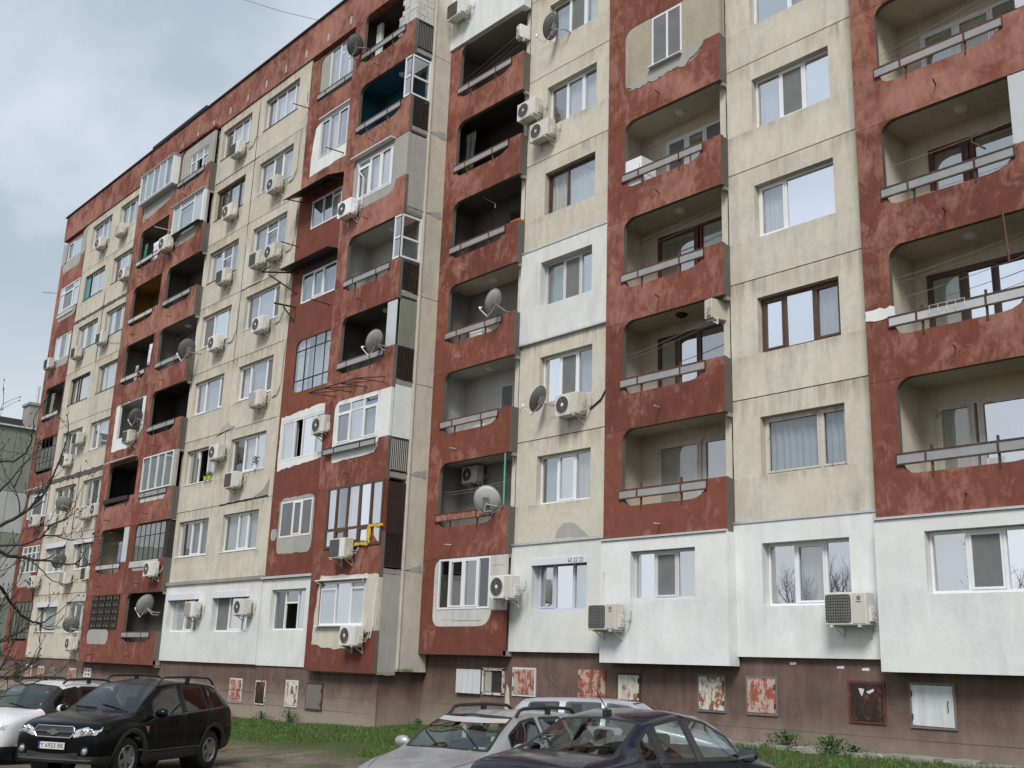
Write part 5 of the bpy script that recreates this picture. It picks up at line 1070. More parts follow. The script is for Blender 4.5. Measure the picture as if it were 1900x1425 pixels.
z = zf('R', 6); cloth(-24.85, -24.35, z+.7, z+2.2, yf+.3, 'cable_black', 'black curtain gathered in the darkest loggia')
t = thing('fridge', 'white refrigerator standing in the loggia below the plastered window bay', 'refrigerator', (-17.35, .05, zf('R', 5)))
MB().box(-.30, .30, -.30, .30, .02, .95).build('lower_door', 'pvc', t, bevel=.02); MB().box(-.30, .30, -.30, .30, .96, 1.42).build('upper_door', 'pvc', t, bevel=.02); MB().box(.24, .26, -.325, -.30, .55, .9).box(.24, .26, -.325, -.30, 1.0, 1.2).build('handle', 'pvc_grey', t)
def pot(x, y, z, mat, label, plant='leaf', r_=.09, h=.14, n=60, ph=.16):
    t = thing('flower_pot', label, 'flower pot', (x, y, z)); MB().lathe([(.001, 0), (r_*.75, 0), (r_, h), (r_*1.05, h), (r_*1.05, h*.9), (r_*.9, h*.85), (.001, h*.85)], 14).build('pot', mat, t, smooth=False)
    m = MB(); q = random.Random(int(abs(x)*100))
    for i in range(n):
        a_ = q.uniform(0, 6.3); b_ = q.uniform(0, r_*1.4); zz_ = h+q.uniform(0, ph); s_ = q.uniform(.015, .035); c_, d_ = math.cos(a_)*b_, math.sin(a_)*b_
        m.pts([(c_-s_, d_, zz_), (c_, d_-s_*.5, zz_+.01), (c_+s_, d_+.01, zz_+.02), (c_, d_+s_*.5, zz_-.01)], [(0, 1, 2, 3)])
    m.build('plant', plant, t)
z = zf('L', 3)+1.03; pot(-37.85, yL-.04, z, 'pot_lime', 'lime green pot nearer the sash on an open third-storey sill'); pot(-37.5, yL-.04, z, 'pot_lime', 'lime green pot at the sill end below an air conditioner'); pot(-34.0, yL-.04, z, 'pvc', 'pale pot with grey foliage on a third-storey sill', 'leaf_pale', ph=.3, n=110)
pot(-52.1, yL-.03, z, 'pot_orange', 'orange flower pot behind the round dish on the far strip'); pot(-52.45, yL-.03, z, 'pot_orange', 'smaller orange pot beside the round dish on the far strip', r_=.07)
z = zf('L', 5); pot(-44.9, yF+.1, z+.72, 'cloth_red', 'red bowl with plants on the cluttered fifth-storey loggia ledge', 'leaf', .2, .2, 120, .2)
# aerials
def aerial(p, d, label):
    t = thing('tv_aerial', label, 'aerial', p); v = Vector(d); MB().tube([(0, 0, 0), v], .015, 5).build('boom', 'steel', t); m = MB(); s_ = Vector((0, 0, 1)).cross(v).normalized()
    for i in range(4): q = v*(.3+.2*i); m.tube([q-s_*.22, q+s_*.22], .006, 4)
    m.build('elements', 'steel', t)
aerial((-43.4, yF, zf('L', 7)+1.6), (-.5, -.6, .15), 'small television aerial above the large unit on the loggia pier'); aerial((-58.9, yL, zf('L', 8)-.25), (-.9, -.5, .12), 'small aerial sticking out at the top far corner'); aerial((-46.6, yF, zf('L', 6)-.15), (-1.0, -.5, .05), 'thin rod aerial left of the fifth-storey cluttered loggia')

# odds and ends kept on the loggias
def crate(x, y, z, w_, d_, h_, mat, label, name='storage_box'):
    t = thing(name, label, 'box', (x, y, z)); MB().box(-w_/2, w_/2, -d_/2, d_/2, 0, h_*.86).build('box', mat, t, bevel=.012); MB().box(-w_/2-.01, w_/2+.01, -d_/2-.01, d_/2+.01, h_*.862, h_).build('lid', mat, t, bevel=.01)
def chair(x, y, z, rz, mat, label):
    t = thing('chair', label, 'chair', (x, y, z), rz); MB().box(-.2, .2, -.2, .2, .43, .47).build('seat', mat, t, bevel=.01); MB().box(-.2, .2, .17, .20, .55, .92).build('backrest', mat, t, bevel=.01)
    for sx in (-.17, .17):
        for sy in (-.17, .17): MB().box(sx-.018, sx+.018, sy-.018, sy+.018, 0, .92 if sy > 0 else .43).build('leg', mat, t)
z = zf('R', 5); crate(-22.05, -.05, z+.62, .36, .3, .52, 'pot_orange', 'orange box standing at the right end of a dark loggia')
z = zf('R', 4); crate(-24.2, .45, z, .55, .4, 1.15, 'pvc_grey', 'pale cabinet behind the dish loggia railing'); crate(-23.9, .1, z+.0, .5, .35, .75, 'curtain_cream', 'cream box low in the loggia with the dish on its railing')
z = zf('R', 3); crate(-23.9, .5, z, .5, .4, .9, 'hatch_pale', 'pale blue cabinet in the white-walled loggia'); crate(-22.6, .2, z, .4, .35, .72, 'curtain_brown', 'dark box in the white-walled loggia')
z = zf('R', 2); crate(-15.9, .25, z, .9, .2, .72, 'wood_old', 'flat wooden board box behind the lowest red loggia railing'); 
z = zf('R', 3); chair(-15.6, .3, z, R(20), 'wood_brown', 'brown wooden chair in the loggia with brown doors'); z = zf('R', 2); chair(-8.9, .4, z, R(-15), 'pvc_grey', 'pale plastic chair in the lowest loggia nearest the camera')
z = zf('R', 4); crate(-9.8, .55, z, .5, .4, .95, 'curtain_grey', 'grey cabinet in the near loggia with bent iron bar'); z = zf('R', 5); crate(-8.5, .5, z, .6, .4, 1.0, 'shutter', 'pale cabinet in the topmost near loggia')
z = zf('L', 6); crate(-45.9, yF+.6, z, .7, .4, .98, 'wood_brown', 'brown shelf with clutter in the ochre loggia'); z = zf('L', 5); crate(-45.6, yF+.5, z, .6, .4, .9, 'curtain_grey', 'grey cabinet in the cluttered fifth-storey loggia')
z = zf('L', 4); crate(-45.3, yF+.6, z+.0, 1.2, .4, 1.12, 'plastic_black_box' if False else 'int_black', 'black chest under the dish in the white-plastered loggia')
# wire drying rack hooked on the near railing
z = zf('R', 3); t = thing('drying_rack', 'small white wire rack hooked on the near loggia railing', 'rack', (-9.1, yf-.09, z+1.0)); m = MB()
for i in range(5): m.bar((-.35+.175*i, -.02, .03), (-.35+.175*i, -.02, -.12), .008)
m.bar((-.36, -.02, .03), (.36, -.02, .03), .010).bar((-.36, -.02, -.12), (.36, -.02, -.12), .010); m.build('wires', 'cable_white', t)
# ------------------------------------------------------------------ parked cars
def paint(name, col, metal=.0, rough=.3, coat=.6, dust=.25):
    a = N(name); d = a.ramp(a.noise(2.2, 7, .65), (.4, 0.0), (.75, dust)); c = a.mix(d, col, (.20, .185, .165))
    a.set(col=c, rough=a.ramp(a.noise(3.0, 6, .6), (.35, rough), (.75, rough+.2)), metal=metal, coat=coat); a.b.inputs['Coat Roughness'].default_value = .06; return a.m
paint('paint_black', (.003, .003, .004), .0, .12, .0, .005).node_tree.nodes['Principled BSDF'].inputs['Specular IOR Level'].default_value = .22; paint('paint_silver', (.40, .41, .43), .55, .33, .5, .2); paint('paint_navy', (.005, .008, .024), .0, .14, .25, .02)
paint('paint_white', (.66, .67, .69), .0, .25, .6, .06); paint('paint_lavender', (.44, .45, .52), .3, .3, .5, .12)
plain('plastic_black', (.020, .020, .021), .6, var=.2, vs=6); plain('plastic_grey', (.040, .041, .043), .6, var=.15); plain('tyre', (.022, .021, .020), .85, var=.25, vs=8)
plain('alloy', (.42, .42, .42), .3, metal=.8, var=.08); plain('chrome', (.68, .68, .69), .14, metal=1, var=.03); plain('trim_rubber', (.012, .012, .012), .5, var=.1)
plain('seat_cloth', (.055, .057, .060), .9, var=.2); plain('dash_dark', (.055, .060, .060), .75, var=.2); plain('tail_red', (.25, .012, .012), .2, coat=.6, var=.1); plain('lamp_amber', (.45, .14, .01), .25, var=.1)
plain('plate_white', (.62, .62, .60), .5, var=.04); plain('plate_blue', (.012, .03, .22), .5, var=.04); plain('ink_black', (.010, .010, .010), .6); plain('mirror_face', (.5, .52, .54), .05, metal=1, var=.02)
a = N('lamp_glass'); a.set(col=a.ramp(a.noise(14, 4, .6), (.3, (.30, .31, .32)), (.7, (.80, .81, .82))), rough=.12, metal=.55, coat=1.0)

SUV = [  # side x, x of rings 5-7, then (y, z) of rings 1..6 and z of the centre line
 (2.28, 2.24, 2.22, 2.25, (.52, .33), (.60, .43), (.64, .62), (.60, .83), (.50, .92), (.34, .945), .955),
 (2.14, 2.08, 2.06, 2.10, (.76, .31), (.85, .43), (.885, .64), (.84, .87), (.72, .975), (.50, 1.005), 1.02),
 (1.78, 1.74, 1.74, 1.74, (.80, .29), (.905, .43), (.93, .70), (.885, .955), (.77, 1.035), (.54, 1.065), 1.085),
 (1.35, 1.33, 1.33, 1.33, (.80, .27), (.91, .42), (.93, .72), (.895, .985), (.78, 1.075), (.56, 1.105), 1.125),
 (.98, .99, 1.04, 1.12, (.80, .26), (.90, .41), (.925, .72), (.89, 1.00), (.78, 1.10), (.70, 1.125), 1.145),
 (.70, .64, .70, .78, (.80, .26), (.90, .41), (.925, .72), (.885, 1.02), (.735, 1.31), (.655, 1.36), 1.395),
 (.38, .22, .27, .36, (.80, .26), (.90, .41), (.925, .72), (.885, 1.035), (.665, 1.535), (.585, 1.595), 1.635),
 (-.26, -.26, -.26, -.26, (.80, .26), (.90, .41), (.925, .72), (.885, 1.07), (.655, 1.595), (.565, 1.665), 1.705),
 (-.37, -.37, -.37, -.37, (.80, .26), (.90, .41), (.925, .72), (.885, 1.075), (.652, 1.595), (.562, 1.667), 1.707),
 (-1.15, -1.15, -1.15, -1.15, (.80, .28), (.905, .42), (.93, .74), (.88, 1.115), (.635, 1.575), (.545, 1.65), 1.695),
 (-1.30, -1.27, -1.27, -1.27, (.80, .28), (.905, .42), (.93, .74), (.878, 1.125), (.63, 1.57), (.54, 1.64), 1.685),
 (-1.80, -1.70, -1.72, -1.74, (.79, .32), (.89, .45), (.915, .75), (.865, 1.15), (.60, 1.53), (.52, 1.605), 1.65),
 (-2.04, -1.94, -1.98, -2.02, (.77, .35), (.86, .46), (.885, .75), (.84, 1.15), (.575, 1.47), (.49, 1.55), 1.61),
 (-2.20, -2.11, -2.13, -2.15, (.74, .37), (.82, .47), (.85, .74), (.79, 1.11), (.61, 1.36), (.47, 1.42), 1.46),
 (-2.33, -2.27, -2.27, -2.28, (.58, .41), (.68, .50), (.72, .74), (.66, 1.02), (.50, 1.20), (.34, 1.22), 1.23)]
WAG = [
 (2.08, 2.05, 2.04, 2.06, (.48, .24), (.56, .36), (.60, .52), (.56, .66), (.46, .72), (.32, .74), .75),
 (1.96, 1.90, 1.88, 1.92, (.70, .22), (.78, .36), (.815, .54), (.78, .70), (.66, .785), (.46, .81), .825),
 (1.62, 1.58, 1.58, 1.60, (.74, .20), (.83, .36), (.85, .58), (.82, .80), (.70, .86), (.50, .885), .905),
 (1.28, 1.25, 1.26, 1.28, (.74, .19), (.835, .35), (.855, .60), (.83, .86), (.72, .915), (.54, .94), .955),
 (.96, .97, 1.03, 1.14, (.74, .19), (.83, .35), (.85, .60), (.83, .90), (.72, .955), (.645, .975), .995),
 (.70, .60, .66, .76, (.74, .19), (.83, .35), (.85, .60), (.825, .915), (.665, 1.17), (.595, 1.20), 1.225),
 (.40, .20, .25, .35, (.74, .19), (.83, .35), (.85, .60), (.825, .93), (.605, 1.335), (.535, 1.375), 1.40),
 (-.20, -.22, -.22, -.22, (.74, .19), (.83, .35), (.85, .60), (.825, .945), (.585, 1.375), (.515, 1.42), 1.445),
 (-.30, -.31, -.31, -.31, (.74, .19), (.83, .35), (.85, .60), (.825, .948), (.583, 1.377), (.513, 1.421), 1.446),
 (-1.02, -1.00, -1.00, -1.00, (.74, .20), (.835, .36), (.855, .62), (.82, .965), (.57, 1.368), (.50, 1.415), 1.44),
 (-1.14, -1.12, -1.12, -1.12, (.74, .20), (.835, .36), (.855, .62), (.818, .968), (.568, 1.364), (.498, 1.411), 1.437),
 (-1.80, -1.72, -1.74, -1.76, (.73, .24), (.82, .38), (.845, .64), (.80, .985), (.54, 1.335), (.475, 1.385), 1.415),
 (-1.98, -1.86, -1.90, -1.94, (.71, .27), (.80, .40), (.825, .64), (.785, .985), (.525, 1.29), (.45, 1.34), 1.375),
 (-2.10, -2.02, -2.04, -2.06, (.68, .29), (.77, .41), (.79, .63), (.75, .96), (.57, 1.16), (.44, 1.20), 1.22),
 (-2.19, -2.14, -2.14, -2.15, (.52, .32), (.62, .43), (.66, .62), (.62, .88), (.47, 1.02), (.32, 1.035), 1.045)]
SED = [
 (2.26, 2.22, 2.21, 2.23, (.50, .24), (.58, .36), (.62, .52), (.58, .66), (.48, .72), (.33, .74), .75),
 (2.12, 2.06, 2.05, 2.08, (.72, .22), (.80, .36), (.835, .55), (.80, .71), (.68, .785), (.48, .81), .82),
 (1.75, 1.72, 1.72, 1.73, (.76, .20), (.85, .36), (.87, .59), (.84, .80), (.72, .86), (.52, .885), .90),
 (1.38, 1.36, 1.36, 1.38, (.76, .19), (.855, .35), (.875, .62), (.85, .865), (.74, .915), (.56, .94), .955),
 (1.05, 1.05, 1.10, 1.20, (.76, .19), (.85, .35), (.87, .62), (.85, .905), (.74, .955), (.665, .98), 1.00),
 (.80, .70, .76, .86, (.76, .19), (.85, .35), (.87, .62), (.845, .92), (.68, 1.17), (.61, 1.205), 1.23),
 (.48, .27, .32, .42, (.76, .19), (.85, .35), (.87, .62), (.845, .935), (.61, 1.335), (.54, 1.38), 1.405),
 (-.16, -.18, -.18, -.18, (.76, .19), (.85, .35), (.87, .62), (.845, .95), (.585, 1.395), (.51, 1.44), 1.462),
 (-.27, -.28, -.28, -.28, (.76, .19), (.85, .35), (.87, .62), (.845, .952), (.583, 1.393), (.508, 1.438), 1.461),
 (-.98, -.84, -.84, -.84, (.76, .20), (.855, .36), (.875, .64), (.84, .968), (.572, 1.325), (.50, 1.372), 1.41),
 (-1.08, -.95, -.95, -.95, (.76, .20), (.855, .36), (.875, .64), (.838, .97), (.572, 1.29), (.50, 1.338), 1.375),
 (-1.46, -1.25, -1.28, -1.30, (.76, .21), (.855, .37), (.875, .65), (.835, .972), (.625, 1.13), (.545, 1.17), 1.205),
 (-1.66, -1.60, -1.62, -1.66, (.75, .23), (.845, .38), (.865, .66), (.82, .968), (.70, .995), (.60, 1.015), 1.035),
 (-2.20, -2.18, -2.18, -2.20, (.72, .27), (.81, .40), (.83, .65), (.78, .92), (.66, .965), (.48, .99), 1.005),
 (-2.38, -2.36, -2.36, -2.37, (.55, .31), (.66, .42), (.70, .62), (.66, .84), (.54, .91), (.36, .925), .935)]

def project(bvh, a, b, axis, off=0.0):
    o, d = {'front': ((9, a, b), (-1, 0, 0)), 'rear': ((-9, a, b), (1, 0, 0)), 'left': ((a, 9, b), (0, -1, 0)), 'right': ((a, -9, b), (0, 1, 0)), 'top': ((a, b, 9), (0, 0, -1))}[axis]
    h = bvh.ray_cast(Vector(o), Vector(d))
    return None if h[0] is None else h[0]-Vector(d)*off
def proj_patch(bvh, poly, axis, name, mat, root, off=.006, step=.06, parent=None):
    pts = [Vector(p) for p in poly]; n = len(pts); xs = [p.x for p in pts]; zs = [p.y for p in pts]
    x = min(xs)+step
    while x < max(xs):
        z = min(zs)+step
        while z < max(zs): pts.append(Vector((x, z))); z += step
        x += step
    V, _, F, *_r = delaunay_2d_cdt(pts, [], [list(range(n))], 1, 1e-5)
    P = []
    for v in V:
        h = project(bvh, v.x, v.y, axis, off); P.append(h if h is not None else None)
    F = [f for f in F if all(P[i] is not None for i in f)]
    P = [p if p is not None else Vector((0, 0, 0)) for p in P]
    return MB().pts(P, F).build(name, mat, parent or root, smooth=True)
def proj_line(bvh, pts, axis, name, mat, root, r_=.005, off=.001, seg=10):
    Q = []
    for a, b in zip(pts, pts[1:]):
        for i in range(seg): t = i/seg; Q.append((a[0]+(b[0]-a[0])*t, a[1]+(b[1]-a[1])*t))
    Q.append(pts[-1]); P = [project(bvh, u, v, axis, off) for u, v in Q]; P = [p for p in P if p is not None]
    if len(P) > 1: return MB().tube(P, r_, 5).build(name, mat, root)

def make_car(name, label, ST, body, loc, heading, wheels, wr, low=None, sx=1, sy=1, sz=1, rear_glass=((12, 13),), glass='car_glass', rglass=None, pillar=None, roofm=None, arch=.42, flare=False, front_q=False):
    root = thing(name, label, 'car', loc, heading)
    bm = bmesh.new(); cl = bm.edges.layers.float.new('crease_edge'); G = {}
    n = len(ST)
    for i, (xs, x5, x6, x7, *rg_) in enumerate(ST):
        *pr, zc = rg_; zb = pr[0][1]
        ring = [(xs, 0, zb)]+[((xs, xs, xs, xs, x5, x6)[k], y, z) for k, (y, z) in enumerate(pr)]+[(x7, 0, zc)]
        for j, (x, y, z) in enumerate(ring):
            v = bm.verts.new((x*sx, y*sy, z*sz)); G[i, j, 1] = v
            G[i, j, -1] = v if j in (0, 7) else bm.verts.new((x*sx, -y*sy, z*sz))
    mats = [body, low or body, glass, 'trim_rubber', rglass or glass, roofm or body, pillar or body]
    reg = {}
    for i in range(n-1):
        for j in range(7):
            for s in (1, -1):
                q = [G[i, j, s], G[i, j+1, s], G[i+1, j+1, s], G[i+1, j, s]]
                f = bm.faces.new(q if s > 0 else q[::-1]); f.smooth = True
                f.material_index = 1 if j <= 1 else 0
                if j >= 5 and 6 <= i <= 11: f.material_index = 5
                if j == 6 and i in (4, 5): reg.setdefault(('windshield', 2), []).append(f)
                elif j == 5 and i in (4, 5): f.material_index = 6
                elif j == 4 and i in (4, 5, 6): reg.setdefault(('w1%d' % s, 2), []).append(f) if (i > 4 or front_q) else setattr(f, 'material_index', 6)
                elif j == 4 and i == 7: f.material_index = 6
                elif j == 4 and i == 8: reg.setdefault(('w2%d' % s, 4), []).append(f)
                elif j == 4 and i == 9: f.material_index = 6
                elif j == 4 and i == 10: reg.setdefault(('w3%d' % s, 4), []).append(f)
                elif j == 6 and any(a <= i < b for a, b in rear_glass): reg.setdefault(('rear', 4), []).append(f)
    for i in (0, n-1):                                                   # front and rear caps
        for j in range(7):
            vs = [G[i, j, 1], G[i, j+1, 1], G[i, j+1, -1], G[i, j, -1]]; vs = list(dict.fromkeys(vs))
            if len(vs) >= 3:
                f = bm.faces.new(vs if i else vs[::-1]); f.smooth = True; f.material_index = 1 if j <= 1 else 0
    for i in range(n-1):
        for s in (1, -1):
            for j, c in ((1, .7), (4, .45 if 3 < i < 12 else .25), (5, .35 if 4 <= i <= 11 else .1)):
                e_ = bm.edges.get((G[i, j, s], G[i+1, j, s])); e_[cl] = c
    bmesh.ops.recalc_face_normals(bm, faces=bm.faces)
    for (nm, mi), fs in reg.items():
        for f in fs: f.material_index = mi
        r_ = bmesh.ops.inset_region(bm, faces=fs, thickness=.030, depth=-.004, use_even_offset=True)
        for f in r_['faces']:
            f.material_index = 3
            for e_ in f.edges: e_[cl] = max(e_[cl], .62 if nm in ('windshield', 'rear') else .80)
    me = bpy.data.meshes.new('cage'); bm.to_mesh(me); bm.free()
    for m_ in mats: me.materials.append(MATS[m_])
    ob = bpy.data.objects.new('cage', me); COL.objects.link(ob); sm = ob.modifiers.new('s', 'SUBSURF'); sm.levels = 3; sm.render_levels = 3
    ev = ob.evaluated_get(bpy.context.evaluated_depsgraph_get()); em = bpy.data.meshes.new_from_object(ev); bpy.data.objects.remove(ob)
    bm = bmesh.new(); bm.from_mesh(em)
    bvh = BVHTree.FromBMesh(bm)
    for wx in wheels:                                                    # wheel arches
        for v in bm.verts:
            if abs(v.co.y) > .50*sy:
                dx, dz = v.co.x-wx, v.co.z-wr; d = math.hypot(dx, dz)
                if abs(d-arch) < .035: v.co.x = wx+dx/d*arch; v.co.z = wr+dz/d*arch
        bad = [f for f in bm.faces if abs(f.calc_center_median().y) > .50*sy and math.hypot(f.calc_center_median().x-wx, f.calc_center_median().z-wr) < arch-.004]
        bmesh.ops.delete(bm, geom=bad, context='FACES')
    bm.faces.ensure_lookup_table()
    # split into parts: one body shell, one object for every pane
    groups = {}
    for f in bm.faces: groups.setdefault({5: 5, 6: 6}.get(f.material_index, f.material_index), []).append(f)
    def emit(fs, nm, mat):
        idx = {}; P = []; F = []
        for f in fs:
            q = []
            for v in f.verts:
                if v.index not in idx: idx[v.index] = len(P); P.append(v.co.copy())
                q.append(idx[v.index])
            F.append(q)
        me = bpy.data.meshes.new(nm); me.from_pydata(P, [], F); me.materials.append(MATS[mat]); me.polygons.foreach_set('use_smooth', [True]*len(F))
        o = bpy.data.objects.new(nm, me); COL.objects.link(o); o.parent = root; return o
    bm.verts.index_update()
    # keep paint, lower skirt and pillars as one welded shell with several materials
    sh = [f for k in (0, 1, 5, 6) for f in groups.get(k, [])]
    so_ = emit(sh, 'body', body)
    for m_ in (mats[1], mats[5], mats[6]): so_.data.materials.append(MATS[m_])
    so_.data.polygons.foreach_set('material_index', [{0: 0, 1: 1, 5: 2, 6: 3}[f.material_index] for f in sh])
    emit(groups.get(3, []), 'window_seal', 'trim_rubber')
    for mi in (2, 4):
        left = set(groups.get(mi, []))
        while left:
            st = [left.pop()]; isl = []
            while st:
                f = st.pop(); isl.append(f)
                for e_ in f.edges:
                    for g_ in e_.link_faces:
                        if g_ in left: left.discard(g_); st.append(g_)
            cx = sum(f.calc_center_median().x for f in isl)/len(isl); cy = sum(f.calc_center_median().y for f in isl)/len(isl)
            emit(isl, 'windshield' if abs(cy) < .1 and cx > 0 else 'rear_window' if abs(cy) < .1 else 'side_window', mats[mi])
    bm.free()
    # wheels
    for wx in wheels:
        for s in (1, -1):
            M4 = Matrix.Translation((wx, s*.74*sy, wr)) @ Matrix.Rotation(-s*PI/2, 4, 'X')
            ty = MB().lathe([(wr*.62, -.10), (wr*.90, -.115), (wr*.985, -.08), (wr, 0), (wr*.985, .08), (wr*.90, .115), (wr*.62, .105)], 32, M4).build('wheel', 'tyre', root, smooth=True)
            rm_ = MB().lathe([(wr*.64, .100), (wr*.63, .112), (wr*.58, .108), (wr*.57, .04), (wr*.50, .02), (.001, .02)], 32, M4); rm_.build('rim', 'alloy' if flare else 'plastic_grey', ty, smooth=True)
            sp = MB()
            for k in range(5):
                a_ = k*2*PI/5+.3; u = Vector((math.cos(a_), math.sin(a_), 0)); t_ = Vector((-u.y, u.x, 0))
                P = [u*.05+t_*.035, u*wr*.58+t_*.045, u*wr*.58-t_*.045, u*.05-t_*.035]
                P = [p+Vector((0, 0, .098)) for p in P]+[p+Vector((0, 0, .06)) for p in P]
                sp.pts([M4 @ p for p in P], [(0, 1, 2, 3), (4, 7, 6, 5), (0, 4, 5, 1), (1, 5, 6, 2), (2, 6, 7, 3), (3, 7, 4, 0)])
            sp.lathe([(.065, .085), (.06, .104), (.001, .106)], 14, M4); sp.build('spokes', 'alloy', ty)
            MB().lathe([(arch-.02, -.30), (arch-.02, .05)], 28, M4).build('wheel_arch_liner', 'plastic_black', root)
            if flare:
                fl2 = MB(); P1, P2, P3 = [], [], []
                for k in range(25):
                    t = R(-25+k*230/24); cx, cz = wx+(arch-.012)*math.cos(t), wr+(arch-.012)*math.sin(t); ox, oz = wx+(arch+.075)*math.cos(t), wr+(arch+.075)*math.sin(t)
                    h1 = project(bvh, ox, oz, 'left' if s > 0 else 'right', .012); h2 = project(bvh, wx+(arch+.005)*math.cos(t), wr+(arch+.005)*math.sin(t), 'left' if s > 0 else 'right', .02)
                    if h1 is None or h2 is None or abs(h1.y) < .5: continue
                    P1.append(h1); P2.append(h2); P3.append(Vector((cx, h2.y-s*.05, cz)))
                k = len(P1); fl2.pts(P1+P2+P3, [(i, i+1, k+i+1, k+i) for i in range(k-1)]+[(k+i, k+i+1, 2*k+i+1, 2*k+i) for i in range(k-1)]); fl2.build('arch_flare', 'plastic_grey', root, smooth=True)
    # cabin
    zb = ST[6][4][1]*sz; xw = ST[6][0]*sx; bz = ST[7][7][1]*sz
    MB().box(ST[12][0]*sx+.15, ST[3][0]*sx-.1, -.70*sy, .70*sy, zb+.02, zb+.12).build('cabin_floor', 'dash_dark', root)
    MB().prism([(ST[4][0]*sx+.06, bz-.35), (ST[4][0]*sx+.06, bz-.06), (ST[5][0]*sx+.0, bz-.02), (ST[5][0]*sx-.16, bz-.10), (ST[5][0]*sx-.2, bz-.38)], -.70*sy, .70*sy).build('dashboard', 'dash_dark', root, bevel=.03)
    Ms = Matrix.Translation((ST[5][0]*sx-.30, .36*sy, bz-.06)) @ Matrix.Rotation(R(65), 4, 'Y')
    MB().tube([Ms @ Vector((.19*math.cos(k*PI/10), .19*math.sin(k*PI/10), 0)) for k in range(21)], .016, 6).tube([Ms @ Vector((0, -.18, 0)), Ms @ Vector((0, .18, 0))], .018, 5).build('steering_wheel', 'dash_dark', root, smooth=True)
    for x_, ys2 in ((ST[7][0]*sx+.02, (.36, -.36)), (ST[9][0]*sx+.0, (.40, -.40))):
        for y_ in ys2:
            st_ = MB().box(x_-.02, x_+.50, y_*sy-.24, y_*sy+.24, zb+.2, zb+.38).build('seat', 'seat_cloth', root, bevel=.05)
            MB().prism([(x_-.02, zb+.34), (x_+.12, zb+.34), (x_-.06, bz+.06), (x_-.17, bz+.06)], y_*sy-.23, y_*sy+.23).build('backrest', 'seat_cloth', st_, bevel=.04)
            MB().box(x_-.20, x_-.10, y_*sy-.13, y_*sy+.13, bz+.09, bz+.26).build('headrest', 'seat_cloth', st_, bevel=.04)
    return root, bvh
def mirror(root, x, y, z, mat, s, face='rear'):
    bm = bmesh.new(); bmesh.ops.create_uvsphere(bm, u_segments=16, v_segments=10, radius=1)
    for v in bm.verts: v.co = Vector((v.co.x*.075*(1 if v.co.x > 0 else .55), v.co.y*.125, v.co.z*.085))+Vector((x, y, z))
    me = bpy.data.meshes.new('wing_mirror'); bm.to_mesh(me); bm.free(); me.materials.append(MATS[mat]); me.polygons.foreach_set('use_smooth', [True]*len(me.polygons)); o = bpy.data.objects.new('wing_mirror', me); COL.objects.link(o); o.parent = root
    MB().box(x-.035, x+.02, y-s*.22, y-s*.08, z-.07, z-.03).build('arm', 'plastic_black', o, bevel=.008); MB().box(x-.046, x-.041, y-.10, y+.10, z-.06, z+.06).build('glass', 'mirror_face', o)
def roof_rail(root, x0, x1, y, z, mat='plastic_black', h=.07, r_=.020, drop=.03):
    m = MB()
    P = [(x0, y, z-.02), (x0-.10, y, z+h*.75), (x0-.22, y, z+h), ((x0+x1)/2, y, z+h+.012), (x1+.22, y, z+h-drop*.5), (x1+.10, y, z+h*.6-drop), (x1, y, z-.03-drop)]
    m.tube(P, r_, 7); xm = (x0+x1)/2; m.box(xm-.05, xm+.05, y-.02, y+.02, z-.03, z+h); m.build('roof_rail', mat, root, smooth=False)
def wiper(root, bvh, a, b): 
    P = [project(bvh, a[0]+(b[0]-a[0])*t, a[1]+(b[1]-a[1])*t, 'top', .018) for t in (0, .25, .5, .75, 1)]
    P = [p for p in P if p is not None]; MB().tube(P, .011, 5).build('wiper', 'plastic_black', root)
def textmesh(body, size, parent, M4, mat, name='lettering', align='CENTER'):
    cu = bpy.data.curves.new(name, 'FONT'); cu.body = body; cu.size = size; cu.extrude = .0008; cu.align_x = align; cu.align_y = 'CENTER'; cu.resolution_u = 3; cu.materials.append(MATS[mat])
    o = bpy.data.objects.new(name, cu); COL.objects.link(o); me = bpy.data.meshes.new_from_object(o); bpy.data.objects.remove(o); o = bpy.data.objects.new(name, me); COL.objects.link(o); o.parent = parent; o.matrix_local = M4; return o

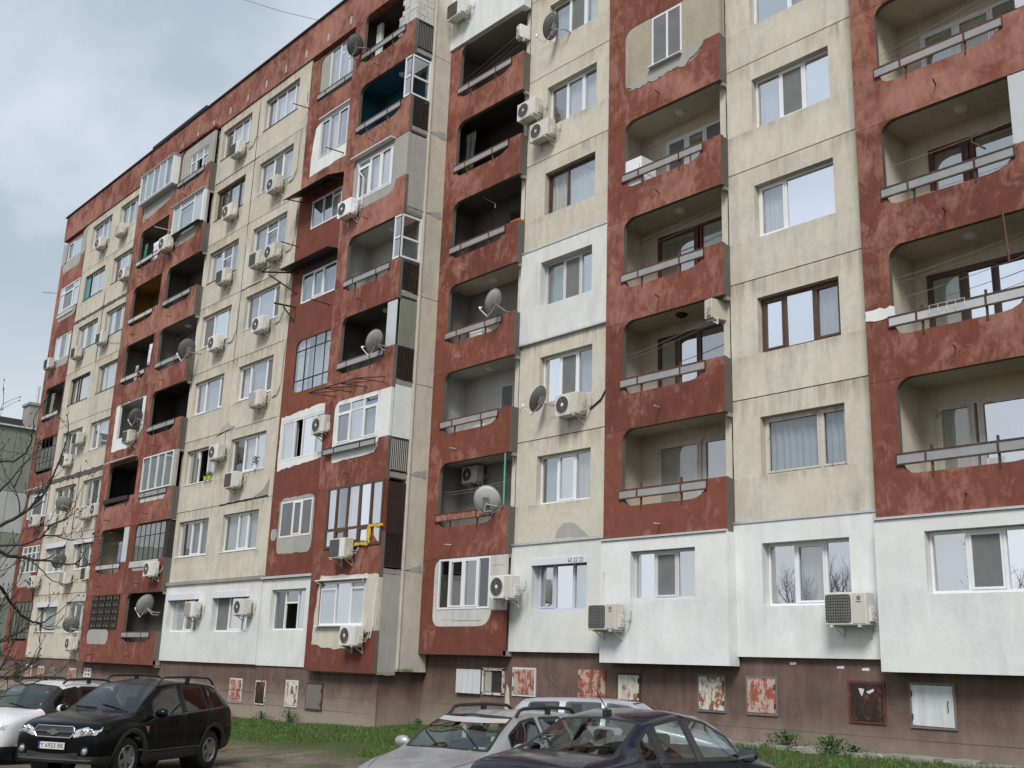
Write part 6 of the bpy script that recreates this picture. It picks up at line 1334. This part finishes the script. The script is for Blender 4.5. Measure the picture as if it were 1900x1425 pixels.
# black off-roader
root, bvh = make_car('parked_car', 'black off-road car with chrome grille bar, plate and grey wheel arches', SUV, 'paint_black', (-20.56, -10.58, gz(-20.56, -10.58)), R(302.8), (1.35, -1.36), .365, low='plastic_grey', glass='car_glass', rglass='car_glass_dark', flare=True, arch=.445)
for s in (1, -1):
    sd_ = 'left' if s > 0 else 'right'
    proj_patch(bvh, [(s*.36, .79), (s*.40, .74), (s*.76, .79), (s*.81, .87), (s*.79, .92), (s*.58, .915), (s*.44, .87)][::s], 'front', 'headlight', 'lamp_glass', root, .010)
    for (yy, zz_, q) in ((.54, .835, .045), (.67, .85, .048)):
        p = project(bvh, s*yy, zz_, 'front', .014); M4 = Matrix.Translation(p) @ Matrix.Rotation(PI/2, 4, 'Y'); MB().lathe([(q, 0), (q*.8, .012), (q*.5, .004), (.001, .006)], 16, M4).build('lamp_bulb', 'chrome', root, smooth=True)
    p = project(bvh, s*.62, .53, 'front', .004); M4 = Matrix.Translation(p) @ Matrix.Rotation(PI/2, 4, 'Y'); MB().lathe([(.075, 0), (.07, .015), (.055, .004), (.05, -.02)], 18, M4).build('fog_lamp_bezel', 'plastic_black', root, smooth=True); MB().lathe([(.048, .006), (.03, .016), (.001, .020)], 16, M4).build('fog_lamp', 'lamp_glass', root, smooth=True)
    mirror(root, .70, s*1.02, 1.12, 'paint_black', s); roof_rail(root, .22, -1.72, s*.575, 1.645, h=.085)
    proj_line(bvh, [(.55, 1.055), (-.3, 1.085), (-1.2, 1.13), (-1.72, 1.165)], sd_, 'chrome_strip', 'chrome', root, .009, .004)
    for ln in ([(.62, 1.0), (.66, .70), (.60, .46)], [(-.32, 1.06), (-.33, .7), (-.30, .46)], [(-1.22, 1.10), (-1.12, .86), (-.98, .66), (-.94, .5)]): proj_line(bvh, ln, sd_, 'door_gap', 'trim_rubber', root, .005, -.001)
    for xx in (-.10, -.95): proj_patch(bvh, rect(xx-.09, xx+.09, .915, .95), sd_, 'door_handle', 'paint_black', root, .022, .05)
    proj_patch(bvh, [(.86, .90), (.98, .90), (.88, .78)][::1], sd_, 'side_vent', 'chrome', root, .006, .04)
    proj_patch(bvh, [(-2.22, .80), (-2.06, .86), (-2.02, 1.12), (-2.16, 1.10)], sd_, 'tail_lamp', 'tail_red', root, .008, .05)
    proj_line(bvh, [(.92, .47), (-.92, .47)], sd_, 'sill_strip', 'plastic_grey', root, .016, .006)
# grille: dark slots with a chrome surround and the bow-tie badge
proj_patch(bvh, [(-.40, .80), (-.36, .745), (-.2, .725), (.2, .725), (.36, .745), (.40, .80), (.36, .90), (.2, .915), (-.2, .915), (-.36, .90)], 'front', 'grille', 'plastic_black', root, .006)
for zz_, w_, r_ in ((.912, .355, .012), (.735, .33, .010)): proj_line(bvh, [(-w_, zz_), (w_, zz_)], 'front', 'grille_bar', 'chrome', root, r_, .012)
proj_line(bvh, [(-.40, .82), (.40, .82)], 'front', 'grille_bar', 'plastic_grey', root, .028, .004); 
for s in (1, -1): proj_line(bvh, [(s*.36, .905), (s*.405, .82), (s*.335, .735)], 'front', 'grille_bar', 'chrome', root, .011, .012)
p = project(bvh, 0, .82, 'front', .035); q = MB().prism([(-.105, -.022), (-.042, -.022), (-.05, -.048), (.052, -.048), (.042, -.022), (.105, -.022), (.115, .022), (.050, .022), (.058, .048), (-.045, .048), (-.034, .022), (-.115, .022)], p.x-.02, p.x, axis='x'); q.v = [(x, y, z+.82) for x, y, z in q.v]; q.build('badge', 'chrome', root)
p = project(bvh, 0, .60, 'front', .012); pl = MB().box(p.x-.0, p.x+.012, -.26, .26, .545, .655).build('number_plate', 'plate_white', root); MB().box(p.x+.0125, p.x+.0135, -.26, -.222, .545, .655).build('country_band', 'plate_blue', pl)
MT = Matrix(((0, 0, 1, p.x+.0135), (1, 0, 0, .018), (0, 1, 0, .598), (0, 0, 0, 1))); textmesh('Y 6923 BK', .105, pl, MT, 'ink_black')
proj_patch(bvh, rect(-.50, .50, .40, .50), 'front', 'lower_grille', 'plastic_black', root, .006); proj_line(bvh, [(-.72, .375), (.72, .375)], 'front', 'skid_edge', 'plastic_grey', root, .02, .004)
wiper(root, bvh, (1.06, .55), (.97, -.05)); wiper(root, bvh, (1.06, -.10), (.97, -.62)); MB().box(.55, .60, .50, .58, 1.17, 1.25).build('windshield_sticker', 'plate_white', root)
for s in (1, -1): proj_line(bvh, [(1.02, s*.70), (1.5, s*.70), (2.02, s*.56)], 'top', 'bonnet_gap', 'trim_rubber', root, .005, -.001)

# white off-roader beside it
root, bvh = make_car('parked_car', 'white compact off-road car with black pillars beside the black one', SUV, 'paint_white', (-24.49, -10.99, gz(-24.49, -10.99)), R(304.1), (1.28, -1.28), .335, low='plastic_black', sx=.915, sy=.95, sz=.97, pillar='plastic_black', glass='car_glass', rglass='car_glass_dark', arch=.41)
for s in (1, -1):
    sd_ = 'left' if s > 0 else 'right'
    proj_patch(bvh, [(s*.40, .78), (s*.50, .70), (s*.74, .74), (s*.79, .84), (s*.66, .87), (s*.46, .87)][::s], 'front', 'headlight', 'lamp_glass', root, .010)
    mirror(root, .66, s*1.0, 1.12, 'paint_white', s); roof_rail(root, .12, -1.62, s*.555, 1.62, h=.06, r_=.026)
    for ln in ([(.60, 1.0), (.62, .70), (.56, .46)], [(-.32, 1.04), (-.33, .7), (-.30, .46)]): proj_line(bvh, ln, sd_, 'door_gap', 'trim_rubber', root, .005, -.001)
proj_patch(bvh, rect(-.36, .36, .74, .88), 'front', 'grille', 'plastic_black', root, .006); proj_patch(bvh, rect(-.66, .66, .38, .58), 'front', 'lower_grille', 'plastic_black', root, .006)
wiper(root, bvh, (.98, .5), (.90, -.1)); MB().box(.56, .61, .42, .50, 1.14, 1.20).build('windshield_sticker', 'plate_white', root); MB().box(.42, .46, .40, .47, 1.40, 1.44).build('toll_sticker', 'teal_paint', root); MB().box(.72, .90, .0, .28, 1.06, 1.10).build('paper_on_dash', 'leaf_pale', root)

# silver estate
root, bvh = make_car('parked_car', 'silver estate car with black roof rails and crossed wipers', WAG, 'paint_silver', (-11.61, -9.43, gz(-11.61, -9.43)+.01), R(288.3), (1.30, -1.31), .305, glass='car_glass', arch=.36)
for s in (1, -1):
    sd_ = 'left' if s > 0 else 'right'
    mirror(root, .68, s*.92, 1.0, 'paint_silver', s); roof_rail(root, .16, -1.62, s*.525, 1.395, h=.085, r_=.024)
    proj_patch(bvh, [(s*.34, .66), (s*.38, .54), (s*.70, .56), (s*.80, .66), (s*.78, .74), (s*.55, .72)][::s], 'front', 'headlight', 'lamp_glass', root, .010)
    proj_line(bvh, [(1.06, s*.70), (1.5, s*.66), (1.95, s*.52)], 'top', 'bonnet_gap', 'trim_rubber', root, .006, -.002); proj_line(bvh, [(1.9, s*.10), (1.5, s*.30), (1.05, s*.40)], 'top', 'bonnet_crease', 'paint_silver', root, .007, -.003)
    for ln in ([(.62, .9), (.66, .60), (.60, .36)], [(-.25, .94), (-.26, .6), (-.25, .36)]): proj_line(bvh, ln, sd_, 'door_gap', 'trim_rubber', root, .005, -.001)
proj_line(bvh, [(.30, -.5), (.37, 0), (.30, .5)], 'top', 'roof_seam', 'trim_rubber', root, .008, -.001)
sv = proj_patch(bvh, [(.31, -.52), (.40, -.2), (.42, 0), (.40, .2), (.31, .52), (.42, .53), (.53, .2), (.55, 0), (.53, -.2), (.42, -.53)][::-1], 'top', 'sun_strip', 'grey_sill', root, .006)
wiper(root, bvh, (1.02, .48), (.70, .02)); wiper(root, bvh, (1.06, -.12), (.74, -.52)); MB().box(.50, .52, -.08, -.02, 1.10, 1.26).build('hanging_tag', 'plate_white', root); MB().box(.60, .64, .44, .50, 1.08, 1.14).build('windshield_sticker', 'plate_white', root); MB().box(.86, .92, .36, .52, 1.0, 1.02).build('paper_on_dash', 'plate_white', root); proj_patch(bvh, rect(-.30, .30, .58, .68), 'front', 'grille', 'plastic_black', root, .006)

# dark blue saloon, tail towards the camera
root, bvh = make_car('parked_car', 'dark blue saloon seen from behind with short roof aerial', SED, 'paint_navy', (-8.73, -9.5, gz(-8.73, -9.5)+.02), R(101.3), (1.35, -1.35), .31, rear_glass=((10, 12),), glass='car_glass', arch=.365, sx=1.015, sy=1.015, sz=1.02)
for s in (1, -1):
    sd_ = 'left' if s > 0 else 'right'
    mirror(root, .76, s*.95, 1.0, 'paint_navy', s)
    for ln in ([(.70, .93), (.74, .60), (.66, .36)], [(-.21, .95), (-.22, .6), (-.20, .36)], [(-1.08, .96), (-1.0, .75), (-.92, .5)]): proj_line(bvh, ln, sd_, 'door_gap', 'trim_rubber', root, .005, -.001)
    proj_line(bvh, [(.62, .94), (-.2, .955), (-1.05, .975)], sd_, 'waist_strip', 'trim_rubber', root, .010, .003)
    proj_patch(bvh, [(s*.46, .70), (s*.80, .70), (s*.80, .86), (s*.50, .84)][::s], 'rear', 'tail_lamp', 'tail_red', root, .008, .05)
    proj_line(bvh, [(-1.70, s*.66), (-2.0, s*.66), (-2.28, s*.60)], 'top', 'boot_gap', 'trim_rubber', root, .005, -.001)
p = project(bvh, -.80, 0, 'top', 0); MB().box(-.86, -.76, -.03, .03, p.z-.01, p.z+.045).tube([(-.80, 0, p.z+.03), (-1.10, 0, p.z+.30)], [.007, .004], 5).build('roof_aerial', 'plastic_black', root)
p = project(bvh, 0, .87, 'rear', .008); M4 = Matrix.Translation(p) @ Matrix.Rotation(-PI/2, 4, 'Y'); b_ = MB().lathe([(.058, 0), (.054, .010), (.047, .010), (.045, 0)], 24, M4).build('badge', 'chrome', root, smooth=True)
vw = MB()
for P in (((-.026, .040), (0, -.002), (.026, .040)), ((-.044, .012), (-.018, -.042), (0, .004), (.018, -.042), (.044, .012))):
    for u, v in zip(P, P[1:]): vw.bar((p.x-.006, p.y+u[0], p.z+u[1]), (p.x-.006, p.y+v[0], p.z+v[1]), .009)
vw.build('badge_strokes', 'chrome', b_)

# pale grey-lilac car behind the saloon, side on
root, bvh = make_car('parked_car', 'pale lilac-grey car half hidden between the dark saloon and the wall', WAG, 'paint_lavender', (-14.45, -3.60, gz(-14.45, -3.7)-.03), R(32), (1.22, -1.22), .30, sx=1.0, sy=.97, sz=.97, glass='car_glass', arch=.355)
for s in (1, -1):
    proj_patch(bvh, [(s*.36, .64), (s*.40, .54), (s*.70, .56), (s*.79, .68), (s*.74, .76), (s*.5, .72)][::s], 'front', 'headlight', 'lamp_glass', root, .010); mirror(root, .66, s*.90, 1.0, 'paint_lavender', s)
MB().tube([(-1.2, 0, 1.46), (-1.55, 0, 1.75)], [.008, .004], 5).build('roof_aerial', 'plastic_black', root)
# ------------------------------------------------------------------ bare trees
a = N('bark'); c = a.ramp(a.noise(18, 6, .65, a.map((1, 1, .3))), (.3, (.030, .026, .023)), (.7, (.075, .064, .056))); a.set(col=c, rough=.9, spec=.2); a.bump(a.noise(60, 4), .5)
LIMBS = [
 [(-16.34, -15.32, 4.38), (-16.15, -15.11, 4.53), (-15.96, -14.96, 4.57), (-15.81, -14.82, 4.57), (-15.65, -14.71, 4.71), (-15.46, -14.73, 4.85), (-15.28, -14.79, 4.91), (-15.16, -14.82, 5.15)],
 [(-16.41, -15.18, 3.41), (-16.20, -14.95, 3.57), (-16.09, -14.79, 3.69), (-15.90, -14.60, 3.85), (-15.79, -14.51, 3.95), (-15.63, -14.42, 4.12), (-15.49, -14.38, 4.31), (-15.30, -14.37, 4.55), (-15.13, -14.36, 4.93)],
 [(-15.90, -14.60, 3.85), (-16.05, -14.59, 4.05), (-16.23, -14.64, 4.27), (-16.42, -14.71, 4.45), (-16.52, -14.77, 4.63), (-16.70, -14.80, 4.82)],
 [(-16.23, -14.64, 4.27), (-16.20, -14.58, 4.49), (-16.16, -14.58, 4.65), (-16.21, -14.55, 4.83)],
 [(-16.41, -15.20, 3.49), (-16.35, -14.89, 3.44), (-16.33, -14.66, 3.36), (-16.30, -14.52, 3.30), (-16.29, -14.33, 3.31), (-16.23, -14.22, 3.27), (-16.19, -14.02, 3.28), (-16.15, -13.97, 3.25), (-16.09, -13.67, 3.26), (-16.09, -13.55, 3.23)],
 [(-16.29, -14.33, 3.31), (-16.04, -14.28, 3.22), (-15.80, -14.19, 3.09), (-15.65, -14.10, 2.96), (-15.43, -14.00, 2.92), (-15.25, -13.99, 2.93)],
 [(-16.42, -15.14, 3.27), (-16.25, -14.90, 3.37), (-16.10, -14.74, 3.42), (-15.92, -14.52, 3.44), (-15.80, -14.40, 3.50), (-15.68, -14.31, 3.57), (-15.60, -14.20, 3.59), (-15.51, -14.12, 3.56), (-15.43, -14.01, 3.53), (-15.31, -13.82, 3.57)],
 [(-16.42, -15.14, 3.12), (-16.57, -14.76, 3.07), (-16.69, -14.48, 2.88), (-16.91, -14.32, 2.80), (-17.16, -14.18, 2.71), (-17.37, -13.93, 2.53), (-17.53, -13.71, 2.45), (-17.72, -13.51, 2.43), (-17.88, -13.40, 2.45), (-18.06, -13.16, 2.60)],
 [(-17.72, -13.51, 2.43), (-17.71, -13.45, 2.36), (-17.66, -13.35, 2.34), (-17.68, -13.20, 2.37), (-17.75, -13.11, 2.40)],
 [(-16.09, -13.67, 3.26), (-15.92, -13.65, 3.35), (-15.72, -13.68, 3.46)],
 [(-15.68, -14.31, 3.57), (-15.48, -14.31, 3.71), (-15.30, -14.18, 3.78), (-15.16, -14.14, 3.86), (-14.93, -14.19, 4.01), (-14.76, -14.19, 4.18)],
 [(-16.41, -14.96, 1.74), (-16.16, -14.70, 1.86), (-15.90, -14.58, 1.94), (-15.70, -14.46, 1.90), (-15.51, -14.33, 1.78), (-15.28, -14.28, 1.89), (-15.15, -14.32, 2.10)],
 [(-16.40, -14.92, 1.46), (-16.17, -14.59, 1.60), (-16.06, -14.49, 1.65), (-15.87, -14.33, 1.61), (-15.71, -14.24, 1.55), (-15.59, -14.19, 1.58), (-15.47, -14.04, 1.66)],
 [(-16.39, -14.90, 1.32), (-16.10, -14.65, 1.40), (-15.94, -14.48, 1.39), (-15.74, -14.41, 1.41), (-15.61, -14.33, 1.42), (-15.50, -14.32, 1.46)],
 [(-16.43, -15.02, 2.17), (-16.26, -14.63, 2.08), (-16.18, -14.52, 2.11), (-16.09, -14.35, 2.22), (-16.01, -14.24, 2.32), (-15.94, -14.23, 2.58)],
 [(-16.37, -14.87, 1.10), (-16.41, -14.57, 1.50), (-16.42, -14.39, 1.75), (-16.44, -14.29, 1.98), (-16.49, -14.22, 2.21), (-16.52, -14.22, 2.36)],
 [(-16.37, -15.25, 4.01), (-16.27, -15.01, 4.07), (-16.12, -14.85, 4.18), (-16.00, -14.79, 4.30), (-15.83, -14.77, 4.40), (-15.68, -14.71, 4.55)],
]
def twigs(m, rnd_, p, d, L_, r_, depth):
    """random side shoots with swollen buds"""
    q = p.copy(); dd = d.copy(); path = [q.copy()]; n = max(2, int(L_/.09))
    for i in range(n):
        dd = (dd+Vector((rnd_.uniform(-.35, .35), rnd_.uniform(-.35, .35), rnd_.uniform(-.15, .32)))).normalized(); q = q+dd*(L_/n); path.append(q.copy())
        if depth > 0 and rnd_.random() < .55:
            sd_ = (dd+Vector((rnd_.uniform(-1, 1), rnd_.uniform(-1, 1), rnd_.uniform(-.4, 1)))).normalized(); twigs(m, rnd_, q, sd_, L_*rnd_.uniform(.35, .6), r_*.6, depth-1)
    rr_ = [r_*(1-.6*i/len(path)) for i in range(len(path))]; m.tube(path, rr_, 5)
    m.tube([q, q+dd*.02, q+dd*.045], [.005, .009, .002], 5)
rt_ = random.Random(17)
t = thing('bare_tree', 'bare budding tree whose branches reach in at the left edge', 'tree', (-16.25, -14.75, gz(-16.2, -14.7)))
inv = -Vector(t.location)
trunk = [Vector(v) for v in ((-16.22, -14.72, -.2), (-16.30, -14.80, .5), (-16.38, -14.88, 1.35), (-16.43, -15.08, 2.75), (-16.36, -15.30, 4.25), (-16.30, -15.6, 5.4), (-16.6, -15.9, 6.3))]
tk = MB().tube([v+inv for v in trunk], [.17, .14, .125, .11, .085, .055, .02], 10); tk.build('trunk', 'bark', t, smooth=True)
cr_ = MB(); lm = None
for li, Lm in enumerate(LIMBS):
    P = [Vector(v) for v in Lm]; Q = []
    for a_, b_ in zip(P, P[1:]):
        for k in range(3): v = a_.lerp(b_, k/3); Q.append(v+(Vector((rt_.uniform(-.012, .012), rt_.uniform(-.012, .012), rt_.uniform(-.012, .012))) if k else Vector()))
    Q.append(P[-1]); main = li in (0, 1, 4, 6, 7, 11, 12, 14, 15, 16); r0 = (.032 if li in (1, 4, 7) else .021) if main else .012
    rr_ = [r0*(1-.78*i/len(Q)) for i in range(len(Q))]
    MB().tube([v+inv for v in Q], rr_, 7).build('limb', 'bark', t, smooth=True)
    for i in range(4, len(Q), 2):
        if rt_.random() < .36:
            d = (Q[i]-Q[i-1]).normalized(); sd_ = (d*.6+Vector((rt_.uniform(-.9, .9), rt_.uniform(-.9, .9), rt_.uniform(-.3, 1.0)))).normalized(); twigs(cr_, rt_, Q[i]+inv, sd_, rt_.uniform(.22, .6), rr_[i]*.55, 1)
    twigs(cr_, rt_, Q[-1]+inv, (Q[-1]-Q[-2]).normalized(), .3, rr_[-1], 1)
for i in range(18):                                             # the tangle low at the left edge and the unseen rest of the crown
    z0 = rt_.uniform(1.2, 2.4) if i < 8 else rt_.uniform(3.5, 6); s_ = Vector((-16.35, -14.95-.1*z0*.3, z0)); d = (Vector((rt_.uniform(-.5, .5), rt_.uniform(-.1, 1), rt_.uniform(-.3, .5))) if i < 8 else Vector((rt_.uniform(-1, -.2), rt_.uniform(-1, -.3), rt_.uniform(0, .6)))).normalized(); twigs(cr_, rt_, s_+inv, d, rt_.uniform(.6, 1.1), .011, 2)
cr_.build('crown', 'bark', t, smooth=True)
def grow(name, label, x, y, h, seed):
    r_ = random.Random(seed); t = thing(name, label, 'tree', (x, y, gz(x, y))); tk, cw = MB(), MB()
    def br(p, d, L_, r0, lv):
        n = 5; path = [p]; q = p; dd = d
        for i in range(n): dd = (dd+Vector((r_.uniform(-.22, .22), r_.uniform(-.22, .22), r_.uniform(-.05, .22)))).normalized(); q = q+dd*(L_/n); path.append(q)
        (tk if lv < 2 else cw).tube(path, [r0*(1-.65*i/n) for i in range(n+1)], 7 if lv < 2 else 4)
        if lv < 4:
            for i in range(2, n+1):
                for k in range(2 if lv < 3 else 1):
                    sd_ = (dd*.7+Vector((r_.uniform(-1, 1), r_.uniform(-1, 1), r_.uniform(-.1, .8)))).normalized(); br(path[i], sd_, L_*r_.uniform(.45, .62), r0*.42, lv+1)
    br(Vector((0, 0, -.2)), Vector((0, 0, 1)), h*.55, .16, 0)
    tk.build('trunk', 'bark', t, smooth=True); cw.build('crown', 'bark', t, smooth=True)
grow('bare_tree', 'bare tree mirrored in the white ground-floor window beside the large unit', -32, -31, 9.0, 4); grow('bare_tree', 'bare tree mirrored in the white ground-floor window nearest the camera', -23.5, -32, 9.0, 9)
